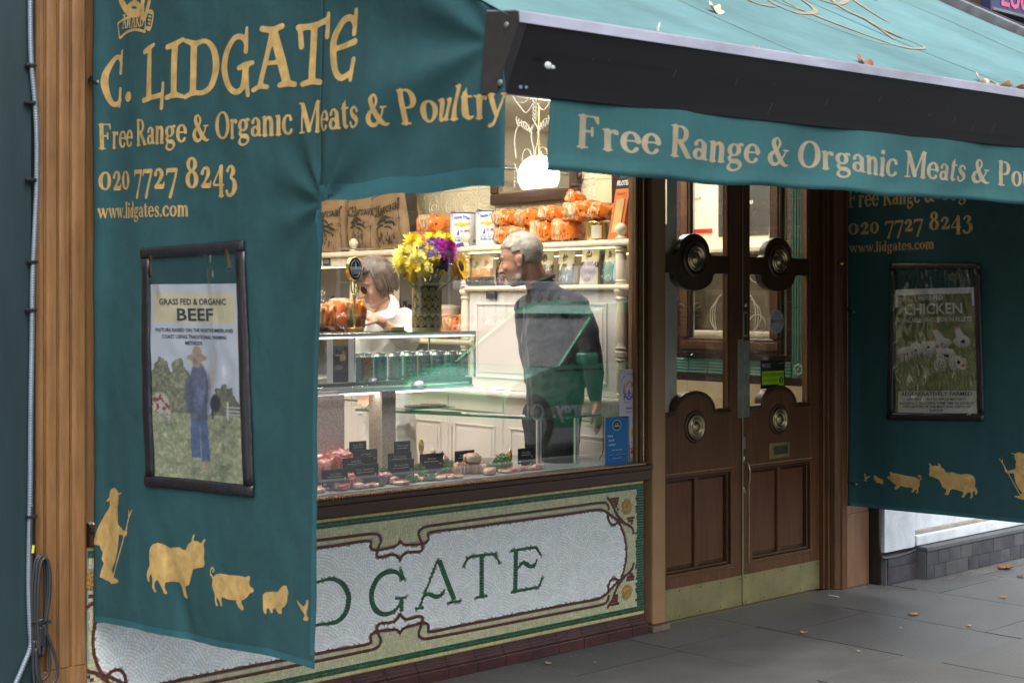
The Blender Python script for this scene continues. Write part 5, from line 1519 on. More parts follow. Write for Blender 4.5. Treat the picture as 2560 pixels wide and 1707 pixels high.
poster('chicken_poster','Herb Fed Chicken poster in a clear black-edged pocket on the shaded right curtain',AX1,ptR,[(2227,656),(2453,656),(2462,1052),(2223,1048)],[(2241.5,724),(2442,718),(2450,1039),(2244,1038)],img_chick,160,230,[('HERB FED',.46,.91,.036,.30,wh),('CHICKEN',.48,.80,.082,.72,wh),('AVAILABLE WHOLE OR IN FILLETS',.5,.737,.034,.88,wh),('REGENERATIVELY FARMED',.5,.157,.030,.84,navy),('GROWN SLOWLY TO REACH MATURITY',.5,.120,.019,.70,navy),('NATURALLY, ALLOWING THEM TIME TO DEVELOP',.5,.090,.019,.88,navy),('THE TEXTURE OF THE MEAT AND DEPTH OF',.5,.062,.019,.80,navy),('FLAVOUR',.5,.034,.018,.16,navy)],8)
# ---------------------------------------------------------------- the party wall with embossed cream tiles
XW=.30
XS=.05
g=MB();g.box(XW+.006,XW+.07,.13,4.4,0,3.02)
pw=struct(g.build('wall_party',M_wallpl))
M_tile=mat('embossed_cream_tile',(.60,.53,.36),.3,var=.08,vs=12,bump=.9,bs=46,coat=.15)
_rt=random.Random(5)
def emb_tile(y0,y1,z0,z1):
 """raised tile with a roundel and a corner figure in low relief"""
 g=MB();x=XW
 g.prism([(x,y0,z0),(x,y1,z0),(x,y1,z1),(x,y0,z1)],(.0055,0,0))
 cy,cz=(y0+y1)/2,(z0+z1)/2;r=min(y1-y0,z1-z0)*.3
 for rr_,k in ((r,12),(r*.55,8)):
  g.tube([(x-.001,cy+rr_*math.cos(2*math.pi*i/k),cz+rr_*math.sin(2*math.pi*i/k))for i in range(k)],.0028,n=4,closed=True)
 for sy in (-1,1):
  for sz in (-1,1):g.box(x-.003,x,cy+sy*r*1.35-.006,cy+sy*r*1.35+.006,cz+sz*r*1.25-.012,cz+sz*r*1.25+.012)
 return g.build('embossed_tile',M_tile,pw)
ztile=1.87
proto_t=None
for j in range(7):
 for i in range(22):
  y0=.62+i*.158;z0=ztile+j*.158
  if proto_t is None:proto_t=emb_tile(y0+.001,y0+.157,z0+.001,z0+.157)
  else:
   c=proto_t.copy();COL.objects.link(c);c.location=proto_t.location+Vector((0,i*.158,j*.158))
   # plain cream tiles, brown and teal upright bands near the window
def vband(y0,y1,m,nm,h=.16,z0=1.86,z1=3.0,depth=.004,ribs=0):
 z=z0
 while z<z1:
  g=MB();g.box(XW-depth,XW+.0055,y0+.001,y1-.001,z+.001,min(z+h,z1)-.001)
  if ribs:
   for k in range(ribs):
    yy=y0+(y1-y0)*(k+.5)/ribs;g.cyl((XW-depth,yy,z+.003),(XW-depth,yy,min(z+h,z1)-.003),(y1-y0)/ribs*.38,n=6)
  g.build(nm,m,pw,smooth='auto' if ribs else False);z+=h
M_teal_t=mat('teal_ribbed_tile',(.10,.26,.22),.16,var=.15,vs=5,coat=.5)
M_brown_t=mat('brown_glazed_tile',(.035,.014,.016),.16,var=.3,vs=6,coat=.5)
M_cr_t=mat('cream_glazed_tile',(.62,.52,.32),.2,var=.08,vs=5,coat=.3)
vband(.50,.618,M_cr_t,'cream_tile')
vband(.44,.499,M_brown_t,'brown_tile')
vband(.34,.439,M_teal_t,'teal_tile',ribs=4)
vband(.29,.339,M_brown_t,'brown_tile')
vband(.205,.289,M_cr_t,'cream_tile')
# ---------------------------------------------------------------- painted dresser: shelves, turned columns, cupboards
M_creamw=mat('cream_gloss_paint',(.72,.63,.46),.3,var=.05,vs=4,bump=.02)
M_whitew=mat('white_gloss_paint',(.72,.67,.63),.32,var=.04,vs=4,bump=.02)
dr_=thing('shelf_dresser','cream wooden dresser with turned columns, lit shelves and white cupboard doors','dresser',(.17,1.8,0))
def nose(x,y0,y1,z,t_=.03):
 return [(x+.012,y0,z-t_),(x+.004,y0,z-t_+.004),(x,y0,z-t_*.55),(x+.004,y0,z-.004),(x+.012,y0,z)]
def shelf(nm,y0,y1,z,t_=.03,xf=None,m=M_creamw):
 xf=XS-.045 if xf is None else xf
 g=MB();P=nose(xf,y0,y1,z,t_)+[(XW-.004,y0,z),(XW-.004,y0,z-t_)]
 g.prism(P,(0,y1-y0,0));return g.build(nm,m,dr_,bev=.003)
shelf('top_shelf',.10,3.6,1.852,.034)
g=MB();g.box(XS-.018,XS+.02,1.38,3.6,1.765,1.817);g.build('frieze',M_creamw,dr_,bev=.003)
shelf('mid_shelf',.10,1.33,1.635,.028)
shelf('low_shelf',1.28,3.6,1.345,.028)
shelf('worktop',.10,3.6,1.085,.034,xf=XS-.06,m=M_whitew)
g=MB();g.box(XW-.05,XW-.035,.14,1.33,1.636,1.817);g.build('back_panel',mat('taupe_back_panel',(.30,.26,.22),.6),dr_)
# turned columns
def column(y,z0,z1,name='turned_column',ball=True):
 h=z1-z0
 r=.026
 prof=[(0,z0),(r*1.15,z0),(r*1.15,z0+.03*h),(r*.8,z0+.05*h),(r*1.1,z0+.09*h),(r*.85,z0+.13*h),(r*.95,z0+.2*h),(r*1.02,z0+.5*h),(r*.9,z0+.78*h),(r*.82,z0+.82*h),(r*1.15,z0+.87*h),(r*.85,z0+.91*h),(r*1.2,z0+.95*h),(r*1.2,z1),(0,z1)]
 g=MB();g.lathe(prof,(XS-.008,y,0),n=20);return g.build(name,M_creamw,dr_,smooth='auto')
for y in (.187,1.359,2.408):
 for (a,b)in (((1.6355,1.8175),(1.3,1.606),(1.0855,1.2995))if y<1 else ((1.6355,1.8175),(1.3455,1.606),(1.0855,1.3165))if y<2 else ((1.3455,1.764),)):
  column(y,a,b)
 g=MB();g.lathe([(0,0),(.028,0),(.028,.008),(.020,.013),(.014,.020),(.018,.024),(.026,.036),(.029,.050),(.025,.064),(.014,.076),(0,.079)],(XS-.008,y,1.8525),n=20)
 g.build('ball_finial',M_creamw,dr_,smooth=True)
 g=MB();g.lathe([(0,0),(.036,0),(.036,.012),(.030,.018),(.036,.028),(0,.0285)],(XS-.008,y,1.788 if y>2 else 1.60),n=20);g.build('column_collar',M_creamw,dr_,smooth='auto')
g=MB();g.box(XS+.03,XW-.006,.105,.128,0,1.93);g.build('end_board',M_whitew,dr_,bev=.003)
# uprights behind
for y in (1.345,2.42,3.3):
 g=MB();g.box(XS+.03,XW-.006,y-.012,y+.012,1.0855,1.816);g.build('partition',M_creamw,dr_,bev=.003)
for y in (1.75,2.06):
 g=MB();g.box(XS+.0,XS+.05,y-.03,y+.03,1.346,1.764);g.build('flat_pilaster',M_creamw,dr_,bev=.004)
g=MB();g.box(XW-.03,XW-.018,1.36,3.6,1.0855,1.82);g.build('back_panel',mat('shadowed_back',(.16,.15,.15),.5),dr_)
# tall white cupboard doors between worktop and middle shelf
def cup_door(y0,y1,z0,z1,x=XS-.012,knob=None):
 g=MB();g.box(x,x+.02,y0+.0015,y1-.0015,z0,z1);d=g.build('cupboard_door',M_whitew,dr_,bev=.003)
 w=min(.06,(y1-y0)*.2)
 for (a,b,c,e)in ((y0+w,y1-w,z0+w,z0+w+.012),(y0+w,y1-w,z1-w-.012,z1-w),(y0+w,y0+w+.012,z0+w+.012,z1-w-.012),(y1-w-.012,y1-w,z0+w+.012,z1-w-.012)):
  g=MB();g.box(x-.007,x-.0005,a,b,c,e);g.build('panel_moulding',M_whitew,d,bev=.003)
 g=MB();g.box(x-.004,x-.0005,y0+w+.03,y1-w-.03,z0+w+.03,z1-w-.03);g.build('raised_field',M_whitew,d,bev=.003)
 return d
cup_door(.215,.70,1.087,1.605);cup_door(.705,1.325,1.087,1.605)
# drawers and lower cupboards
yy=.13
for k,w in enumerate((.46,.46,.46,.46,.46,.46,.46)):
 g=MB();g.box(XS-.010,XS+.012,yy+.003,yy+w-.003,.965,1.048);g.build('drawer_front',M_whitew,dr_,bev=.003)
 cup_door(yy,yy+w,.10,.955,x=XS-.010);yy+=w
g=MB();g.box(XS+.013,XW-.006,.13,3.6,.05,1.05);g.build('carcass',M_whitew,dr_)
# LED strips: many tiny lit diodes under the shelf edges
M_led=mat('led_diode',(1,.85,.45),.4,emit=9,ec=(1,.84,.45))
for (y0,y1,z,x)in ((.20,1.33,1.812,XS-.012),(.20,1.33,1.785,XS+.12),(1.40,3.4,1.760,XS+.03)):
 g=MB();n_=int((y1-y0)/.0125)
 for i in range(n_):g.box(x,x+.004,y0+i*.0125,y0+i*.0125+.006,z,z+.0035)
 o=g.build('led_strip',M_led,dr_);o['kind']='stuff'
 # small black shelf labels with white text
def tag_card(name,label,px,py,w,h,X=XS-.025,lines=('Crackers',),dx=0):
 p=at(px,py,X=X);t=thing(name,label,'price card',(X,p.y,p.z))
 g=MB();g.box(X,X+.003,p.y-w/2,p.y+w/2,p.z-h,p.z);g.build('card',mat('card_black',(.012,.012,.013),.5),t)
 g=MB()
 for k,l_ in enumerate(lines):sans_mb(g,l_,lambda x,y:(X-.0008,p.y-x,p.z-h*(.35+.55*k/max(1,len(lines)-0))+y),h*.55/(len(lines)+.6),width=w*(.8 if k else .55))
 g.build('chalk_text',mat('chalk',(.6,.6,.58),.8),t);return t
tag_card('shelf_card','black price card with several lines of white text on the shelf edge above the bread',816,645,.075,.045,lines=('MENU','Lamb and beef pies','Chicken pies','Vegetable pies','Sausage rolls'))
tag_card('shelf_card','black label reading Sweets under the middle shelf beside the man',1228,726,.082,.045,lines=('Sweet Chutneys',))
# ---------------------------------------------------------------- charcoal sacks
M_kraft=mat('brown_kraft_paper',(.25,.16,.08),.75,var=.12,vs=6,bump=.5,bs=16)
M_sackink=mat('sack_print',(.035,.027,.018),.8,var=.3,vs=30)
def sack(label,y,z,lean,w=.33,h=.56,d=.13,first=True,rot=0,tilt=0):
 t=thing('charcoal_sack',label,'sack',(.165,y,z),rotz=rot,group='paper sacks of charcoal on the top shelf')
 t.rotation_euler=(tilt,lean,rot)
 g=MB();nu,nv=26,30;seed=y*13
 def P(u,v,off=0):
  """u round the sack, v up"""
  a=2*math.pi*u;ca,sa=math.cos(a),math.sin(a)
  sx=math.copysign(abs(ca)**.45,ca);sy=math.copysign(abs(sa)**.45,sa)
  taper=1-.10*max(0,v-.55)**1.2*2-.07*(1-v)**4
  pinch=1 if v<.84 else max(.12,1-(v-.84)/.16*.88)
  nn=noise.noise(Vector((ca*2+seed,sa*2,v*5)))*.020+noise.noise(Vector((ca*6+seed,sa*6,v*13)))*.008
  dd=d/2*pinch*(1+.12*math.sin(v*math.pi))
  return Vector((dd*sx+(nn+off)*sx,w/2*taper*sy+(nn+off)*.6*sy,v*h))
 vs=[P(i/nu,j/nv)for j in range(nv+1)for i in range(nu)]
 fs=[(j*nu+i,j*nu+(i+1)%nu,(j+1)*nu+(i+1)%nu,(j+1)*nu+i)for j in range(nv)for i in range(nu)]
 fs+=[tuple(range(nu))[::-1],tuple(range(nv*nu,nv*nu+nu))]
 g.add(vs,fs);g.build('paper_bag',M_kraft,t,smooth=True,local=True)
 # printed side faces the shop: negative x ; map (s across, v up)
 def front(s,v):
  yy=-s*w*.92
  sy=max(-1,min(1,yy/(w/2)));a_s=math.copysign(abs(sy)**(1/.45),sy)
  a=math.pi-math.asin(max(-1,min(1,a_s)))
  u=(a/(2*math.pi))%1
  q=P(u,v,.0025);return Vector((q.x-.002,yy,q.z))
 V,Fc=lettering('CHarcoal',lambda u,v:front(-.46+.92*u+.06*v,.375+.105*v+.02*u),shear=.0,cell=.05)
 g=MB();g.add(V,Fc)
 # woodcut of a log fire: fat strokes
 s=Shape();rr_=random.Random(int(abs(y)*100))
 for (x0,y0,x1,y1,w_)in ((.14,.50,.44,.53,.030),(.30,.585,.58,.545,.026),(.40,.475,.74,.40,.028),(.10,.40,.32,.45,.022),(.36,.40,.62,.32,.020),(.22,.625,.40,.615,.016)):s.P([(x0,y0,w_*.6),((x0+x1)/2,(y0+y1)/2+.03,w_),(x1,y1,w_*.7)])
 for k in range(16):
  x0=.08+.62*rr_.random();y0=.06+.26*rr_.random();s.P([(x0,y0,.012),(x0+.03,y0+.04*rr_.random(),.013),(x0+.05*(rr_.random()-.2),y0+.10,.005)])
 for k in range(14):
  x0=.55+.3*rr_.random();y0=.36+.2*rr_.random();s.L(x0,y0,x0+.07,y0+.02*rr_.random(),.006)
 vs2,fs2=s.mesh(.018)
 g.add([front(-.44+.98*a,.035+.54*b)for a,b in vs2],fs2)
 for (p0,p1)in (((.42,.02),(.42,.60)),((-.44,.57),(.42,.61))):
  L=[];n_=24
  for i in range(n_+1):
   q=(p0[0]+(p1[0]-p0[0])*i/n_,p0[1]+(p1[1]-p0[1])*i/n_);L.append(q)
  g.add([front(a,b)for a,b in L]+[front(a+.010,b+.006)for a,b in L],[(i,i+1,n_+2+i,n_+1+i)for i in range(n_)])
 sh=Shape();sh.poly_([(.0+.075*math.cos(2*math.pi*k/20),.05*math.sin(2*math.pi*k/20))for k in range(20)])
 vs3,fs3=sh.mesh(.012);g.add([front(-.02+a,.70+b)for a,b in vs3],fs3)
 V,Fc=lettering('3',lambda u,v:front(.22+.05*u,.045+.035*v),cell=.08);g.add(V,Fc)
 g.build('sack_lettering',M_sackink,t,local=True)
 # dark side strip
 g=MB();n_=20;L=[];Rr=[]
 for i in range(n_+1):
  v=.12+.66*i/n_
  for k in range(4):
   yy=-w/2*.985;x_=-.03+.05*k/3
   a=math.atan2(-1,x_/(d/2)*.4);q=P((a/(2*math.pi))%1,v,.003);L.append(Vector((q.x,q.y-.002,q.z)))
 g.add(L,[(i*4+k,i*4+k+1,i*4+5+k,i*4+4+k)for i in range(n_)for k in range(3)]);g.build('dark_side_label',M_sackink,t,local=True)
 g=MB();q=[(P(i/10*.5+.25,.015,.01))for i in range(11)]
 g.tube([(v.x-.03*(i%3),v.y,.008+.006*(i%2))for i,v in enumerate(q)],.006,n=5);g.build('crumpled_edge',M_kraft,t,local=True,smooth=True)
 return t
def ys(px,X=.165):return at(px,600,X=X).y
for k,(px,lean,w,h,rot,tilt,lb_)in enumerate(((768,-.02,.30,.57,.10,.0,'charcoal sack at the far left end of the top shelf, half hidden by the curtain'),(842,-.04,.38,.56,.02,.0,'charcoal sack behind the left ball finial on the top shelf'),(928,-.03,.31,.55,-.04,.03,'middle charcoal sack with a black side strip on the top shelf'),(1006,-.10,.37,.57,-.12,-.12,'charcoal sack leaning to the right beside the orange bread bags'))):
 sack(lb_,ys(px),1.858,lean,w,h,.15,rot=rot,tilt=tilt)
 # ---------------------------------------------------------------- bread in orange printed bags
def bag_mat():
 if 'bread_bag' in _M:return _M['bread_bag']
 m=mat('bread_bag',(1,1,1),.32,attr=True,var=.12,vs=20,coat=.6)
 return m
OR=(.74,.19,.02);BR=(.50,.27,.10);CRU=(.28,.11,.03);INK=(.05,.015,.01)
def bread_bag_mesh(seed,L=.19,H=.10,D=.12,tail=True,window=(.42,.80)):
 g=MB();nu,nv=48,60;vs=[];cols={}
 rs=random.Random(seed)
 for j in range(nv+1):
  v=j/nv;y=-L/2+L*v
  endk=min(1,(v/.14)**.5 if v<.14 else 1)*(min(1,((1-v)/.12)**.5)if v>.88 else 1)
  endk=max(endk,.10)
  for i in range(nu):
   a=2*math.pi*i/nu;ca,sa=math.cos(a),math.sin(a)
   sx=math.copysign(abs(ca)**.55,ca);sz=math.copysign(abs(sa)**.6,sa)
   n1=noise.noise(Vector((ca*2+seed,sa*2,v*6)))*.010+noise.noise(Vector((ca*5+seed,sa*5,v*16)))*.006
   n1+=.003*math.sin(v*60+ca*5)*(abs(v-.5)>.3)
   vs.append(Vector(((D/2+n1)*sx*endk,y,(H/2+n1)*sz*endk*(1.0+.12*math.sin(v*3))+H/2)))
 zmin=min(v.z for v in vs)
 vs=[Vector((v.x,v.y,max(v.z-zmin,0)))for v in vs]
 fs=[];cl=[]
 for j in range(nv):
  for i in range(nu):
   fs.append((j*nu+i,(j+1)*nu+i,(j+1)*nu+(i+1)%nu,j*nu+(i+1)%nu))
   v=(j+.5)/nv;a=2*math.pi*(i+.5)/nu
   if window[0]<v<window[1]and not (math.sin(a)<-.75):
    k=noise.noise(Vector((v*14,a*3,seed)));w_=min(1,max(0,k*1.6+.5));c=tuple(x*(1-w_)+y*w_ for x,y in zip((.36,.17,.06),(.66,.46,.25)))
   else:
    c=OR;k=noise.noise(Vector((v*40,a*9,seed+4)))
    if .10<v<.40 and abs(((a+.4)%1.1)-.5)<.32 and k>.12:c=INK
    elif k>.38:c=tuple(x*1.3 for x in OR)
   cl.append(c)
 g.v=[tuple(v)for v in vs];g.f=fs;g.m=[0]*len(fs);g.c=cl
 g.add([vs[i]for i in range(nu)],[tuple(range(nu))],0,OR);g.add([vs[nv*nu+i]for i in range(nu)],[tuple(range(nu))[::-1]],0,OR)
 return g
_bp={}
def bread(label,p,seed,L=.19,H=.095,D=.12,rz=0,rx=0,window=(.42,.80),group='loaves in orange printed bags',tail=True):
 key=(seed%4,L,H,D,window)
 t=thing('bread_bag',label,'bread',p,group=group);t.rotation_euler=(rx,0,rz)
 if key not in _bp:
  o=bread_bag_mesh(seed%4,L,H,D,window=window).build('wrapped_loaf',bag_mat(),t,smooth=True,local=True);_bp[key]=o.data
 else:
  o=bpy.data.objects.new('wrapped_loaf',_bp[key]);COL.objects.link(o);o.parent=t
 if tail:
  g=MB();r_=random.Random(seed);n_=12;pts=[]
  for k in range(n_):
   a=2*math.pi*k/n_;rr_=H*(.42+.12*r_.random());pts.append(Vector((D*.35*math.cos(a),-L/2-.028-.01*r_.random(),H*.5+rr_*math.sin(a)*.8)))
  c0=[Vector((D*.10*math.cos(2*math.pi*k/n_),-L/2+.005,H*.5+H*.10*math.sin(2*math.pi*k/n_)))for k in range(n_)]
  g.add(c0+pts,[(k,(k+1)%n_,n_+(k+1)%n_,n_+k)for k in range(n_)]);g.build('twisted_bag_end',M_wrap,t,local=True,smooth=True)
 return t
def shelf_pt(px,X,z):
 return at(px,600,X=X).y
row=[(1268,1.852,.20,.088,'lower loaf above the man, beside the white tins'),(1310,1.852,.15,.085,'small loaf in the lower row, second from the tins'),(1364,1.852,.165,.105,'loaf with clear window in the lower row, third from the tins'),(1420,1.852,.17,.105,'loaf in the lower row beside the gold tin'),(1268,1.944,.17,.082,'top row loaf next to the white tins'),(1325,1.942,.15,.078,'second loaf of the top row'),(1382,1.956,.15,.070,'third loaf of the top row'),(1455,1.9535,.22,.085,'large loaf lying over the gold tin'),(1500,1.9505,.17,.075,'loaf at the right end of the top row')]
for i,(px,z,L,H,lb_)in enumerate(row):
 X=.145 if i!=7 else .13
 bread('orange bread bag, '+lb_,(X,shelf_pt(px,X,z),z),i+1,L,H,.13,rz=(-.1,.12,.05,-.06,.08,-.12,.1,.02,-.1)[i],rx=(0,0,0,0,0,0,.04,-.06,.02)[i])
g_=bread('orange bread bag standing on end above the large loaf',(.14,shelf_pt(1433,.14,2),2.035),3,.085,.06,.09,rx=.4)
bread('orange bread bag behind the flowers, upper of two',(.15,shelf_pt(1086,.15,2),1.938),2,.22,.092,.13,rz=.05)
bread('orange bread bag behind the flowers, lower of two',(.15,shelf_pt(1066,.15,2),1.852),5,.22,.085,.13,rz=-.05)
bread('orange bread bag on the low shelf left of the white column',(.13,shelf_pt(1130,.13,1.35),1.345),6,.24,.11,.15,rz=.1,window=(.25,.5))
bread('dark orange bread bag on the low shelf right of the white column',(.13,shelf_pt(1190,.13,1.35),1.345),7,.20,.13,.15,rz=-.2,window=(.6,.8))
# ---------------------------------------------------------------- white tins of crisps
def img_tin(U,V):
 C=np.ones(U.shape+(3,))*(.66,.68,.72)
 for k in (0,.5):
  for (cx,cy,rx,ry,c)in ((.11,.66,.045,.045,(.80,.45,.04)),(.15,.69,.04,.04,(.85,.55,.05)),(.19,.65,.035,.045,(.75,.32,.03)),(.24,.68,.045,.05,(.82,.50,.05)),(.17,.62,.03,.04,(.78,.40,.03))):
   C=blend(C,ell(U,V,cx+k,cy,rx,ry,.2),c)
  for q in range(3):C=blend(C,((abs(V-.30+.03*q+.008*np.sin(U*90))<.006)&(U>.07+k)&(U<.27+k))*1.,(.02,.04,.25))
  C=blend(C,((U>.105+k)&(U<.135+k)&(V>.33)&(V<.33+(U-.10-k)*6))*1.,(.04,.07,.30))
  C=blend(C,((V>.42)&(V<.49)&(U>.15+k)&(U<.27+k)&(vnoise(U,V,90,60,4,1)>.45))*1.,(.50,.05,.05))
  C=blend(C,((U>.34+k)&(U<.44+k)&(V>.12)&(V<.2))*1.,(.03,.03,.04))
 return C
def tin(label,px,py):
 p=at(px,py,X=.11);t=thing('crisp_tin',label,'tin',(.11,p.y,1.852),group='white tins of potato crisps');r=.070;h=.185
 # label angle: face the shop (-x) ; u from 0..1 runs so that u=.17 faces -x towards the window
 def fn(u,v):
  a=math.pi+(u-.17)*2*math.pi+.80
  return Vector((.11+r*math.cos(a),p.y+r*math.sin(a),1.855+(h-.006)*v))
 print_grid('printed_wall',img_tin,fn,mat('tin_print',(1,1,1),.3,attr=True,var=.03,coat=.3),t,120,70)
 g=MB();g.lathe([(0,0),(r*1.02,0),(r*1.02,.004),(r*.98,.006)],(.11,p.y,1.852),n=32);g.lathe([(r*.99,h-.004),(r*1.02,h-.002),(r*1.02,h+.004),(r*.95,h+.004),(r*.95,h),(0,h)],(.11,p.y,1.852),n=32);g.build('rim',mat('tin_blue_rim',(.10,.12,.30),.3,.3),t,smooth='auto')
 g=MB();C1=(.02,.03,.22)
 def tx(s,u0,v0,hh,ww,arc=0):
  sans_mb(g,s,lambda x,y:fn(u0+x/(2*math.pi*r),v0+y/h+arc*(x/.05)**2)+Vector((0,0,0)),hh,bold=.03,width=ww)
 n0=len(g.v)
 tx('Patatas Fritas',.17,.85,.017,.088,-.05);tx('Bonilla a la vista',.17,.15,.013,.086)
 g.v=[tuple(Vector(v)+(Vector(v)-Vector((.11,p.y,v[2]))).normalized()*.0008)for v in g.v]
 g.build('lettering',mat('tin_ink',C1,.4),t)
 g=MB();g.tube(catmull([(.11-r,p.y,2.02),(.09-r*.5,p.y+.03,2.048),(.11,p.y+.05,2.044),(.11+r,p.y,2.02)],5),.003,n=5);g.build('blue_ribbon',mat('tin_blue_rim',0),t,smooth=True)
tin('white Patatas Fritas tin partly behind the middle ball finial',1157,560);tin('white Patatas Fritas tin, the one nearer the loaves',1222,560)
for px,r,lb_,mm in ((1490,.052,'short gold tin with a paper label on the top shelf','gold_tin'),(1522,.04,'small pale green tin behind the gold one','green_tin')):
 p=at(px,560,X=.10 if mm=='gold_tin' else .17);t=thing('food_tin',lb_,'tin',(p.x,p.y,1.852))
 g=MB();g.lathe([(0,0),(r,0),(r*1.02,.002),(r,.005),(r,.088),(r*1.03,.091),(r*.98,.095),(0,.093)],(p.x,p.y,1.852),n=32);g.build('tin_body',mat('gold_lacquer',(.55,.40,.16),.22,.9)if mm=='gold_tin' else mat('green_lacquer',(.35,.42,.34),.3,.4),t,smooth='auto')
 if mm=='gold_tin':
  g=MB();vs=[];n_=10
  for j in range(2):
   for i in range(n_+1):a=math.pi+.35+i/n_*1.0;vs.append((p.x+(r+.001)*math.cos(a),p.y+(r+.001)*math.sin(a),1.864+j*.064))
  g.add(vs,[(i,i+1,n_+2+i,n_+1+i)for i in range(n_)]);g.build('paper_label',mat('cream_label',(.6,.57,.45),.6),t,smooth=True)
  # tall orange pasta box leaning at the end of the shelf
p=at(1562,560,X=.11);t=thing('pasta_box','orange pasta box showing spaghetti, leaning at the right end of the top shelf','box',(.09,p.y+.03,1.853))
yb=p.y
g=MB();sl=.075
def pb(x,s,z):return (x,yb+.085-s-.115*z/.3*.62,1.853+z)
def pbox(g,x0,x1,s0,s1,z0,z1):
 vs=[pb(x,s,z)for x in (x0,x1)for s in (s0,s1)for z in (z0,z1)];g.add(vs,[(0,1,3,2),(4,6,7,5),(0,4,5,1),(2,3,7,6),(0,2,6,4),(1,5,7,3)])
pbox(g,.075,.14,0,.095,.0,.245);g.build('carton',mat('orange_card',(.62,.16,.03),.4),t,bev=.002)
g=MB();pbox(g,.075,.14,0,.095,.246,.30);g.build('black_top',mat('card_black',0),t,bev=.002)
g=MB()
for k in range(12):pbox(g,.0705,.0745,.022+k*.0045,.0255+k*.0045,.035,.195)
o=g.build('spaghetti',mat('spaghetti',(.72,.50,.18),.5),t);o['kind']='stuff'
g=MB();sans_mb(g,'FILOTEA',lambda x,y:pb(.0735,.047+x,.262+y),.022,bold=.03,width=.088);g.build('lettering',mat('card_white_ink',(.7,.7,.68),.5),t)
g=MB();sans_mb(g,'SPAGHETTI',lambda x,y:pb(.0735,.047+x,.215+y),.011,width=.06);g.build('small_lettering',mat('card_black',0),t)
# ---------------------------------------------------------------- pouches on the middle shelf
def pouch(label,px,X,z,w,h,main,low,rz=0,lean=.12,blob=None,grp='snack pouches on the middle shelf',nm='snack_pouch',badge=None):
 y=at(px,690,X=X).y;t=thing(nm,label,'snack bag',(X,y,z),group=grp);t.rotation_euler=(0,lean,rz)
 def img(U,V):
  C=np.ones(U.shape+(3,))*main
  n=vnoise(U,V,14,16,int(px),2)
  if blob:C=blend(C,((V>.40)&(V<.62)&(n+.25*np.sin(U*14)>.42))*1.,blob);C=blend(C,ell(U,V,.42,.80,.17,.13,.15)*(n>.4),blob)
  C=blend(C,(V<.42+.02*np.sin(U*8))*1.,low)
  if badge is not None:C=blend(C,ell(U,V,.5,.34,.42,.28,.06)+((abs(U-.5)<.42)&(V>.34)&(V<.48)),badge)
  C=blend(C,((V>.10)&(V<.30)&(abs(U-.5)<.3)&(vnoise(U,V,30,20,3,1)>.6))*.8,(.55,.55,.5))
  return C
 def fn(u,v):
  b=.022*math.sin(math.pi*u)**.7*math.sin(math.pi*min(1,v*1.15+.12))**.7 if 0<u<1 and v<.88 else 0
  return Vector((-b-.004+.003*noise.noise(Vector((u*5,v*6,px))),-(u-.5)*w*(1-.06*v),v*h))
 o=print_grid('pouch_front',img,fn,mat('pouch_print',(1,1,1),.42,attr=True,var=.08,coat=.15),t,28,32,local=True)
 g=MB();g.add([(.0,-w/2,0),(.0,w/2,0),(0,w/2*.94,h),(0,-w/2*.94,h),(.035,-w/2*.9,0),(.035,w/2*.9,0)],[(0,1,2,3),(4,5,2,3),(0,4,3),(1,2,5),(0,1,5,4)]);g.build('pouch_back',mat('pouch_back',(.45,.42,.36),.5),t,local=True)
 return t
cr=(.62,.58,.46)
pouch('cream and plum pouch just right of the man\'s head',1362,.10,1.636,.095,.175,cr,(.20,.14,.16),blob=(.04,.045,.04),rz=.25)
pouch('cream pouch with a slate lower half, second right of the man',1412,.10,1.636,.125,.175,cr,(.09,.10,.12),blob=(.05,.05,.04))
pouch('cream pouch with mauve shield label, middle of the shelf',1472,.07,1.636,.115,.185,cr,(.62,.58,.5),blob=(.04,.04,.04),badge=(.33,.28,.33),rz=.12)
pouch('grey pouch standing between the cream ones',1508,.12,1.636,.09,.165,(.22,.23,.20),(.06,.07,.08),blob=(.05,.05,.05))
pouch('cream pouch with a sea green rounded label',1524,.08,1.636,.075,.18,cr,(.1,.09,.09),blob=(.05,.05,.05),badge=(.09,.28,.24),rz=.2)
pouch('pouch with a pale blue rounded label next to the right column',1545,.07,1.636,.07,.19,cr,(.12,.08,.08),blob=(.05,.05,.05),badge=(.22,.42,.45))
pouch('plum coloured pouch in front of the man\'s face',1250,.12,1.636,.07,.165,(.40,.38,.34),(.18,.09,.13),blob=(.06,.04,.05))
tn=(.50,.27,.12)
pouch('clear snack bag with tan crisps and a black base, left one',1190,.08,1.636,.11,.145,(.55,.50,.42),(.45,.20,.05),blob=(.16,.22,.06),rz=.1,grp='snack bags with black bases',badge=(.52,.26,.07))
pouch('clear snack bag with tan crisps and a black base, right one',1214,.065,1.636,.125,.155,(.60,.52,.42),(.45,.20,.05),blob=(.42,.14,.05),rz=-.15,grp='snack bags with black bases',badge=(.55,.28,.08))
t=thing('bag_tray','crumpled black plastic base under the two snack bags','tray',(.06,at(1203,700,X=.06).y,1.636))
g=MB();y_=at(1203,700,X=.05).y;rs=random.Random(2)
vs=[];
for j in range(7):
 for i in range(26):
  vs.append((.035-.012*math.sin(j/6*math.pi)+.004*rs.random(),y_-.13+.26*i/25,1.6365+.045*j/6+.003*rs.random()))
g.add(vs,[(j*26+i,j*26+i+1,(j+1)*26+i+1,(j+1)*26+i)for j in range(6)for i in range(25)]);g.build('black_base',mat('crinkled_black',(.02,.02,.022),.25,coat=.3),t,solid=.003)
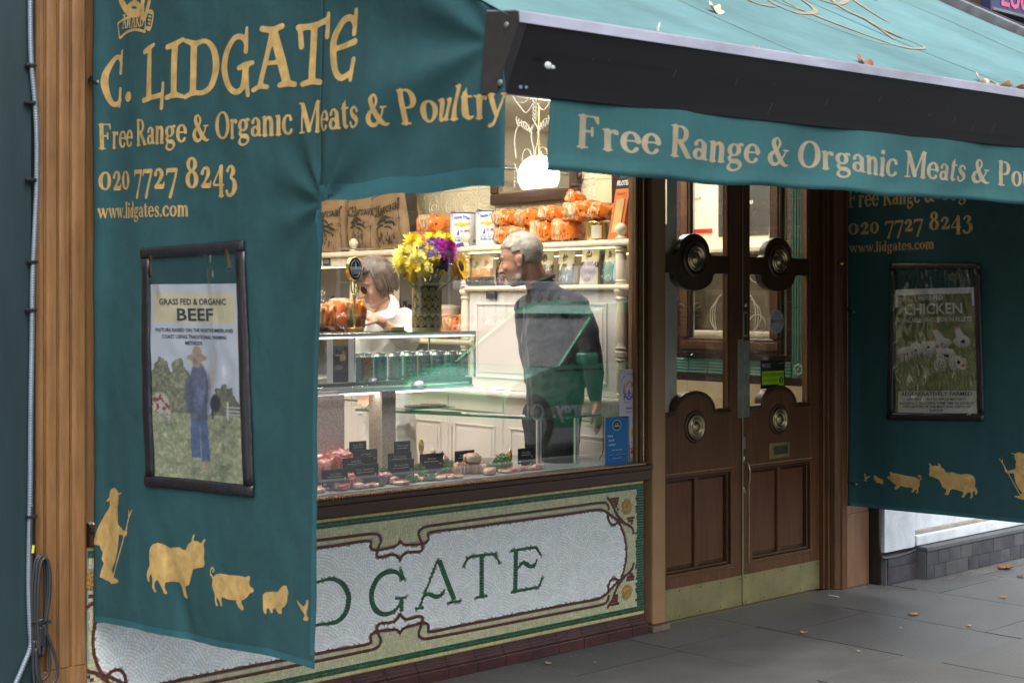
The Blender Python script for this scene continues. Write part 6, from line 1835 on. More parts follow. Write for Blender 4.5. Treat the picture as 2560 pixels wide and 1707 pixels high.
# dark bottles, boards and a basket handle in the open bay behind the woman
M_bot=mat('dark_bottle_glass',(.008,.010,.008),.06,coat=.6)
t0=None
for i,(px,r,h)in enumerate(((800,.03,.20),(832,.032,.24),(856,.034,.19),(872,.03,.22),(912,.032,.2),(997,.03,.24),(1012,.033,.21),(1024,.03,.19))):
 X=.17+.03*(i%2);y=at(px,760,X=X).y
 t=thing('dark_bottle',('dark bottle at the left edge of the open bay by the curtain','tall dark bottle left of the fork-shaped sign','squat dark bottle behind the fork-shaped sign','dark bottle just left of the woman\'s face','dark bottle hidden behind the woman\'s chin','tall dark bottle right of the woman\'s shoulder','dark bottle behind the vase, left','dark bottle behind the vase, right')[i],'bottle',(X,y,1.346),group='dark bottles in the open bay')
 g=MB();g.lathe([(0,0),(r,0),(r,h*.62),(r*.85,h*.70),(r*.36,h*.80),(r*.34,h*.95),(0,h*.95)],(X,y,1.346),n=18);g.build('bottle_glass',M_bot,t,smooth='auto')
 g=MB();g.lathe([(0,h*.951),(r*.42,h*.951),(r*.42,h),(0,h)],(X,y,1.346),n=12);g.build('cap',M_black,t)
 g=MB();g.cyl((X,y,1.346+h*.18),(X,y,1.346+h*.5),r*1.01,n=18,cap=False);g.build('paper_label',mat('bottle_label',(.20,.18,.12),.6),t,smooth='auto')
t=thing('white_jar','round white enamel container on the low shelf behind the vase','jar',(.17,at(1140,760,X=.17).y,1.346))
g=MB();g.lathe([(0,0),(.07,0),(.075,.01),(.075,.16),(.079,.165),(.079,.18),(.02,.19),(0,.19)],(.17,at(1118,760,X=.17).y,1.47-.124),n=28);g.build('jar_body',mat('enamel',(.7,.66,.55),.25),t,smooth='auto')
# ---------------------------------------------------------------- etched mirror on the party wall
MYa=at(1446,480,X=XW-.03).y;MYb=at(1228,480,X=XW-.03).y
zb_=at(1330,506,X=XW-.04).z
mi_=thing('etched_mirror','wood framed pub mirror etched with scrolls and lettering on the tiled wall','mirror',(XW,(MYa+MYb)/2,zb_))
g=MB();z1m=2.95;fw=.062
xf0,xf1=XW-.042,XW-.006
for (a,b,c,d)in ((MYa,MYb,zb_,zb_+fw),(MYa,MYb,z1m,z1m+fw),(MYa,MYa+fw,zb_+fw,z1m),(MYb-fw,MYb,zb_+fw,z1m)):
 g=MB();g.box(xf0,xf1,a,b,c,d)
 o=g.build('frame_member',M_mahog,mi_,bev=.008)
for (a,b,c,d)in ((MYa+fw,MYb-fw,zb_+fw,zb_+fw+.010),(MYa+fw,MYa+fw+.010,zb_+fw+.010,z1m),(MYb-fw-.010,MYb-fw,zb_+fw+.010,z1m)):
 g=MB();g.box(xf0+.012,xf1-.002,a,b,c,d);g.build('inner_slip',mat('gilt_slip',(.28,.19,.10),.4,.3),mi_)
g=MB();g.box(xf1-.012,xf1-.008,MYa+fw,MYb-fw,zb_+fw,z1m)
gl_=g.build('mirror_glass',mat('mirror_silver',(.80,.80,.76),.02,1,var=.0),mi_)
# etching: scrolls, leaves, letters as slightly proud frosted lines
g=MB();xe=xf1-.0135;yc=(MYa+MYb)/2;
def et(P,w=.0026):g.tube([(xe,yc+a,b)for a,b in catmull(P,5)],w,n=4)
for s_ in (-1,1):
 zc=zb_+.17
 et([(0,zc-.03),(s_*.006,zc+.10),(s_*.03,zc+.20),(0,zc+.26)]);et([(s_*.0,zc+.0),(s_*.06,zc-.0),(s_*.10,zc+.05),(s_*.09,zc+.11),(s_*.05,zc+.12),(s_*.03,zc+.08),(s_*.055,zc+.055)])
 et([(s_*.01,zc-.02),(s_*.08,zc-.045),(s_*.13,zc-.02),(s_*.16,zc+.05)]);et([(s_*.02,zc+.2),(s_*.08,zc+.27),(s_*.14,zc+.25),(s_*.165,zc+.17),(s_*.15,zc+.08)])
 et([(s_*.02,zc+.36),(s_*.07,zc+.32),(s_*.12,zc+.36),(s_*.18,zc+.42)]);et([(s_*.02,zc+.44),(s_*.07,zc+.38),(s_*.16,zc+.39)])
 et([(s_*.015,zb_+.115),(s_*.10,zb_+.105),(s_*.16,zb_+.125)],.002)
 for k in range(7):
  a0=s_*(.02+.02*k);et([(a0,zc+.2+.01*k),(a0+s_*.012,zc+.225+.012*k),(a0+s_*.004,zc+.245+.01*k)],.002)
  et([(s_*.155,zc+.04-.018*k),(s_*.17,zc+.05-.018*k)],.002)
for k in range(6):et([(0,zc+.26+k*.02),(.02,zc+.285+k*.02)],.002);et([(0,zc+.26+k*.02),(-.02,zc+.285+k*.02)],.002)
sans_mb(g,'LIDGATE',lambda x,y:(xe-.001,yc-x,zc+.455+y+.25*x*x),.055,bold=.0,width=.24)
g.build('etching',mat('frosted_etch',(.72,.68,.58),.5),gl_)
g=MB();g.ball((XW-.03,MYa-.012,zb_+.12),(.012,.012,.02),n=10,m=6);g.build('wooden_knob',M_mahog,mi_,smooth=True)
# ---------------------------------------------------------------- ceiling tubes and a globe pendant, plus two tubes added inside the window
M_tube=mat('lit_tube',(1,1,1),.5,emit=7,ec=(1,.93,.82))
tubes=[(-2.4,1.2),(-1.1,1.2),(-2.4,2.6),(-1.1,2.6),(-3.9,1.8),(1.2,1.4),(-.62,.26),(-1.95,.26)]
for i,(x,y)in enumerate(tubes):
 t=thing('ceiling_light','white fluorescent ceiling light in the shop, '+('over the counter at the left','over the counter in the middle','deep in the shop at the left','deep in the shop in the middle','far left by the side wall','in the entrance passage','added as front fill inside the window, right','added as front fill inside the window, left')[i],'light',(x,y,2.98))
 g=MB();g.box(x-.62,x+.62,y-.09,y+.09,2.985,3.018);g.build('housing',M_white,t,bev=.005)
 g=MB();g.box(x-.58,x+.58,y-.07,y+.07,2.962,2.984);g.build('diffuser',M_tube,t,bev=.004)
 ld=bpy.data.lights.new('tube_light','AREA');ld.shape='RECTANGLE';ld.size=1.15;ld.size_y=.14;ld.energy=LIGHTW*.8 if i!=5 else LIGHTW*6.0;ld.color=(1,.95,.89)
 lo=bpy.data.objects.new('tube_light',ld);COL.objects.link(lo);lo.parent=t;lo.location=(0,0,-.025)
 if i>5:lo.rotation_euler=(R(50),0,0);ld.energy=LIGHTW*4.5  # last two tubes are added, tilted inward to light the display from the front
t=thing('globe_pendant','glowing white globe lamp hanging from the shop ceiling','lamp',(-1.43,2.9,2.45))
g=MB();g.ball((-1.43,2.9,2.45),.15,n=24,m=16);g.build('globe',mat('lit_globe',(1,1,1),.4,emit=2.2,ec=(1,.92,.80)),t,smooth=True)
g=MB();g.cyl((-1.43,2.9,2.59),(-1.43,2.9,3.02),.006,n=8);g.cyl((-1.43,2.9,2.585),(-1.43,2.9,2.63),.045,.02,n=16);g.build('rod',M_brass,t,smooth='auto')
# things for the mirror to show: rails and a menu board at the back
t=thing('menu_board','cream menu board on the back wall of the shop','board',(-1.8,4.37,1.9))
g=MB();g.box(-2.6,-1.2,4.36,4.395,1.7,2.4);g.build('board',M_cream,t,bev=.006)
for k in range(5):
 g=MB();g.box(-2.5,-1.3,4.355,4.3595,1.8+k*.11,1.83+k*.11);g.build('row',mat('dark_ink',0),t)
t=thing('hanging_rail','steel rail with hooks across the back of the shop','rail',(-2,3.8,2.6))
g=MB();g.cyl((-4,3.8,2.6),(-.2,3.8,2.6),.02,n=12);g.build('rail',M_chrome,t,smooth='auto')
for k in range(9):
 x=-3.6+k*.4;g=MB();g.tube(catmull([(x,3.8,2.63),(x,3.77,2.6),(x,3.8,2.54),(x,3.8,2.45),(x,3.77,2.42),(x,3.74,2.45)],4),.005,n=6);g.build('hook',M_chrome,t,smooth=True)
 # ---------------------------------------------------------------- entrance passage seen through the doors
XR2=1.475
g=MB();g.box(XR2+.008,XR2+.1,.12,2.6,0,3.02)
ew=struct(g.build('wall_entrance',mat('tile_bed_cream',(.4,.36,.26),.8)))
def etile(nm,m,y0,y1,z0,z1,x=XR2,ribs=None):
 g=MB();g.box(x,XR2+.0075,y0+.001,y1-.001,z0+.001,z1-.001)
 if ribs=='v':
  n_=5
  for k in range(n_):yy=y0+(y1-y0)*(k+.5)/n_;g.cyl((x,yy,z0+.003),(x,yy,z1-.003),(y1-y0)/n_*.40,n=6)
 if ribs=='h':
  n_=5
  for k in range(n_):zz=z0+(z1-z0)*(k+.5)/n_;g.cyl((x,y0+.003,zz),(x,y1-.003,zz),(z1-z0)/n_*.40,n=6)
 return g.build(nm,m,ew,smooth='auto' if ribs else False)
 # bands (heights from the photograph): teal 1.16-1.25, brown below and above
tl=at(1990,905,X=XR2).z;tb=at(1990,945,X=XR2).z;bt=at(1990,890,X=XR2).z;bb=at(1990,965,X=XR2).z
yv0=at(2006,800,X=XR2).y;yv1=at(1979,800,X=XR2).y;yb0=yv1;yb1=at(1966,800,X=XR2).y;ym1=at(1961,800,X=XR2).y
zz=tl
print('entrance',tl,tb,bt,bb,yv0,yv1,yb1,ym1)
z=tl+.0
while z<2.95:etile('teal_tile',M_teal_t,yv0-.02,yv1,z,z+.15,ribs='v');z+=.15
z=bt
while z<2.95:etile('brown_tile',M_brown_t,yb0,yb1,z,z+.15);z+=.15
etile('cream_strip',M_cr_t,yb1,ym1,bt,2.95)
yf=1.30
y=yv1
while y<2.5:etile('teal_tile',M_teal_t,y,y+.15,tb,tl,ribs='h');y+=.15
etile('flower_tile',M_teal_t,yv0-.02,yv1,tb,tl)
cy,cz=(yv0+yv1)/2-.01,(tb+tl)/2
g=MB()
for k in range(8):a=2*math.pi*k/8;g.ball((XR2-.001,cy+.026*math.cos(a),cz+.026*math.sin(a)),(.006,.011,.011),n=8,m=5)
g.ball((XR2-.001,cy,cz),(.008,.012,.012),n=8,m=5);g.build('flower_relief',mat('pale_teal_relief',(.28,.42,.36),.2,coat=.4),ew,smooth=True)
y=yv1
while y<2.5:etile('brown_tile',M_brown_t,y,y+.15,tl,bt);etile('brown_tile',M_brown_t,y-.1,y+.05,bb,tb);y+=.15
z=bb-.15
while z>.6:
 y=.13
 while y<2.5:etile('cream_tile',M_cr_t,y,y+.15,z,z+.15);y+=.15
 z-=.15
yl0=1.33
z=bt
while z<2.9:etile('brown_tile',M_brown_t,1.07,1.15,z,z+.15);etile('teal_tile',M_teal_t,1.151,1.25,z,z+.15,ribs='v');z+=.15
# mirror in a heavy wooden frame
m0,m1,mz0,mz1=ym1+.0,1.068,bt+.005,2.9
t=thing('entrance_mirror','large mirror in a broad dark wooden frame on the tiled wall behind the doors','mirror',(XR2,.7,mz0))
fw2=.085
for (a,b,c,d)in ((m0,m1,mz0,mz0+fw2),(m0,m0+fw2,mz0+fw2,mz1),(m1-fw2,m1,mz0+fw2,mz1)):
 g=MB();g.box(XR2-.03,XR2-.001,a,b,c,d);g.build('frame_member',M_mahog,t,bev=.009)
 g=MB();s3=.018;g.box(XR2-.037,XR2-.0305,a+s3,b-s3 if (b-a)>.2 or True else b,c+s3 if (d-c)<.2 else c,d-s3 if (d-c)<.2 else d);g.build('frame_ridge',M_mahog2,t,bev=.004)
g=MB();g.box(XR2-.010,XR2-.006,m0+fw2,m1-fw2,mz0+fw2,mz1);mg=g.build('mirror_glass',mat('mirror_silver2',(.86,.84,.80),.015,1,var=0),t)
g=MB()
for (a,b,c,d)in ((m0+fw2,m1-fw2,mz0+fw2,mz0+fw2+.014),(m0+fw2,m0+fw2+.014,mz0+fw2+.014,2.3),(m1-fw2-.014,m1-fw2,mz0+fw2+.014,2.3)):g.box(XR2-.0125,XR2-.0105,a,b,c,d)
g.build('bevel',mat('bevel_bright',(.9,.88,.84),.12,1),mg)
g=MB();zc=1.47
for s_ in (-1,1):
 for k in range(3):
  g.tube([(XR2-.012,.66+s_*(.10+.05*math.sin(a))+s_*.06*k*.3,zc+.12*math.cos(a)*(1-.2*k))for a in [i/14*3.1 for i in range(15)]],.002,n=4)
for cz_ in (1.42,1.72):
 g.tube([(XR2-.012,.50+.06*math.cos(2*math.pi*k/20),cz_+.06*math.sin(2*math.pi*k/20))for k in range(20)],.002,n=4,closed=True)
g.build('etching',mat('frosted_etch',0),mg)
# opposite side of the passage, seen in that mirror: posters, shelf with a basket
XP=.372
g=MB();g.box(XP,XP+.006,.13,4.3,0,3.0);struct(g.build('wall_passage',M_cream))
def board(name,label,y0,y1,z0,z1,col,texts,border=None):
 t=thing(name,label,'poster',(XP+.01,(y0+y1)/2,z0))
 g=MB();g.box(XP+.0065,XP+.014,y0,y1,z0,z1);b=g.build('board',mat('board_%s'%name,col,.4),t,bev=.002)
 if border:g=MB();g.box(XP+.0145,XP+.016,y0,y1,z0,z0+.03);g.build('stripe',mat('poster_red',(.45,.03,.02),.4),t)
 for i,(s,y,z,h,w,c)in enumerate(texts):
  g=MB();sans_mb(g,s,lambda a,b_:(XP+.0155,y+a,z+b_),h,bold=.02,width=w);g.build('lettering',mat('board_ink_%d'%(sum(c)>1),c,.5),t)
 return t
board('diagram_poster','white poster with orange diagrams and a red lower edge, facing the entrance mirror',1.75,2.22,2.02,2.75,(.66,.60,.52),[('METHOD',2.0,2.5,.03,.2,(.35,.10,.05)),('Sous vide',2.05,2.35,.02,.14,(.3,.08,.05)),('Roast',1.9,2.25,.02,.1,(.5,.2,.05)),('Rest and carve',2.05,2.15,.015,.16,(.3,.1,.05))],border=True)
board('soil_poster','dark grey poster with the word topsoil, seen in the entrance mirror',1.18,1.70,1.99,2.75,(.05,.048,.045),[('topsoil',1.46,2.20,.030,.12,(.7,.7,.68)),('healthy soil',1.45,2.45,.02,.2,(.6,.6,.58))])
t=thing('passage_shelf','pale shelf carrying a wicker basket, seen in the entrance mirror','shelf',(XP+.15,1.7,1.4))
for z in (1.36,1.90):
 g=MB();g.box(XP+.0065,XP+.34,1.0,2.9,z-.03,z);g.build('shelf_board',M_cream,t,bev=.004)
g=MB();g.box(XP+.0065,XP+.02,1.0,2.9,1.37,1.86);g.build('shelf_back',mat('stone_panel',(.30,.26,.20),.5,var=.3,vs=6),t)
t=thing('wicker_basket','wicker basket lined with crumpled white paper, seen in the entrance mirror','basket',(XP+.2,2.0,1.361))
g=MB()
for k in range(16):
 z=1.366+k*.0115;r=.14+.0022*k
 g.tube([(XP+.2+(r*.9+.003*math.sin(20*math.pi*q/40+k*math.pi))*math.cos(2*math.pi*q/40),2.0+(r*1.15+.003*math.sin(20*math.pi*q/40+k*math.pi))*math.sin(2*math.pi*q/40),z)for q in range(40)],.0062,n=5,closed=True)
o=g.build('woven_cane',mat('wicker',(.42,.25,.10),.6,var=.3,vs=60),t,smooth=True);o['kind']='stuff'
g=MB();g.ball((XP+.2,2.0,1.56),(.12,.15,.07),n=26,m=14)
g.v=[tuple(Vector(v)+Vector((1,1,1))*.03*noise.noise(Vector(v)*22))for v in g.v];g.build('paper_lining',mat('crumpled_paper',(.66,.66,.66),.7),t)
# ---------------------------------------------------------------- glass display case on granite posts
YC=.45;YCB=.80
ZT=1.416;ZB=1.157
xr_=at(1190,830,Y=YC).x;xl_=xr_-1.9
case=thing('display_case','glass display case with steel edges standing over the meat window on granite posts','display case',((xl_+xr_)/2,(YC+YCB)/2,ZB))
g=MB();g.box(xl_,xr_,YC,YCB,ZT-.016,ZT);g.build('top_plate',M_chrome,case,bev=.002)
g=MB();g.box(xl_,xr_-.01,YC+.004,YCB,ZB,ZB+.012);g.build('under_plate',M_chrome,case,bev=.002)
g=MB();g.box(xl_,xr_-.045,YC-.004,YC+.010,ZB+.012,ZB+.030);g.build('lower_edge',M_chrome,case,bev=.002)
g=MB();g.box(xl_,xr_-.012,YC+.011,YCB-.004,ZB+.0125,ZB+.046);g.build('black_deck',mat('black_deck',(.015,.015,.017),.25,var=.2,coat=.2),case,bev=.002)
for x in (xr_-.008,at(885,900,Y=YC).x):
 for y in (YC,YCB-.008):
  g=MB();g.box(x,x+.008,y,y+.008,ZB+.047,ZT-.0165);g.build('corner_strip',M_chrome,case,bev=.001)
g=MB();g.box(xl_,xr_-.009,YC+.001,YC+.006,ZB+.031,ZT-.0165);g.build('front_glass',M_glass_in,case)
g=MB();g.box(xr_-.006,xr_-.001,YC+.009,YCB-.009,ZB+.047,ZT-.0165);g.build('end_glass',M_glass_in,case)
g=MB();g.box(xl_,xr_-.009,YC+.02,YCB-.02,ZT-.024,ZT-.0165);g.build('case_lamp',mat('case_lamp',(1,1,1),.5,emit=1.5,ec=(1,.95,.88)),case)
# strip light under the case
g=MB();g.box(xl_+.1,xr_-.03,YC+.03,YC+.055,ZB-.011,ZB-.001);g.build('under_lamp',mat('under_lamp',(1,1,1),.5,emit=1.3,ec=(1,.93,.84)),case)
ld=bpy.data.lights.new('under_case_light','AREA');ld.shape='RECTANGLE';ld.size=1.6;ld.size_y=.03;ld.energy=.6;ld.color=(1,.9,.8)
lo=bpy.data.objects.new('under_case_light',ld);COL.objects.link(lo);lo.parent=case;lo.location=(0,-.13,-.013)
# photo card behind the glass
xa=at(812,900,Y=YC+.012).x;xb=at(879,900,Y=YC+.012).x
t=thing('photo_card','white bordered photo of a butcher cutting meat on the front of the display case','photo',((xa+xb)/2,YC+.013,ZB+.05))
def img_photo(U,V):
 C=np.ones(U.shape+(3,))*(.85,.83,.88);ins=(U>.22)&(U<.80)
 n=vnoise(U,V,8,12,21)
 C=blend(C,ins*1.,(.05,.055,.07));C=blend(C,(ins&(V>.84))*1.,(.38,.28,.16));C=blend(C,(ins&(V>.62)&(V<.84)&(n>.4))*1.,(.14,.18,.22))
 C=blend(C,ell(U,V,.60,.68,.05,.04,.2),(.45,.26,.18));C=blend(C,ell(U,V,.58,.56,.12,.09,.2)+ell(U,V,.40,.62,.12,.02,.3),(.55,.46,.26));C=blend(C,ell(U,V,.60,.42,.09,.08,.2),(.16,.06,.05))
 C=blend(C,ell(U,V,.42,.34,.15,.06,.2),(.22,.22,.25));C=blend(C,(ins&(V<.24))*1.,(.02,.022,.04))
 return C
print_grid('photo_print',img_photo,lambda u,v:(xa+(xb-xa)*u,YC-.0065,ZB+.050+(ZT-.022-ZB-.05)*v),M_print,t,40,70)
g=MB();g.box(xa,xb,YC-.006,YC-.0045,ZB+.05,ZT-.022);g.build('card_back',mat('sticker_white',0),t)
# drinks cans
M_al=mat('can_aluminium',(.70,.71,.72),.18,1,var=.05)
CC={'orange':(.60,.24,.07),'blue':(.10,.42,.52),'pale':(.52,.60,.54),'green':(.10,.34,.20),'mint':(.18,.52,.46),'grey':(.42,.48,.48)}
def can(label,px,y,a,b,z0):
 x=at(px,900,Y=y).x;t=thing('drinks_can',label,'drinks can',(x,y,z0),group='drinks cans in the display case')
 r=.031;h=.112;rot=(px*.37)%1
 def img(U,V):
  C=np.ones(U.shape+(3,))*CC[a];C=blend(C,(((U+rot)%.5)<.2)*1.,CC[b])
  C=blend(C,((((U+rot)%.25)>.17)&(vnoise(U,V,40,30,int(px),1)>.6)&(V>.12)&(V<.9))*.8,(.04,.08,.08))
  C=blend(C,((((U+rot)%.5)>.3)&(np.sin(V*120)>.3)&(vnoise(U,V,30,30,2,1)>.45))*.6,(.6,.64,.6));return C
 def fn(u,v):ang=2*math.pi*u;return Vector((x+r*math.cos(ang),y+r*math.sin(ang),z0+.008+(h-.016)*v))
 print_grid('can_wall',img,fn,mat('can_print',(1,1,1),.25,.4,attr=True,var=.03,coat=.3),t,48,24)
 g=MB();g.lathe([(0,.004),(r*.75,0),(r*.85,.001),(r,.0075)],(x,y,z0),n=24);g.lathe([(r,h-.0075),(r*.86,h+.004),(r*.88,h+.009),(r*.82,h+.009),(r*.80,h+.005),(0,h+.005)],(x,y,z0),n=24);g.build('can_ends',M_al,t,smooth='auto')
zc0=ZB+.0465
names=['at the left end of the row, mostly hidden','orange, second from the left','pale blue, third from the left','grey with black figures, fourth from the left','green and blue, in the middle of the front row','green and orange, sixth in the front row','mint green, seventh in the front row','pale green, eighth in the front row','grey green, last of the front row']
sp=[(888,'grey','pale'),(915,'orange','orange'),(950,'blue','blue'),(987,'pale','grey'),(1025,'green','blue'),(1060,'green','orange'),(1094,'mint','green'),(1126,'mint','pale'),(1154,'mint','grey')]
for (px,a,b),nm in zip(sp,names):can('slim drinks can '+nm,px,YC+.085,a,b,zc0)
for px,a,b,nm in ((1012,'pale','mint','left'),(1048,'mint','mint','middle'),(1080,'mint','pale','right')):can('drinks can standing behind the front row, %s of three'%nm,px,YC+.20,a,b,zc0+.0001)
# granite posts
def granite(name,c):
 if name in _M:return _M[name]
 m=mat(name,c,.35,var=.25,vs=220,coat=.15);n=m.node_tree.nodes;l=m.node_tree.links;p=n['Principled BSDF']
 tc=n.new('ShaderNodeTexCoord');v=n.new('ShaderNodeTexVoronoi');v.inputs['Scale'].default_value=260;l.new(tc.outputs['Object'],v.inputs[0])
 r=n.new('ShaderNodeMapRange');r.inputs[1].default_value=0;r.inputs[2].default_value=.9;r.inputs[3].default_value=.55;r.inputs[4].default_value=1.15;l.new(v.outputs['Color'],r.inputs[0])
 old=p.inputs['Base Color'].links[0].from_socket;mx=n.new('ShaderNodeMix');mx.data_type='RGBA';mx.blend_type='MULTIPLY';mx.inputs[0].default_value=1;l.new(old,mx.inputs[6]);l.new(r.outputs[0],mx.inputs[7]);l.new(mx.outputs[2],p.inputs['Base Color'])
 return m
def post(label,px0,px1,y,w_side,m):
 x0=at(px0,1060,Y=y).x;x1=at(px1,1060,Y=y).x
 t=thing('granite_post',label,'post',((x0+x1)/2,y,.8),group='granite posts under the display case')
 g=MB();g.box(x0,x1,y,y+w_side,.8005,ZB-.0005);g.build('shaft',m,t,bev=.003)
post('broad pink granite post next to the curtain',742,862,.42,.12,granite('pink_granite',(.90,.70,.64)))
post('slim square granite post behind the price cards',955,990,.46,.10,granite('grey_granite',(.58,.51,.42)))
# glass shelf and acrylic posts in the window
t=thing('glass_shelf','green edged glass shelf held on clear posts across the meat window','shelf',(-.5,.4,1.02))
P=[(-.55,.10),(-.20,.085),(-.20,.17),(-.47,.26),(-.80,1.10),(-.87,1.10)]
g=MB();g.prism([(x,y,1.020)for x,y in P],(0,0,.010))
g.build('glass_sheet',clear_mat('green_glass',(.62,.82,.74),.0,1.5,1.3),t)
g=MB();
for a,b in zip(P,P[1:]+P[:1]):
 d=Vector((b[0]-a[0],b[1]-a[1],0)).normalized();n_=Vector((d.y,-d.x,0))*.0012
 g.add([Vector((*a,1.0195))+n_,Vector((*b,1.0195))+n_,Vector((*b,1.0305))+n_,Vector((*a,1.0305))+n_],[(0,1,2,3)])
g.build('polished_edge',mat('green_glass_edge',(.03,.16,.11),.1,coat=.5),t)
for px in (1347,1441):
 x=at(px,1100,Y=.13).x
 g=MB();g.box(x-.014,x-.004,.125,.135,.806,1.019);g.box(x+.004,x+.014,.125,.135,.806,1.019);g.build('clear_post',mat('frosted_acrylic',(.60,.58,.54),.2,var=.05,coat=.3),t,bev=.002)
 g=MB();g.box(x-.0038,x+.0038,.128,.132,.81,1.018);g.build('post_groove',mat('acrylic_shadow',(.2,.2,.21),.2),t)
g=MB();x=at(1508,1100,Y=.10).x;g.tube(catmull([(x,.10,1.018),(x,.10,.95),(x-.001,.10,.86),(x-.012,.10,.835),(x-.02,.10,.828),(x-.022,.10,.812)],5),.0022,n=6);g.build('wire_stay',M_black,t,smooth=True)
g=MB();xx=at(1130,1100,Y=.35).x;g.cyl((xx,.35,.81),(xx,.35,1.0),.0015,n=6);g.build('thin_rod',M_black,t)
# sliced meat tray on the far part of the glass shelf
t=thing('cured_meat_tray','tray of dark cured meat slices on the glass shelf','tray',at(1050,1012,Z=1.031))
p=at(1055,1012,Y=.95);p.z=1.032
g=MB();rs=random.Random(6)
for k in range(16):
 g.ball((p.x+rs.uniform(-.10,.10),p.y-rs.uniform(0,.06),1.038+rs.uniform(0,.008)),(.035,.03,.006),n=10,m=4,M=Matrix.Rotation(rs.uniform(0,3),3,'Z'))
g.build('meat_slices',mat('cured_meat',(.16,.055,.045),.35,var=.5,vs=30,coat=.3),t,smooth=True)
g=MB();g.box(p.x-.14,p.x+.14,p.y-.09,p.y+.05,1.0308,1.0335);g.build('tray_plate',M_steel,t)
# ---------------------------------------------------------------- brass tap font with oval badge
p=at(886,828,Y=YC+.06);fx_,fy_=p.x,YC+.06
font_=thing('tap_font','brass sign shaped like a fork with a black oval badge standing on the display case','sign',(fx_,fy_,ZT))
g=MB();g.lathe([(0,0),(.042,0),(.043,.003),(.043,.019),(.041,.022),(0,.022)],(fx_,fy_,ZT+.0005),n=32);bs_=g.build('round_base',M_brass,font_,smooth='auto')
g=MB();sans_mb(g,'LIDGATE',lambda x,y:(fx_+x,fy_-.0437+x*x*11,ZT+.006+y),.010,bold=.03,width=.036);g.build('base_lettering',mat('bright_brass',(.9,.75,.35),.15,1),bs_)
zb2=at(886,672,Y=fy_).z
M_forkb=mat('pale_gold_enamel',(.45,.48,.16),.25,.5,coat=.4)
g=MB()
zt_=zb2-.045
fork=[(0,ZT+.022,.0055),(0,ZT+.06,.007),(0,ZT+.10,.008),(0,ZT+.135,.006),(0,ZT+.155,.008),(0,ZT+.17,.013)]
g.tube([(fx_,fy_,z)for _,z,r in fork],[r for _,z,r in fork],n=12)
for s_ in (-1,0,1):
 g.tube(catmull([(fx_+s_*.004,fy_,ZT+.165),(fx_+s_*.014,fy_,ZT+.185),(fx_+s_*.017,fy_,ZT+.20),(fx_+s_*.0175,fy_,zt_+.012)],5),.0036,n=8)
g.build('fork_stem',M_forkb,font_,smooth=True)
ang=Matrix.Rotation(R(90),3,'X')
def oval(rx,rz,y0,y1,n=40):return [(fx_+rx*math.cos(2*math.pi*k/n),y0,zb2+rz*math.sin(2*math.pi*k/n))for k in range(n)],(0,y1-y0,0)
P_,d_=oval(.0365,.052,fy_-.008,fy_+.018);g=MB();g.prism(P_,d_);bdg=g.build('badge_rim',M_brass,font_,bev=.003)
P_,d_=oval(.033,.0485,fy_-.0095,fy_-.0081);g=MB();g.prism(P_,d_);g.build('badge_face',mat('badge_black',(.01,.012,.02),.3),bdg)
g=MB();g.tube([(fx_+.0245*math.cos(2*math.pi*k/36),fy_-.0100,zb2+.037*math.sin(2*math.pi*k/36))for k in range(36)],.0012,n=4,closed=True)
M_bd=mat('badge_pale',(.42,.50,.55),.4)
for k in range(7):
 w=.020*math.sqrt(max(0,1-((k-3)/4.2)**2));z=zb2-.021+.0045*k
 g.box(fx_-w*.9,fx_+w*.9,fy_-.0103,fy_-.0097,z-.0012,z+.0006)
g.add([(fx_-.005,fy_-.0108,zb2+.002),(fx_+.005,fy_-.0108,zb2+.002),(fx_+.0012,fy_-.0108,zb2+.030),(fx_-.0012,fy_-.0108,zb2+.030)],[(0,1,2,3)])
sans_mb(g,'LIDGATES',lambda x,y:(fx_+x,fy_-.0112,zb2-.004+y),.012,bold=.04,width=.060)
g.build('badge_print',M_bd,bdg)
# bread by the font, notebook, pen
bread('orange bread bag standing on the case next to the curtain',(at(745,800,Y=YC+.14).x-.02,YC+.16,ZT+.001),1,.20,.14,.13,rz=1.6,rx=0,window=(.5,.85),group='loaves on the display case')
bread('tall clear and orange loaf bag leaning behind at the curtain edge',(at(758,740,Y=YC+.22).x,YC+.25,ZT+.001),2,.17,.21,.12,rz=1.5,window=(.35,.8),group='loaves on the display case')
bread('orange loaf bag on the case left of the fork sign',(at(808,790,Y=YC+.12).x,YC+.13,ZT+.001),3,.13,.105,.12,rz=1.2,window=(.55,.8),group='loaves on the display case')
bread('orange loaf bag on the case behind the fork sign',(at(868,790,Y=YC+.19).x,YC+.20,ZT+.001),0,.18,.125,.13,rz=1.75,window=(.6,.85),group='loaves on the display case')
p=at(985,815,Y=YC+.10)
t=thing('notepad','small pad of yellow notes lying on the display case','notepad',(p.x,YC+.10,ZT))
g=MB();g.box(p.x-.03,p.x+.045,YC+.08,YC+.13,ZT+.0045,ZT+.022);g.build('sheets',mat('yellow_paper',(.66,.60,.34),.7),t,bev=.001)
g=MB();g.box(p.x-.035,p.x+.055,YC+.075,YC+.135,ZT+.0005,ZT+.0042);g.build('black_cover',M_black,t)
t=thing('steel_tray','flat stainless tray on top of the display case','tray',(fx_+.1,YC+.1,ZT))
g=MB();g.box(fx_+.055,fx_+.165,YC+.04,YC+.16,ZT+.0005,ZT+.004);g.build('tray_plate',M_steel,t,bev=.001)
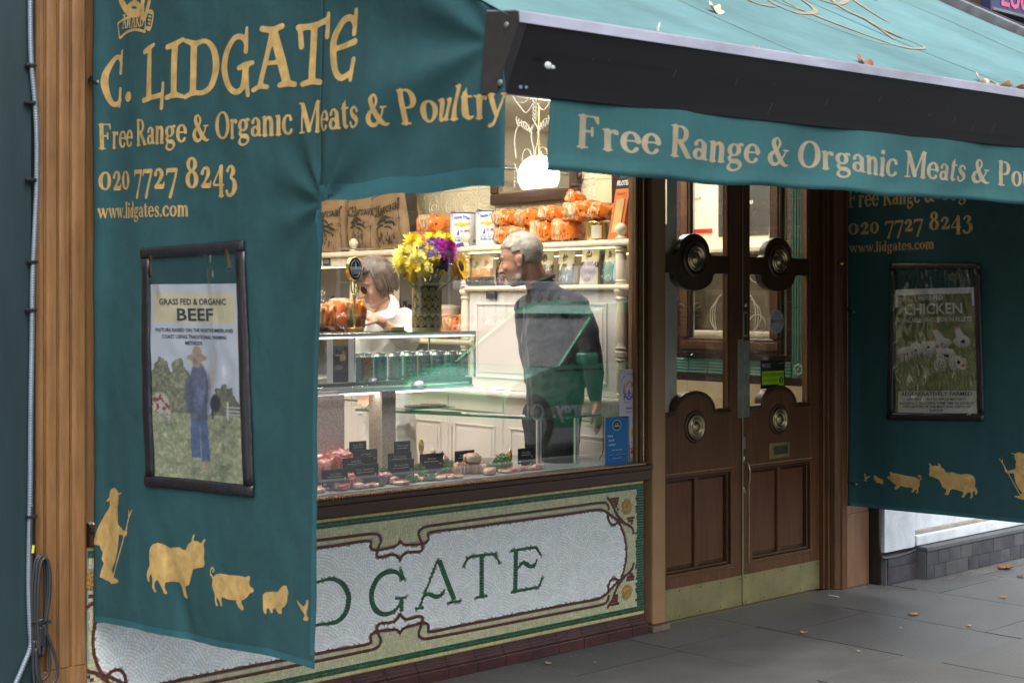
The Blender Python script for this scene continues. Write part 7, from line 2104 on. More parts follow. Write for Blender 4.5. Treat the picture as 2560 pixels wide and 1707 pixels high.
# ---------------------------------------------------------------- vase with cut metal sleeve and mixed flowers
p=at(1067,822,Y=YC+.085);vx,vy=p.x,YC+.085
vase=thing('flower_vase','dull gold vase of pierced fan pattern standing on the display case','vase',(vx,vy,ZT))
VR,VH=.066,.222
g=MB();g.lathe([(0,.001),(VR-.007,.001),(VR-.006,VH*.98),(VR-.010,VH*.98),(VR-.011,.01),(0,.01)],(vx,vy,ZT),n=32);g.build('inner_vessel',mat('dark_vessel',(.025,.03,.018),.3,var=.2,coat=.3),vase,smooth='auto')
M_gv=mat('matt_gold_metal',(.36,.33,.15),.42,.2,var=.15,vs=20)
g=MB()
for z in (0,VH-.014):g.cyl((vx,vy,ZT+z+.0005),(vx,vy,ZT+z+(.018 if z==0 else .014)),VR,n=40)
def cyp(s,z):a=s;return (vx+VR*math.sin(a),vy-VR*math.cos(a),ZT+z)
ncol=12;rh=.044;zz0=.018;r_=0
while zz0+rh*r_<VH-.02:
 z0=zz0+rh*r_
 for c in range(ncol):
  ac=(c+(.5 if r_%2 else 0))*2*math.pi/ncol;hw=math.pi/ncol
  for k in range(-3,4):
   th_=k/3*1.25;L=rh*1.02
   e=(ac+math.sin(th_)*hw*.98,z0+.003+math.cos(th_)*L)
   if e[1]<VH-.012:g.tube([cyp(ac,z0),cyp((ac+e[0])/2,(z0+e[1])/2),cyp(*e)],.0019,n=4)
  for q in range(6):
   t0_=-1.25+2.5*q/6;t1_=-1.25+2.5*(q+1)/6
   e0=(ac+math.sin(t0_)*hw*.98,z0+.003+math.cos(t0_)*rh);e1=(ac+math.sin(t1_)*hw*.98,z0+.003+math.cos(t1_)*rh)
   if max(e0[1],e1[1])<VH-.010:g.tube([cyp(*e0),cyp(*e1)],.0026,n=4)
 r_+=1
o=g.build('pierced_sleeve',M_gv,vase,smooth='auto')
M_stem=mat('flower_stem',(.06,.14,.03),.5,var=.3,vs=30);M_leaf=mat('bouquet_leaf',(.05,.13,.03),.5,var=.4,vs=40)
bq=thing('bouquet','bouquet of yellow and white chrysanthemums, magenta bloom, purple sprays and a sunflower','flowers',(vx,vy,ZT+VH))
def P3(px,py,dy):return at(px,py,Y=vy+dy)
rf_=random.Random(11)
def petal_ring(g,c,nrm,n,r0,r1,w,lift,up=0,jitter=.12,mi=0):
 a=nrm.orthogonal().normalized();b=nrm.cross(a)
 off=rf_.random()*6
 for k in range(n):
  th_=off+2*math.pi*k/n+rf_.uniform(-jitter,jitter)
  d=a*math.cos(th_)+b*math.sin(th_);s_=nrm.cross(d);R1=r1*rf_.uniform(.85,1.12);lf=lift*rf_.uniform(.7,1.3)
  g.add([c+d*r0+s_*w*.35,c+d*r0-s_*w*.35,c+d*(r0+R1)*.55-s_*w*.5+nrm*lf*.6,c+d*R1+nrm*lf+s_*0,c+d*(r0+R1)*.55+s_*w*.5+nrm*lf*.6],[(0,1,2,3,4)],mi)
def chrys(px,py,dy,r,m,nm,layers=6,tilt=None):
 r*=1.38;c=P3(px,py,dy);nrm=Vector((rf_.uniform(-.5,.2),-1,rf_.uniform(.3,1.0))).normalized()if tilt is None else Vector(tilt).normalized()
 g=MB()
 for L in range(layers):
  f=L/(layers-1);petal_ring(g,c+nrm*(f*r*.25),nrm,int(22-9*f),r*.05,r*(1-.62*f),r*.20,r*(.02+.55*f),jitter=.2)
 g.build(nm,m,bq);return c
M_yel=mat('yellow_petal',(.90,.66,.01),.5,var=.2,vs=30,c2=(.9,.75,.05));M_lem=mat('lemon_petal',(.88,.74,.04),.5,var=.12,c2=(.92,.84,.22));M_pal=mat('cream_petal',(.88,.82,.30),.5,var=.1)
M_mag=mat('magenta_petal',(.45,.008,.33),.5,var=.3,vs=40,c2=(.65,.03,.50));M_pur=mat('purple_petal',(.20,.11,.50),.6,var=.3,vs=50);M_sunf=mat('sunflower_petal',(.82,.48,.005),.5,var=.2);M_sfc=mat('sunflower_heart',(.025,.012,.008),.8,var=.4,vs=80,bump=.6)
M_dpur=mat('deep_purple_petal',(.10,.02,.12),.6,var=.4,vs=40);M_or=mat('orange_petal',(.60,.12,.01),.5)
heads=[]
for (px,py,dy,r,m,nm)in ((1030,606,.06,.040,M_yel,'yellow_flower'),(1012,640,-.02,.045,M_lem,'lemon_flower'),(1000,662,-.06,.040,M_lem,'lemon_flower'),(1040,648,-.07,.046,M_pal,'cream_flower'),(1052,665,-.09,.038,M_lem,'lemon_flower'),(1030,678,-.08,.045,M_yel,'yellow_flower'),(1008,658,.0,.036,M_yel,'yellow_flower'),(1066,650,-.05,.035,M_yel,'yellow_flower'),(1072,625,.03,.036,M_lem,'lemon_flower'),(1102,598,.07,.034,M_yel,'yellow_flower'),(1118,600,.02,.032,M_yel,'yellow_flower'),(1078,598,.06,.032,M_yel,'yellow_flower'),(1086,655,-.06,.026,M_yel,'yellow_flower'),(1060,683,-.07,.024,M_yel,'yellow_flower'),(1037,700,-.05,.030,M_yel,'yellow_flower'),(1072,674,-.08,.018,M_yel,'yellow_flower'),(1020,632,-.03,.036,M_pal,'cream_flower'),(1050,622,.0,.034,M_lem,'lemon_flower'),(1048,706,-.04,.022,M_yel,'yellow_flower'),(1104,680,-.07,.014,M_yel,'yellow_flower'),(1026,622,.04,.020,M_or,'orange_flower')):
 heads.append(chrys(px,py,dy,r,m,nm))
heads.append(chrys(1116,628,-.07,.050,M_mag,'magenta_flower',9,(.1,-1,.45)));heads.append(chrys(1098,616,-.03,.036,M_mag,'magenta_flower',7));heads.append(chrys(1104,662,-.06,.032,M_dpur,'plum_flower',6));heads.append(chrys(1118,650,-.04,.03,M_dpur,'plum_flower',6))
# statice sprays
def spray(P,nm='purple_spray'):
 q=[P3(x,y,dy)for x,y,dy in P];pts=[Vector(a)for a in catmull([tuple(a)for a in q],8)]
 g=MB()
 for p_ in pts:
  for k in range(3):
   c=p_+Vector((rf_.uniform(-1,1),rf_.uniform(-1,1),rf_.uniform(-1,1)))*.006;nrm=Vector((rf_.uniform(-1,1),-1,rf_.uniform(-.3,1))).normalized()
   petal_ring(g,c,nrm,5,.001,.006,.0045,.003)
 g.build(nm,M_pur,bq)
spray([(1024,618,-.02),(1045,622,-.05),(1064,612,-.06)]);spray([(1068,603,-.02),(1084,612,-.06),(1090,625,-.08),(1076,640,-.09),(1072,630,-.08)]);spray([(1076,598,0),(1092,602,-.03),(1096,596,0)]);spray([(1130,618,.03),(1146,614,.03),(1158,612,.03)]);spray([(1008,686,-.04),(1016,694,-.05)])
# sunflower turned to the right
c=P3(1152,665,-.05);nrm=Vector((.45,-.85,.25)).normalized();g=MB()
for L in range(3):petal_ring(g,c-nrm*.004*L,nrm,19,.022,.070+.004*L,.026,.010-.012*L,jitter=.1)
g.build('sunflower_petals',M_sunf,bq)
g=MB();q_=nrm.to_track_quat('Z','Y').to_matrix();g.ball(c,(.026,.026,.010),n=18,m=8,M=q_);g.build('sunflower_heart',M_sfc,bq,smooth=True)
heads.append(c)
# stems and leaves
base=Vector((vx,vy,ZT+VH*.6));g=MB()
for h_ in heads:
 m_=base.lerp(h_,.6)+Vector((0,0,-.015));e0=base+Vector(((h_.x-vx)*.25,(h_.y-vy)*.25,.05))
 g.tube(catmull([tuple(e0),tuple(m_),tuple(h_-Vector((0,-.01,.01)))],5),.0024,n=5)
g.build('stems',M_stem,bq,smooth=True)['kind']='stuff'
g=MB()
for k in range(260):
 a=rf_.uniform(0,2*math.pi);rr_=rf_.uniform(.0,.075);z=ZT+VH+rf_.uniform(-.012,.12);rr_*=.6+(z-ZT-VH)*6*.6
 c=Vector((vx+rr_*math.cos(a)-.02+(.03*rf_.random()),vy+rr_*math.sin(a)*.8,z));d=Vector((rf_.uniform(-1,1),rf_.uniform(-1,1),rf_.uniform(-.2,1))).normalized();s_=d.orthogonal().normalized();L=rf_.uniform(.015,.035)
 g.add([c,c+d*L*.5+s_*L*.2,c+d*L,c+d*L*.5-s_*L*.2],[(0,1,2,3)])
g.build('foliage',M_leaf,bq)['kind']='stuff'
# ---------------------------------------------------------------- window bed with meat, garnish and price cards
g=MB();g.box(-2.72,.0,.048,.62,.792,.800)
struct(g.build('window_bed',mat('stainless_bed',(.42,.40,.40),.35,.5,var=.1)))
g=MB();g.box(-2.72,.0,.62,.64,.05,.80);struct(g.build('bed_front',M_white))
def card(label,px,py,Y,w,h,text,sub=True,tiltz=0,gold=True):
 w*=1.14;h*=1.35;p=at(px,py,Y=Y);z=max(p.z-.004,.818+h/2)
 t=thing('price_card',label,'price card',(p.x,Y,z),rotz=tiltz,group='black price cards on stakes in the meat window')
 g=MB();g.box(-w/2,w/2,0,.003,-h/2,h/2);g.build('card',mat('card_black_blue',(.010,.012,.017),.35,coat=.1),t,local=True,bev=.001)
 g=MB()
 if text:sans_mb(g,text,lambda x,y:(x,-.0008,h*.16+y),.0095,italic=.25,width=min(w*.7,.008*len(text)*.72))
 if sub:
  g.box(-w*.32,w*.30,-.0008,-.0004,h*.045,h*.075);g.box(-w*.46,-w*.34,-.0008,-.0004,-h*.36,-h*.30)
 g.build('card_lettering',mat('card_white_ink',(.7,.7,.68),.5),t,local=True)
 if gold:
  g=MB();cx,cz=w*.38,-h*.02
  g.add([(cx-.007,-.0009,cz),(cx+.007,-.0009,cz),(cx+.0045,-.0009,cz-.004),(cx,-.0009,cz-.012),(cx-.0045,-.0009,cz-.004)],[(0,4,3,2,1)]);g.build('gold_mark',mat('gold_ink',(.45,.36,.12),.4),t,local=True)
 g=MB();hz=z-.801
 g.box(-.009,.009,-.0005,.0045,-hz,-h/2+.004);g.box(-.026,.026,-.002,.006,-h/2-.008,-h/2+.006)
 g.build('stake',M_black,t,local=True,bev=.001)
 return t
card('black price card reading Veal Chops beside the curtain, front row',838,1195,.11,.112,.050,'Veal Chops',tiltz=.05)
card('black price card reading Pork Tenderloin, front row',913,1190,.13,.118,.055,'Pork Tenderloin')
card('black price card reading Iberico Lomo, front row',1003,1172,.15,.115,.056,'Iberico Lomo',tiltz=-.05)
card('black price card reading Lamb Chop, partly hidden',890,1158,.24,.125,.044,'Lamb Chop',gold=False,tiltz=.08)
card('black price card reading Lamb Rumps above the Lamb Chop card',914,1141,.30,.110,.050,'Lamb Rumps',tiltz=.05)
card('dark plum price card reading Veal Shin at the back left',895,1118,.36,.078,.045,'Veal Shin',gold=False)
card('black price card reading Veal Escalope',1000,1146,.27,.110,.044,'Veal Escalope')
card('black price card above the Veal Escalope card',1006,1120,.34,.072,.052,'Veal Liver',gold=False,tiltz=-.1)
card('black price card reading Bavette among parsley',1079,1158,.24,.105,.058,'Bavette',tiltz=-.1)
card('black price card reading Bacon Chop behind the cooked pork',1162,1146,.30,.100,.052,'Bacon Chop')
card('black price card reading Pork Chops at the right end',1315,1148,.20,.094,.052,'Pork Chops',tiltz=.12)
# meat cuts: irregular lumps with a fat rim
M_meat=mat('raw_meat',(.36,.055,.05),.3,var=.55,vs=26,coat=.35,c2=(.50,.14,.12));M_pink=mat('pale_pink_meat',(.52,.24,.19),.32,var=.3,vs=24,coat=.3,c2=(.60,.34,.28));M_fat=mat('meat_fat',(.66,.52,.38),.4,var=.15,vs=30,coat=.2);M_roast=mat('roast_pork',(.40,.17,.075),.35,var=.5,vs=26,coat=.4,c2=(.50,.26,.15))
def meat(label,px,py,Y,r,m=M_meat,fat=True,rot=0,z0=.8005,grp='cuts of meat in the window',nm='meat_cut',seed=0):
 p=at(px,py,Y=Y);t=thing(nm,label,'meat',(p.x,Y,z0),rotz=rot,group=grp)
 base={'raw_meat':(.40,.06,.055),'pale_pink_meat':(.55,.25,.20),'roast_pork':(.42,.19,.085),'meat_fat':(.62,.44,.28),'salmon_pink':(.62,.20,.08),'dark_lean':(.26,.05,.045),'bright_chop':(.58,.17,.13)}[m.name.split('.')[0]]
 g=MB();nu,nv=44,16;vs=[];f_=[];cl=[]
 sd=seed*7.3+px*.1
 def col(x,y,top):
  k=noise.noise(Vector((x*2.2+sd,y*2.2,1)));k2=noise.noise(Vector((x*7+sd,y*7,5)));rr_=math.hypot(x,y);a=math.atan2(y,x)
  if fat and (rr_>.80+.08*k2 and (math.sin(a*1+sd)>-.45)):return (.68,.55,.42)
  if k2>.30 and m is not M_fat:return tuple(min(1,.5*c+.5*d)for c,d in zip(base,(.70,.52,.42)))
  return tuple(c*(1+.55*k)for c in base)
 for j in range(nv+1):
  ph=math.pi*j/nv;cz=math.cos(ph);sz_=math.sin(ph)**.55;zz=math.copysign(abs(cz)**.7,cz)
  for i in range(nu):
   a=2*math.pi*i/nu;wob=1+.20*math.sin(a*2+sd)+.10*math.sin(a*3+sd*2)+.10*noise.noise(Vector((math.cos(a)*2,math.sin(a)*2,sd)))
   x=sz_*math.cos(a)*wob;y=sz_*math.sin(a)*wob;nn=noise.noise(Vector((x*3+sd,y*3,zz*2)))*.22
   vs.append((x*r[0],y*r[1],max(0,r[2]*(1+zz*(1+nn)+nn*.6))))
 for j in range(nv):
  for i in range(nu):
   q=(j*nu+i,(j+1)*nu+i,(j+1)*nu+(i+1)%nu,j*nu+(i+1)%nu)
   c=vs[q[0]];f_.append(q);cl.append(col(c[0]/r[0],c[1]/r[1],j<nv/2))
 g.v=vs;g.f=f_;g.m=[0]*len(f_);g.c=cl
 g.build('flesh',mat('wet_meat',(1,1,1),.28,attr=True,var=.12,vs=60,coat=.5,bump=.3,bs=60),t,smooth=True,local=True)
 return t
meat('bright red marbled joint on the back left of the window bed',815,1120,.36,(.09,.07,.055),M_meat,True,.2,seed=1)
meat('long red joint behind the veal shin card',858,1112,.40,(.11,.05,.06),M_meat,True,-.3,seed=2)
meat('orange pink fillet left of the lamb chop card',845,1140,.30,(.07,.035,.02),mat('salmon_pink',(.60,.20,.08),.3,var=.4,vs=20,coat=.4),True,.1,seed=3)
meat('pale veal chop behind the Veal Chops card',835,1215,.14,(.05,.03,.016),M_pink,True,0,seed=4)
meat('pink pork tenderloin behind its card',905,1210,.16,(.075,.035,.022),M_pink,True,.1,seed=5)
meat('pork tenderloin piece just right of the Veal Chops card',872,1208,.13,(.022,.03,.03),M_meat,False,.4,seed=6)
meat('dark red lean steak between the front row cards',958,1195,.15,(.038,.03,.024),mat('dark_lean',(.24,.05,.04),.3,var=.5,vs=26,coat=.4),False,.3,seed=7)
meat('small dark red piece beside the lean steak',985,1195,.12,(.02,.025,.016),mat('dark_lean',0),True,.3,seed=8)
meat('flat pink steaks laid out in front of the parsley',1060,1197,.13,(.055,.03,.008),M_pink,True,.15,seed=9)
meat('small bright red steak in front of the Bavette card',1115,1195,.12,(.035,.025,.010),M_meat,True,.2,seed=10)
meat('pale pink sausage row behind the parsley',1040,1150,.36,(.06,.04,.022),M_pink,True,0,seed=11)
meat('cooked pork chop propped on top of the cooked joints',1180,1160,.17,(.048,.028,.020),M_roast,True,.1,z0=.850,grp='cooked pork pieces',seed=12)
meat('cooked pork joint at the left of the pile',1146,1180,.16,(.030,.028,.028),M_roast,True,.6,grp='cooked pork pieces',seed=13)
meat('cooked pork joint at the right of the pile',1194,1180,.16,(.032,.028,.024),M_roast,True,-.4,grp='cooked pork pieces',seed=14)
meat('cooked pork piece hidden in the middle of the pile',1170,1180,.20,(.035,.03,.028),M_roast,False,0,grp='cooked pork pieces',seed=15)
meat('pink chops laid flat near the right end of the window',1300,1178,.12,(.075,.03,.009),mat('bright_chop',(.58,.17,.13),.3,var=.4,vs=24,coat=.3),True,.1,seed=16)
meat('long beige sausage lying on a board behind the cards',1035,1131,.42,(.045,.012,.011),M_fat,False,0,seed=17)
rr2=random.Random(77)
for i,(px,py,Y,kd,lb_)in enumerate(((795,1225,.11,1,'flat veal piece right against the curtain edge in the window'),(858,1225,.10,0,'thin red slice in front of the Pork Tenderloin stake'),(893,1222,.10,1,'pale slice between the two front card stakes'),(925,1218,.10,0,'red slice right of the Pork Tenderloin card'),(1003,1210,.09,0,'red slice lying under the Iberico Lomo card'),(1025,1180,.19,0,'red cut behind the low parsley'),(1098,1202,.10,1,'pale slice at the front of the rosemary'),(1138,1196,.10,0,'narrow red slice in front of the cooked pork'),(1225,1186,.11,1,'pale chop in front of the parsley mound, left'),(1262,1182,.11,0,'red chop in front of the parsley mound, right'),(1345,1172,.11,1,'pale chop beside the first clear post'),(985,1165,.30,0,'red joint between the second row cards'),(1060,1148,.38,0,'red cut at the back beside the Bavette card'),(1135,1150,.36,1,'pale cut behind the Bacon Chop card'),(905,1172,.27,1,'pale cut behind the Lamb Chop card'))):
 meat(lb_,px,py,Y,(rr2.uniform(.030,.048),rr2.uniform(.022,.030),rr2.uniform(.007,.018)),(M_meat,M_pink)[kd],True,rr2.uniform(-.5,.5),seed=20+i)
 # onions and garlic
def bulb(label,px,py,Y,r,m,z=None):
 p=at(px,py,Y=Y);z=p.z if z is None else z;t=thing('onion',label,'onion',(p.x,Y,z))
 g=MB();g.lathe([(0,-r),(r*.6,-r*.8),(r,-.1*r),(r*.85,r*.5),(r*.35,r*.9),(r*.15,r*1.4),(0,r*1.5)],(p.x,Y,z),n=18);g.build('bulb',m,t,smooth=True)
bulb('small white onion on top of the red ones',1083,1128,.32,.0135,mat('white_onion',(.70,.64,.52),.3));bulb('red onion under the white onion',1085,1138,.31,.014,mat('red_onion',(.20,.02,.06),.25,coat=.4));bulb('red onion to the right of the other',1106,1138,.32,.014,mat('red_onion',0));bulb('pinkish garlic bulb beside the red onions',1112,1150,.29,.02,M_pink)
bulb('pale garlic bulb above the cooked pork',1198,1148,.22,.012,mat('white_onion',0))
# parsley: dense curly sprays of small leaves
def parsley(label,px,py,Y,r,n,seed,c=None):
 p=at(px,py,Y=Y);rs=random.Random(seed);t=thing('parsley',label,'parsley',(p.x,Y,.8005),group='sprays of curly parsley')
 g=MB()
 for k in range(n):
  a=rs.uniform(0,2*math.pi);b=rs.random()**.5;h=rs.random()
  c_=Vector((r[0]*b*math.cos(a),r[1]*b*math.sin(a),r[2]*2*h*(1-.6*b*b)))
  nrm=Vector((rs.uniform(-1,1),rs.uniform(-1,0.4),rs.uniform(-.2,1))).normalized();u=nrm.orthogonal().normalized();w=nrm.cross(u);s_=rs.uniform(.003,.0062)
  pts=[c_+(u*math.cos(q)+w*math.sin(q))*s_*(1 if i%2 else .55)+nrm*(s_*.4 if i%2 else 0)for i,q in enumerate([2*math.pi*i/8 for i in range(8)])]
  g.add([c_]+pts,[(0,i+1,(i+1)%8+1)for i in range(8)])
 g.build('leaf_mass',c or mat('parsley_green',(.07,.20,.03),.55,var=.45,vs=50),t,local=True)
 g=MB()
 for k in range(14):g.tube([(rs.uniform(-.2,.2)*r[0],rs.uniform(-.2,.2)*r[1],0),(rs.uniform(-.8,.8)*r[0],rs.uniform(-.8,.6)*r[1],r[2]*rs.uniform(.6,1.5))],.0012,n=4)
 g.build('stalks',M_stem,t,local=True)
parsley('large mound of curly parsley right of the cooked pork',1255,1170,.17,(.052,.04,.040),900,1)
parsley('parsley between the cooked pork and the large mound',1215,1178,.15,(.032,.03,.026),450,2)
parsley('parsley behind the Bavette card on the left',1045,1172,.24,(.045,.04,.032),600,3)
parsley('parsley behind the Bavette card on the right',1118,1168,.24,(.045,.04,.034),600,4)
parsley('low parsley in front of the Iberico Lomo card',1030,1195,.12,(.035,.025,.018),350,5)
parsley('parsley left of the Iberico Lomo card',960,1178,.22,(.030,.03,.030),350,6)
parsley('small tuft of parsley beside the veal cards',870,1180,.22,(.022,.02,.024),200,7)
parsley('tuft of parsley under the lean steak',950,1208,.10,(.022,.018,.010),160,8)
parsley('grey green rosemary sprigs along the front edge',1078,1197,.11,(.048,.022,.014),420,9,mat('rosemary_green',(.16,.24,.15),.6,var=.3))
parsley('dry herb sprigs behind the lamb rumps card',945,1162,.26,(.035,.02,.030),220,10,mat('dry_herb',(.22,.20,.09),.7,var=.4))
parsley('sprig of herbs next to the Pork Chops card stake',1340,1170,.18,(.025,.02,.016),180,11)
# brass pear shaped taps
for px,py,lb_ in ((1053,1115,'brass pear shaped finial behind the onions'),(1274,1140,'brass pear shaped finial left of the Pork Chops card')):
 p=at(px,py,Y=.40 if px<1200 else .26);t=thing('brass_finial',lb_,'finial',p)
 h=(.060,.055)[px>1200]
 g=MB();g.lathe([(0,-h*.6),(.006,-h*.58),(.011,-h*.3),(.013,0),(.011,h*.25),(.006,h*.45),(.003,h*.55),(0,h*.6)],p,n=18);g.cyl((p.x,p.y,.801),(p.x,p.y,p.z-h*.5),.004,n=8);g.build('brass_body',M_brass,t,smooth='auto')
 # ---------------------------------------------------------------- people
RT=Vector((.749,-.6625,0));FW=Vector((.6625,.749,0));UP=Vector((0,0,1))
M_skin_m=mat('skin_ruddy',(.52,.27,.18),.5,var=.12,vs=14,bump=.12,bs=60);M_skin_w=mat('skin_light',(.56,.31,.22),.5,var=.10,vs=14,bump=.1,bs=60)
for m_ in (M_skin_m,M_skin_w):
 p_=m_.node_tree.nodes['Principled BSDF'];p_.inputs['Subsurface Weight'].default_value=.12;p_.inputs['Subsurface Radius'].default_value=(1,.35,.2);p_.inputs['Subsurface Scale'].default_value=.01
def cap_(g,a,b,r0,r1,n=14):
 a=Vector(a);b=Vector(b);g.cyl(a,b,r0,r1,n=n);g.ball(a,r0,n=n,m=8);g.ball(b,r1,n=n,m=8)
def chain(g,pts,rs):
 for (a,b,r0,r1)in zip(pts[:-1],pts[1:],rs[:-1],rs[1:]):cap_(g,a,b,r0,r1)
def frame(f,u):
 f=f.normalized();s=f.cross(u).normalized();u=s.cross(f).normalized()
 M=Matrix((f,s,u)).transposed()
 return M
def head(g,c,M,k=1.0,male=True):
 W_=lambda f,s,u:c+M@Vector((f,s,u))*k
 E_=lambda f,s,u,rf,rs,ru,n=18,m=12:g.ball(W_(f,s,u),(rf*k,rs*k,ru*k),n=n,m=m,M=M)
 E_(-.006,0,.022,.096,.076,.090,24,16)
 E_(.034,0,-.030,.058,.064,.078);E_(.030,0,-.065,.054,.056,.052)
 E_(.062,0,-.104,.024,.028,.017)
 cap_(g,W_(.020,.045,-.088),W_(.055,.018,-.104),.017*k,.014*k);cap_(g,W_(.020,-.045,-.088),W_(.055,-.018,-.104),.017*k,.014*k)
 E_(.070,0,.020,.022,.052,.016)
 cap_(g,W_(.090,0,.004),W_(.112,0,-.036),.008*k,.012*k);E_(.098,.011,-.038,.010,.008,.007);E_(.098,-.011,-.038,.010,.008,.007)
 E_(.084,0,-.066,.012,.024,.006);E_(.083,0,-.076,.012,.021,.006);E_(.070,0,-.060,.02,.03,.014)
 E_(.068,.040,-.030,.020,.020,.018);E_(.068,-.040,-.030,.020,.020,.018)
 for s_ in (-1,1):
  E_(-.008,s_*.074,-.016,.020,.007,.030);E_(-.014,s_*.082,-.008,.016,.005,.018);E_(-.002,s_*.078,-.040,.008,.006,.011)
 return W_
def hand(g,w,d,nrm,side=1,k=1.0,curl=.5,spread=.10):
 """w wrist, d direction of the fingers, nrm out of the back of the hand"""
 d=d.normalized();nrm=(nrm-d*nrm.dot(d)).normalized();s=d.cross(nrm)*side
 Mh=Matrix((d,s,nrm)).transposed()
 g.ball(w+d*.045*k,(.052*k,.040*k,.015*k),n=16,m=10,M=Mh);g.ball(w+d*.068*k,(.026*k,.041*k,.013*k),n=16,m=10,M=Mh)
 cap_(g,w-d*.02*k,w+d*.02*k,.026*k,.026*k)
 for i,(o,L)in enumerate(((-.030,.062),(-.010,.074),(.010,.070),(.029,.055))):
  p=w+d*(.080-abs(o)*.2)*k+s*o*k;a=0;dd=(d+s*o*spread*12).normalized();rr=(.0090,.0092,.0088,.0078)[i]*k
  for j,f_ in enumerate((.45,.32,.23)):
   a+=curl*(.5,.9,.7)[j];q=p+(dd*math.cos(a)-nrm*math.sin(a))*L*f_*k;cap_(g,p,q,rr*(1-.08*j),rr*(.92-.08*j),n=10);p=q
 p=w+d*.022*k-s*.026*k;td=(d*.75-s*.60-nrm*.28).normalized()
 for j,L in enumerate((.034,.030,.024)):
  q=p+td*L*k;cap_(g,p,q,(.0130,.0105,.0092)[j]*k,(.0105,.0092,.0080)[j]*k,n=10);p=q;td=(td+d*.25-nrm*.15*curl).normalized()
def hairy(name,pts_fn,mats,parent,n=120,seed=1):pass
def shell(name,c,M,r,keep,mats,parent,off=.0,amp=.003,n=48,m=34,seed=0,streak=True,thick=.006):
 """hair cap over part of an ellipsoid"""
 vs=[];fs=[];ok=[]
 for i in range(m+1):
  ph=math.pi*i/m
  for k in range(n):
   t=2*math.pi*k/n;d=Vector((math.sin(ph)*math.cos(t),math.sin(ph)*math.sin(t),math.cos(ph)))
   q=Vector((d.x*r[0],d.y*r[1],d.z*r[2]));nn=noise.noise(Vector((q.x*30,q.y*90,q.z*20+seed)))*amp+noise.noise(q*140+Vector((seed,0,0)))*amp*.5
   ok.append(keep(q));q=q+d*nn
   vs.append(c+M@q)
 for i in range(m):
  for k in range(n):
   f=(i*n+k,(i+1)*n+k,(i+1)*n+(k+1)%n,i*n+(k+1)%n)
   if all(ok[a]for a in f):fs.append(f)
 g=MB();g.add(vs,fs);o=g.build(name,mats,parent,smooth=True)
 s=o.modifiers.new('solid','SOLIDIFY');s.thickness=thick;s.offset=-1
 return o
def hair_mat(name,c,c2):
 m=mat(name,c,.45,var=.2,vs=30,c2=c2,stretch=(1,1,1),bump=.35,bs=160);return m
def tufts(name,c,M,r,keep,n,L,flow,mats,parent,seed=0,rad=.0011):
 """short locks of hair lying over an ellipsoid"""
 rs=random.Random(seed);gs=[MB()for _ in mats];k=0
 while k<n:
  d=Vector((rs.gauss(0,1),rs.gauss(0,1),rs.gauss(0,1))).normalized();q=Vector((d.x*r[0],d.y*r[1],d.z*r[2]))
  if not keep(q):continue
  k+=1;nn=Vector((d.x/r[0],d.y/r[1],d.z/r[2])).normalized();f=Vector(flow(q))+Vector((rs.gauss(0,.22),rs.gauss(0,.22),rs.gauss(0,.22)));f=(f-nn*f.dot(nn)).normalized()
  l_=L*rs.uniform(.6,1.3);P=[q-nn*.002,q+nn*.0035+f*l_*.4,q+nn*.002+f*l_-nn*(l_*l_*3)]
  gs[k%len(gs)].tube([c+M@p for p in P],[rad,rad*1.3,rad*.3],n=4,cap=False)
 for g,m in zip(gs,mats):g.build(name,m,parent,smooth=True)['kind']='stuff'
 # ---- the man: grey haired, seen from behind with his head turned to the left
TM=6.76
def J(px,py,dt=0):return at(px,py,T=TM+dt)
man=thing('person','grey haired bearded man in a dark jumper, seen from behind beside the white cupboards','person',(J(1390,1500).x,J(1390,1500).y,0))
hc=J(1303,645);Mh_=frame(-RT*.93+FW*.26-UP*.26,UP+RT*.05)
feet=[Vector((J(1378,1500,.04).x,J(1378,1500,.04).y,.04)),Vector((J(1405,1500,-.03).x,J(1405,1500,-.03).y,.04))]
sh_l,sh_r=J(1318,770,.14),J(1440,768,-.04)
el_l,el_r=J(1322,880,.12),J(1478,890,-.06)
wr_l,wr_r=J(1330,960,.06),J(1490,1006,-.02)
hp_l,hp_r=J(1355,1040,.06),J(1402,1042,-.06)
kn_l,kn_r=J(1372,1270,.05),J(1396,1275,-.05)
def body_mesh(kk,head_=True):
 g=MB()
 if head_:head(g,hc,Mh_,1.04)
 chain(g,[hc+Mh_@Vector((-.030,0,-.035)),J(1345,712,.03),J(1365,745,.03)],[.058,.060,.070])
 chain(g,[J(1375,770,.04),J(1382,850,.04),J(1388,930,.02),J(1384,1010,0),J(1380,1045,0)],[.105*kk,.125*kk,.118*kk,.115*kk,.115*kk])
 chain(g,[sh_l,J(1380,765,.05),sh_r],[.050*kk,.075*kk,.055*kk])
 chain(g,[sh_r,el_r,wr_r],[.056*kk,.043*kk,.027]);chain(g,[sh_l,el_l,wr_l],[.056*kk,.043*kk,.027])
 chain(g,[hp_l,kn_l,feet[0]+Vector((0,0,.05))],[.085*kk,.056*kk,.038]);chain(g,[hp_r,kn_r,feet[1]+Vector((0,0,.05))],[.085*kk,.056*kk,.038])
 return g
g=body_mesh(.9)
hand(g,wr_r,J(1499,1052,-.03)-wr_r,RT*.9-FW*.3,side=-1,k=1.0,curl=.35);hand(g,wr_l,J(1322,1000,.02)-wr_l,-RT,side=1,k=1.0,curl=.4)
bodm=remesh(g.build('body',M_skin_m,man),.0052,4)
_n=M_skin_m.node_tree.nodes;_l=M_skin_m.node_tree.links;_p=_n['Principled BSDF'];_old=_p.inputs['Base Color'].links[0].from_socket
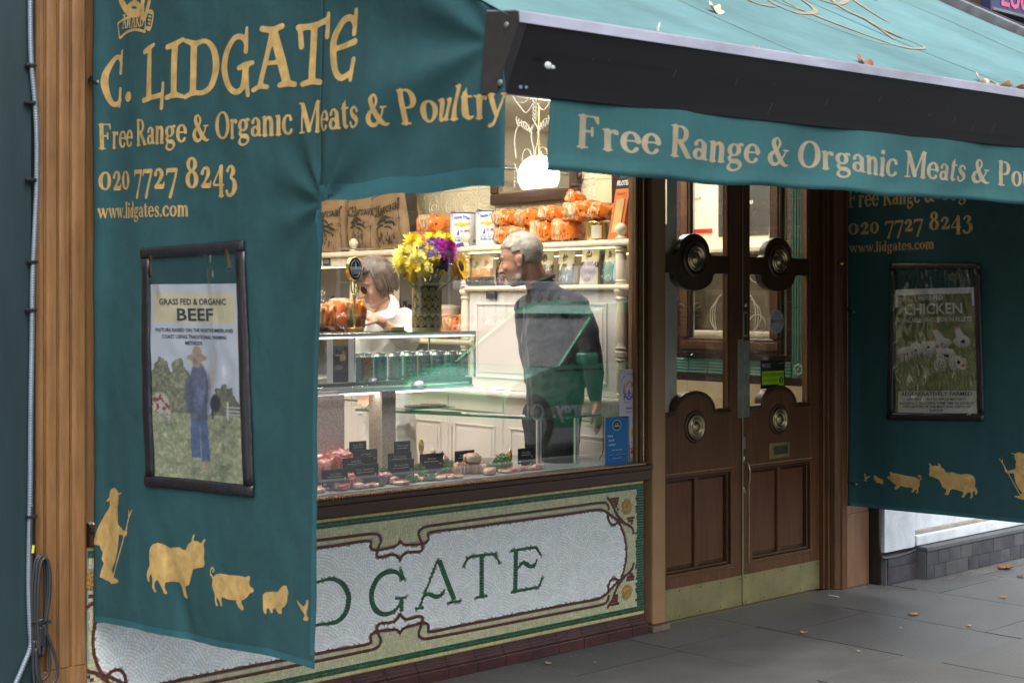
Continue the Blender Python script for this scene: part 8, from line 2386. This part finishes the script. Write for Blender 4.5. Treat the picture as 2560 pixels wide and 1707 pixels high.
_tc=_n.new('ShaderNodeTexCoord');_sub=_n.new('ShaderNodeVectorMath');_sub.operation='SUBTRACT';_sub.inputs[1].default_value=hc-man.location;_l.new(_tc.outputs['Object'],_sub.inputs[0])
def _dot(v):
 d=_n.new('ShaderNodeVectorMath');d.operation='DOT_PRODUCT';d.inputs[1].default_value=v;_l.new(_sub.outputs[0],d.inputs[0]);return d.outputs['Value']
def _ramp(o,a,b):
 k=_n.new('ShaderNodeMapRange');k.inputs[1].default_value=a;k.inputs[2].default_value=b;_l.new(o,k.inputs[0]);return k.outputs[0]
_f=_dot(Mh_@Vector((1,0,0)));_u=_dot(Mh_@Vector((0,0,1)));_m1=_ramp(_u,-.050,-.072);_m2=_ramp(_f,-.010,.012);_m4=_ramp(_u,-.150,-.120)
_mm=_n.new('ShaderNodeMath');_mm.operation='MULTIPLY';_l.new(_m1,_mm.inputs[0]);_l.new(_m2,_mm.inputs[1]);_mn=_n.new('ShaderNodeMath');_mn.operation='MULTIPLY';_l.new(_mm.outputs[0],_mn.inputs[0]);_l.new(_m4,_mn.inputs[1])
_nz=_n.new('ShaderNodeTexNoise');_nz.inputs['Scale'].default_value=260;_l.new(_tc.outputs['Object'],_nz.inputs[0]);_rz=_ramp(_nz.outputs[0],.35,.6);_m5=_n.new('ShaderNodeMath');_m5.operation='MULTIPLY';_l.new(_rz,_m5.inputs[0]);_l.new(_mn.outputs[0],_m5.inputs[1])
_x=_n.new('ShaderNodeMix');_x.data_type='RGBA';_x.inputs[7].default_value=(.42,.38,.34,1);_l.new(_m5.outputs[0],_x.inputs[0]);_l.new(_old,_x.inputs[6]);_l.new(_x.outputs[2],_p.inputs['Base Color'])
def W2(f,s,u):return hc+Mh_@Vector((f,s,u))*1.04
for s_ in (-1,1):
 g=MB();g.ball(W2(.070,s_*.031,-.002),.0125,n=12,m=8);e=g.build('eye',mat('eye_white',(.55,.52,.48),.2),man,smooth=True)
 g=MB();g.ball(W2(.0805,s_*.031,-.004),.0052,n=10,m=6);g.build('iris',mat('iris_dark',(.03,.03,.03),.2),e,smooth=True)
 g=MB();g.tube([W2(.078,s_*.018,.018),W2(.084,s_*.032,.023),W2(.074,s_*.048,.018)],.0035,n=6);g.build('eyebrow',mat('grey_brow',(.16,.13,.11),.8),man,smooth=True)
M_greyhair=hair_mat('silver_hair',(.24,.21,.17),(.55,.49,.42))
shell('hair',W2(-.010,0,.024),Mh_,(.0975,.078,.092),lambda q:(q.z>.010+(.30*q.x if q.x>.03 else-.2*q.x))or (q.x<-.012 and q.z>-.082+.3*(q.x+.1))or (q.x<.030 and q.z>-.004),M_greyhair,man,amp=.0045,seed=2,thick=.008)
M_wb=hair_mat('white_beard',(.40,.34,.29),(.60,.55,.50));M_sg=mat('pale_hair',(.62,.57,.50),.5);M_dg=mat('darker_grey_hair',(.22,.19,.16),.5)
KH=lambda q:(q.z>.010+(.30*q.x if q.x>.03 else-.2*q.x))or (q.x<-.012 and q.z>-.082+.3*(q.x+.1))or (q.x<.030 and q.z>-.006)
tufts('hair_tufts',W2(-.010,0,.024),Mh_,(.1005,.081,.095),KH,1500,.016,lambda q:(-.7,0,-.5)if q.x<0 else (-.2,.3*(1 if q.y>0 else-1),.1),(M_sg,M_greyhair,M_dg),man,5,.0009)
tufts('beard_tufts',W2(.038,0,-.084),Mh_,(.048,.050,.036),lambda q:q.z<.004+.25*abs(q.y)and q.x>-.020,500,.010,lambda q:(.5,0,-1),(M_sg,M_wb),man,6,.0008)
g=MB();g.tube([W2(.092,.020,-.060),W2(.098,.0,-.054),W2(.092,-.020,-.060)],.0055,n=6);g.build('moustache',mat('white_beard',0),man,smooth=True)
# jumper
g=MB()
chain(g,[J(1352,716,.03),J(1366,745,.03)],[.072,.085])
chain(g,[J(1372,768,.04),J(1380,850,.04),J(1390,930,.02),J(1388,1000,0),J(1384,1030,0)],[.120,.148,.144,.138,.128])
chain(g,[sh_l,J(1380,762,.05),sh_r],[.066,.090,.070])
chain(g,[sh_r,J(1468,830,-.06),el_r,J(1486,950,-.04),J(1489,992,-.02)],[.066,.060,.054,.046,.034]);chain(g,[sh_l,el_l,J(1330,945,.06)],[.064,.050,.038])
jm=remesh(g.build('jumper',mat('dark_slate_wool',(.030,.032,.040),.85,var=.3,vs=60,bump=.5,bs=24,sheen=.2),man),.006,5)
tx_=bpy.data.textures.new('cloth_folds','CLOUDS');tx_.noise_scale=.09;tx_.noise_depth=3
d_=jm.modifiers.new('folds','DISPLACE');d_.texture=tx_;d_.strength=.022;d_.mid_level=.5;d_.texture_coords='LOCAL'
g=MB();cc=J(1352,702,.03);ax=(J(1340,680,.03)-J(1366,745,.03)).normalized()
a_=ax.orthogonal().normalized();b_=ax.cross(a_)
g.tube([cc+a_*.068*math.cos(t)+b_*.066*math.sin(t)for t in [2*math.pi*k/24 for k in range(24)]],.011,n=8,closed=True);g.build('collar',mat('dark_green_knit',(.018,.03,.024),.8),man,smooth=True)
# trousers
g=MB()
chain(g,[J(1384,1005,0),J(1382,1050,0)],[.118,.122]);
chain(g,[hp_l,kn_l,feet[0]+Vector((0,0,.08))],[.100,.076,.058]);chain(g,[hp_r,kn_r,feet[1]+Vector((0,0,.08))],[.100,.076,.058])
tr_=remesh(g.build('trousers',mat('black_denim',(.012,.012,.014),.8,var=.3,vs=40,bump=.4,bs=30),man),.008,5)
d_=tr_.modifiers.new('folds','DISPLACE');d_.texture=tx_;d_.strength=.016;d_.texture_coords='LOCAL'
for f_ in feet:
 g=MB();g.ball(f_+Vector((-.05,.02,.0)),(.13,.048,.05),n=16,m=10,M=Matrix.Rotation(2.6,3,'Z'));g.v=[(v[0],v[1],max(.0,v[2]))for v in g.v];g.build('shoe',M_rubber,man,smooth=True)
 # ---- the woman behind the display case
TW=7.10
def K(px,py,dt=0):return at(px,py,T=TW+dt)
wom=thing('person','woman with grey brown bobbed hair, sunglasses and white coat behind the display case','person',(K(975,1500).x,K(975,1500).y,0))
wc=K(938,704);Mw=frame(-RT*.70-FW*.50-UP*.42,UP-RT*.06)
feet=[Vector((K(960,1500).x,K(960,1500).y,.04)),Vector((K(990,1500).x,K(990,1500).y,.04))]
sl,sr=K(918,812,-.02),K(1010,800,.04)
g=MB();head(g,wc,Mw,.98,False)
chain(g,[wc+Mw@Vector((-.030,0,-.04)),K(966,770,.02),K(968,795,.03)],[.050,.050,.062])
chain(g,[K(968,815,.03),K(968,900,.04),K(970,990,.04),K(972,1040,.04)],[.10,.115,.105,.115])
chain(g,[sl,K(965,805,.03),sr],[.045,.06,.045])
eb=K(1004,842,-.12);wb=K(948,800,-.20)
chain(g,[sr,K(1018,845,.02),eb,wb],[.044,.034,.030,.022])
eb2=K(905,870,-.05);wb2=K(908,960,-.08);chain(g,[sl,eb2,wb2],[.046,.036,.024])
hand(g,wb,K(918,788,-.22)-wb,UP*.7-FW*.5,side=1,k=.92,curl=.75);hand(g,wb2,K(910,1000,-.1)-wb2,FW,side=-1,k=.9,curl=.5)
for f_ in feet:chain(g,[f_+Vector((0,0,1.0)),f_+Vector((0,0,.5)),f_+Vector((0,0,.03))],[.055,.050,.035])
remesh(g.build('body',M_skin_w,wom),.0050,4)
def W3(f,s,u):return wc+Mw@Vector((f,s,u))*.98
# bobbed hair: cap, fringe and side curtains made of locks
M_bob=hair_mat('ash_brown_hair',(.045,.031,.023),(.17,.125,.095))
shell('hair',W3(-.012,0,.026),Mw,(.099,.081,.095),lambda q:(q.z>-.012 and (q.x<.055 or q.z>.035))or q.x<-.012 and q.z>-.085,M_bob,wom,amp=.005,seed=7,thick=.010)
g=MB();rs=random.Random(8)
for k in range(110):
 s_=-1 if k%2 else 1;f0=rs.uniform(-.085,.055);
 a=W3(f0*.35,s_*.02,.119);b=W3(f0*.9,s_*.079,.052+rs.uniform(-.01,.01));c=W3(f0*1.0,s_*(.086+rs.uniform(-.004,.004)),-.02);e=W3(f0*.95+.008,s_*.078,-.062+rs.uniform(-.02,.01)+max(0,f0)*.9)
 g.tube(catmull([a,b,c,e],5),[.0042*math.sin(math.pi*(i+2)/20)+.001 for i in range(16)],n=5)
for k in range(44):
 s0=rs.uniform(-.07,.07);a=W3(.0,s0*.3,.120);b=W3(.070,s0*.9,.095);c=W3(.100,s0*1.05,.045+rs.uniform(-.012,.008));g.tube(catmull([a,b,c],6),[.004*math.sin(math.pi*(i+2)/16)+.001 for i in range(13)],n=5)
g.build('hair_locks',M_bob,wom,smooth=True)['kind']='stuff'
tufts('fine_hair',W3(-.012,0,.026),Mw,(.101,.083,.097),lambda q:(q.z>-.012 and (q.x<.055 or q.z>.035))or q.x<-.012 and q.z>-.085,1300,.034,lambda q:(.25 if q.x>0 else-.2,.9*(1 if q.y>0 else-1),-.5)if q.z>.05 else (0,0,-1),(mat('hair_highlight',(.36,.29,.23),.45),M_bob,mat('dark_brown_hair',(.05,.034,.025),.45)),wom,12,.0010)
gl=MB()
for s_ in (-1,1):
 c=W3(.094,s_*.031,-.004);n_=(Mw@Vector((1,s_*.18,0))).normalized();a=Mw@Vector((0,1,0));b=n_.cross(a).normalized();a=b.cross(n_)
 lens=[c+a*.0225*math.cos(t)+b*.0205*math.sin(t)for t in [2*math.pi*k/20 for k in range(20)]]
 g=MB();g.prism(lens,n_*.002);g.build('dark_lens',mat('sunglass_lens',(.02,.012,.010),.05,coat=.6),wom)
 gl.tube(lens,.0013,n=5,closed=True);gl.tube([c+a*(s_*.022),W3(.06,s_*.072,.0),W3(-.01,s_*.082,-.004)],.0012,n=5)
gl.tube([W3(.098,-.010,.0),W3(.101,0,.003),W3(.098,.010,.0)],.0012,n=5)
gl.build('glasses_frame',mat('thin_gold_wire',(.55,.42,.22),.25,1),wom,smooth=True)
# white coat with open collar
M_coat=mat('white_cotton',(.68,.65,.62),.8,var=.06,vs=10,bump=.5,bs=20)
g=MB()
chain(g,[K(970,822,.03),K(968,900,.04),K(970,990,.04),K(972,1060,.04),K(974,1200,.04),K(974,1330,.04)],[.112,.130,.122,.135,.15,.16])
chain(g,[sl,K(968,808,.04),sr],[.058,.066,.060]);chain(g,[sr,K(1022,850,.02),eb,eb.lerp(wb,.30)],[.064,.060,.050,.042]);chain(g,[sl,eb2,eb2.lerp(wb2,.9)],[.060,.054,.040])
ct=remesh(g.build('white_coat',M_coat,wom),.007,5)
d_=ct.modifiers.new('folds','DISPLACE');d_.texture=tx_;d_.strength=.024;d_.texture_coords='LOCAL'
# collar wings
def wing(P,nm='collar_wing'):
 g=MB();P=[K(*p)for p in P];n=len(P)
 g.add(P,[tuple(range(n))]);o=g.build(nm,M_coat,wom,solid=.006);o.modifiers.new('b','BEVEL').width=.002
wing([(972,733,-.03),(985,740,-.05),(1000,765,-.08),(985,795,-.12),(955,798,-.14),(948,790,-.13),(970,770,-.09),(976,750,-.05)])
wing([(905,770,-.05),(918,775,-.10),(925,800,-.13),(915,830,-.14),(900,835,-.12),(896,800,-.08)])
for f_ in feet:
 g=MB();cap_(g,f_+Vector((0,0,.45)),f_+Vector((0,0,.06)),.075,.055);g.build('trouser_leg',mat('black_denim',0),wom,smooth=True)
 g=MB();g.ball(f_+Vector((-.05,-.03,0)),(.12,.045,.045),n=14,m=8,M=Matrix.Rotation(.5,3,'Z'));g.v=[(v[0],v[1],max(.0,v[2]))for v in g.v];g.build('shoe',M_rubber,wom,smooth=True)
 # ---------------------------------------------------------------- fallen leaves
M_lv=[mat('dry_leaf_brown',(.20,.075,.030),.7,var=.4,vs=40),mat('dry_leaf_tan',(.36,.20,.10),.7,var=.35,vs=40),mat('dry_leaf_pale',(.50,.38,.25),.7,var=.25,vs=40),mat('dry_leaf_yellow',(.50,.28,.03),.6,var=.3,vs=40)]
def leaf(label,p,size,mi,seed,up=UP,curl=.5,roll=0,group='fallen leaves on the pavement',stand=0,thin=1):
 rs=random.Random(seed);t=thing('fallen_leaf',label,'leaf',p,group=group)
 q=up.to_track_quat('Z','Y');t.rotation_mode='QUATERNION'
 from mathutils import Quaternion
 t.rotation_quaternion=q@Quaternion((0,0,1),rs.uniform(0,6.28))@Quaternion((1,0,0),stand)
 n=22;P=[]
 for k in range(n):
  a=2*math.pi*k/n;r=size*(.34+.22*abs(math.sin(a*2.5+.3))+.06*rs.random());r*=1.25 if abs(a-math.pi/2)<.3 else 1
  P.append((r*math.cos(a)*thin,r*math.sin(a)))
 vs=[(0,0,0)];fs=[]
 for f_ in (.5,1):
  for x,y in P:
   x*=f_;y*=f_;z=curl*((x*x)/size*1.4+.25*abs(y)*abs(y)/size*2)+.10*size*noise.noise(Vector((x*60,y*60,seed)))
   vs.append((x,y,z))
 for k in range(n):fs.append((0,1+k,1+(k+1)%n));fs.append((1+k,1+n+k,1+n+(k+1)%n,1+(k+1)%n))
 zm=min(v[2]for v in vs)if not stand else-size*.45
 g=MB();g.add([(a,b,c-(zm if not stand else 0)+(.001 if not stand else 0))for a,b,c in vs],fs)
 o=g.build('blade',M_lv[mi],t,local=True,smooth=True,solid=.0007)
 g=MB();g.tube([(0,0,.002-(zm if not stand else 0)),(0,-size*.4,.004-(zm if not stand else 0)),(0.004,-size*.75,.008-(zm if not stand else 0))],.0009,n=5);g.build('stalk',M_lv[0],t,local=True)
for i,(px,py,s,mi,lb_)in enumerate(((2513,1421,.10,0,'large curled brown leaf on the pavement near the slate wall'),(2508,1493,.045,1,'small tan leaf on the pavement at the right edge'),(2284,1536,.055,1,'curled tan leaf lying mid pavement between the doors and the right edge'),(2010,1582,.045,1,'small brown leaf on the pavement in front of the right door'),(2147,1627,.022,2,'tiny pale leaf scrap below the curled tan leaf'),(1370,1658,.030,2,'pale leaf scrap on the pavement below the mosaic'),(2552,1442,.05,0,'dark leaf cut off by the right edge'),(2422,1565,.03,2,'thin pale leaf scrap near the right edge'),(2252,1570,.02,2,'tiny yellowish scrap left of the curled tan leaf'),(1488,1656,.018,2,'tiny scrap on the pavement right of the mosaic leaf'))):
 leaf(lb_,at(px,py,Z=.001),s*.8,mi,i+3)
nA=N_
for i,(px,py,s,mi,st,lb_)in enumerate(((1651,78,.075,2,1.3,'thin pale leaf standing upright on the left of the awning beam'),(1782,40,.07,2,.35,'curled pale leaf on the awning cloth above the beam'),(1886,113,.05,3,.5,'yellow leaf on the awning just behind the beam'),(1990,133,.04,2,.1,'pale leaf scrap resting on the beam flange'),(2163,152,.10,0,.9,'brown pointed leaf standing on the middle of the beam'),(2456,203,.10,2,1.0,'large pale leaf standing near the right end of the beam'),(2480,208,.06,3,.5,'small orange leaf between the larger leaves on the beam'),(2505,215,.10,1,.3,'flat brown leaf lying among the right hand group on the beam'),(2545,222,.09,0,.5,'dark brown leaf at the right edge of the awning beam'),(2182,26,.03,2,.1,'tiny pale speck of leaf high on the awning'))):
 onbeam=i in (0,2,3,4,5,6,7,8)
 s*=.72
 if onbeam:p=at(px,py+4,Y=-2.085);p.z=2.2245+TILT(p.x);p.y=-2.08
 else:p=on_canopy(px,py,.003)
 leaf(lb_,p,s,mi,i+30,up=(UP if onbeam else N_),curl=.9,stand=st,group='fallen leaves on the awning',thin=.35 if i==0 else 1)
 # litter along the foot of the wall and a white straw
t=thing('paper_stick','thin white paper stick lying on the pavement in front of the door post','litter',at(2084,1489,Z=.003))
a=at(2071,1486,Z=.003);b=at(2098,1491,Z=.003);g=MB();g.cyl(a,b,.0022,n=8);g.build('stick',mat('white_litter',(.6,.62,.64),.6),t)
rs=random.Random(9);g=MB()
for k in range(420):
 w=rs.random()
 if w<.45:x=rs.uniform(1.5,3.4);y=-.06-abs(rs.gauss(0,.05))-(.12 if x>1.8 else 0)-(.05 if x>2.1 else 0)
 elif w<.7:x=rs.uniform(-2.5,.4);y=-.06-abs(rs.gauss(0,.05))
 else:x=rs.uniform(-2,3.2);y=rs.uniform(-2.2,-.05)
 s=rs.uniform(.0015,.006)*(.6 if w>.7 else 1);a=rs.uniform(0,6.28)
 g.add([(x+s*math.cos(a+q*1.9),y+s*math.sin(a+q*1.9),.0022+(.001 if q==0 else 0))for q in range(3)],[(0,1,2)])
o=g.build('pavement_litter',M_lv[2]);tag(o,'scattered crumbs and leaf scraps on the pavement','litter',kind='stuff')
# ---------------------------------------------------------------- across the road: what the shop glass reflects
g=MB();
M_carg=mat('green_car_paint',(.07,.58,.28),.22,.2,var=.06,coat=.9);M_carw=mat('car_window',(.012,.016,.018),.06,spec=.35,bump=1.0,bs=3,stretch=(1,6,1));M_tyre=mat('tyre',(.02,.02,.02),.8)
car=thing('parked_car','green car with white lettering parked across the pavement, seen reflected in the shop window','car',(6.2,-6.9,-.12))
YC0,YC1=-6.05,-7.75
prof=[(4.02,.30),(3.98,.50),(4.05,.68),(4.55,.80),(4.95,.86),(5.55,1.36),(5.85,1.50),(6.6,1.56),(7.4,1.50),(7.95,1.30),(8.2,.95),(8.3,.60),(8.25,.30)]
low=[p for p in prof if p[1]<.9]
def car_sec(P,inset_fn,mats,nm,smooth='auto'):
 g=MB();n=len(P);rows=[]
 for y,k in ((YC0+.04,0),(YC0,1),(YC1,1),(YC1-.04,0)):
  rows.append([(x,y+(-1 if y>-7 else 1)*inset_fn(z),z)for x,z in P])
 vs=[v for r in rows for v in r]
 fs=[(r*n+i,r*n+(i+1)%n,(r+1)*n+(i+1)%n,(r+1)*n+i)for r in range(3)for i in range(n)]+[tuple(range(n)),tuple(range(3*n,4*n))[::-1]]
 g.add(vs,fs);return g.build(nm,mats,car,bev=.03)
ins=lambda z:max(0,z-.85)*.38
car_sec([(4.52,.28),(4.48,.50),(4.56,.68),(4.90,.80),(5.2,.865),(8.12,.90),(8.25,.75),(8.3,.55),(8.25,.28)],lambda z:0,M_carg,'body')
car_sec([(5.22,.86),(5.90,1.36),(6.15,1.47),(7.35,1.47),(7.9,1.27),(8.1,.88)],ins,M_carw,'windows')
car_sec([(5.92,1.42),(6.15,1.50),(6.7,1.56),(7.4,1.50),(7.8,1.36),(7.3,1.455),(6.15,1.455)],lambda z:.22,M_carg,'roof')
for x0,x1,z0,z1 in ((5.24,5.94,.87,1.42),(6.55,6.60,.88,1.46),(7.5,7.56,.88,1.42)):
 for yy,sg in ((YC0,-1),(YC1,1)):
  g=MB();g.cyl((x0,yy+sg*.012,z0),(x1,yy+sg*ins(z1)+sg*.0,z1),.022,n=8);g.build('window_pillar',M_carg,car,smooth='auto')
for x in (4.80,7.45):
 for yy,sg in ((YC0,1),(YC1,-1)):
  g=MB();g.cyl((x,yy-sg*.18,.31),(x,yy+sg*.050,.31),.31,n=32);w_=g.build('wheel',M_tyre,car,smooth='auto')
  g=MB();g.cyl((x,yy+sg*.0505,.31),(x,yy+sg*.06,.31),.20,n=24);g.build('rim',M_steel,w_,smooth='auto')
for x0 in (4.0,):
 for yy in (YC0-.22,YC1+.22):g=MB();g.ball((4.56,yy,.62),(.07,.14,.09),n=16,m=10);g.build('headlight',M_chrome,car,smooth=True)
g=MB();g.box(5.45,5.65,YC0+.01,YC0+.16,.90,1.02);g.build('wing_mirror',M_carg,car,bev=.02)
g=MB();xd=5.12
V_,F_,w_=sans('on energy.',.03,'LEFT')
x_end=5.08;k_=(6.12-x_end)/w_
g.add([(x_end+(w_-v[0])*k_,YC0+.068,.37+v[1]*.165)for v in V_],F_);g.build('lettering',mat('car_white_print',(.75,.77,.80),.4),car)
g=MB();g.tube([(4.85+.075*math.cos(t),YC0+.078,.43+.082*math.sin(t))for t in [2*math.pi*k/28 for k in range(28)]],.013,n=6,closed=True);g.build('round_emblem',mat('car_white_print',0),car,smooth=True)
# white garden balustrade and houses opposite
bal=thing('white_balustrade','short white stone balustrade with a pier on the far pavement','balustrade',(13.3,-15.5,0))
M_bal=mat('balustrade_white',(.80,.82,.86),.6,var=.06)
g=MB();g.box(11.6,16.5,-15.6,-15.3,-.12,1.02);g.build('plinth_wall',M_brick,bal)
g=MB();g.box(11.6,14.4,-15.65,-15.25,1.022,1.14);g.build('base_moulding',M_bal,bal,bev=.02)
g=MB();g.box(11.6,14.4,-15.65,-15.25,1.78,1.94);g.build('coping',M_bal,bal,bev=.03)
g=MB();g.box(14.402,14.95,-15.68,-15.2,1.022,2.25);g.build('pier',M_bal,bal,bev=.02)
p0_=None
for k in range(10):
 if p0_ is None:
  g=MB();g.lathe([(0,1.141),(.09,1.141),(.09,1.18),(.05,1.22),(.09,1.36),(.085,1.46),(.04,1.64),(.06,1.69),(.09,1.71),(.09,1.779),(0,1.779)],(11.78,-15.45,0),n=10);p0_=g.build('baluster',M_bal,bal,smooth='auto')
 else:c=p0_.copy();COL.objects.link(c);c.location=(p0_.location[0]+k*.28,p0_.location[1],p0_.location[2])
M_stucco=mat('pale_stucco',(.50,.48,.44),.8,var=.1);M_brk2=mat('dark_brick',(.16,.10,.07),.85,var=.3,vs=20)
for i,(x0,x1,h,m_)in enumerate(((-26,-9,8.2,M_brk2),(-9,3,7.6,M_brk2),(3,15,8.2,M_brk2),(15,30,7.6,M_brk2))):
 t=thing('terraced_house',('brown brick terraced house at the far left across the road','low brown brick terraced house across the road opposite the window','brown brick terraced house across the road opposite the doors','low brown brick terraced house at the far right across the road')[i],'house',((x0+x1)/2,-31,0))
 g=MB();g.box(x0+.01,x1-.01,-38,-30,0,h);g.build('wall',m_,t)
 g=MB();g.box(x0,x1,-30,-29.8,h-.5,h-.1);g.build('cornice',M_wp,t)
 g=MB();g.prism([(x0+.01,-30,h+.001),(x0+.01,-38,h+.001),(x0+.01,-34,h+1.4)],(x1-x0-.02,0,0));g.build('roof',mat('roof_slate',(.07,.075,.08),.6),t)
 n_=int((x1-x0)//2.6)
 for k in range(n_):
  for z in (1.2,4.6):
   xc=x0+(k+.5)*(x1-x0)/n_
   g=MB();g.box(xc-.62,xc+.62,-30.0,-29.93,z-.08,z+1.95);w_=g.build('window',M_wp,t)
   g=MB();g.box(xc-.52,xc+.52,-29.929,-29.91,z,z+.9);g.box(xc-.52,xc+.52,-29.929,-29.91,z+.95,z+1.85);g.build('pane',M_carw,w_)
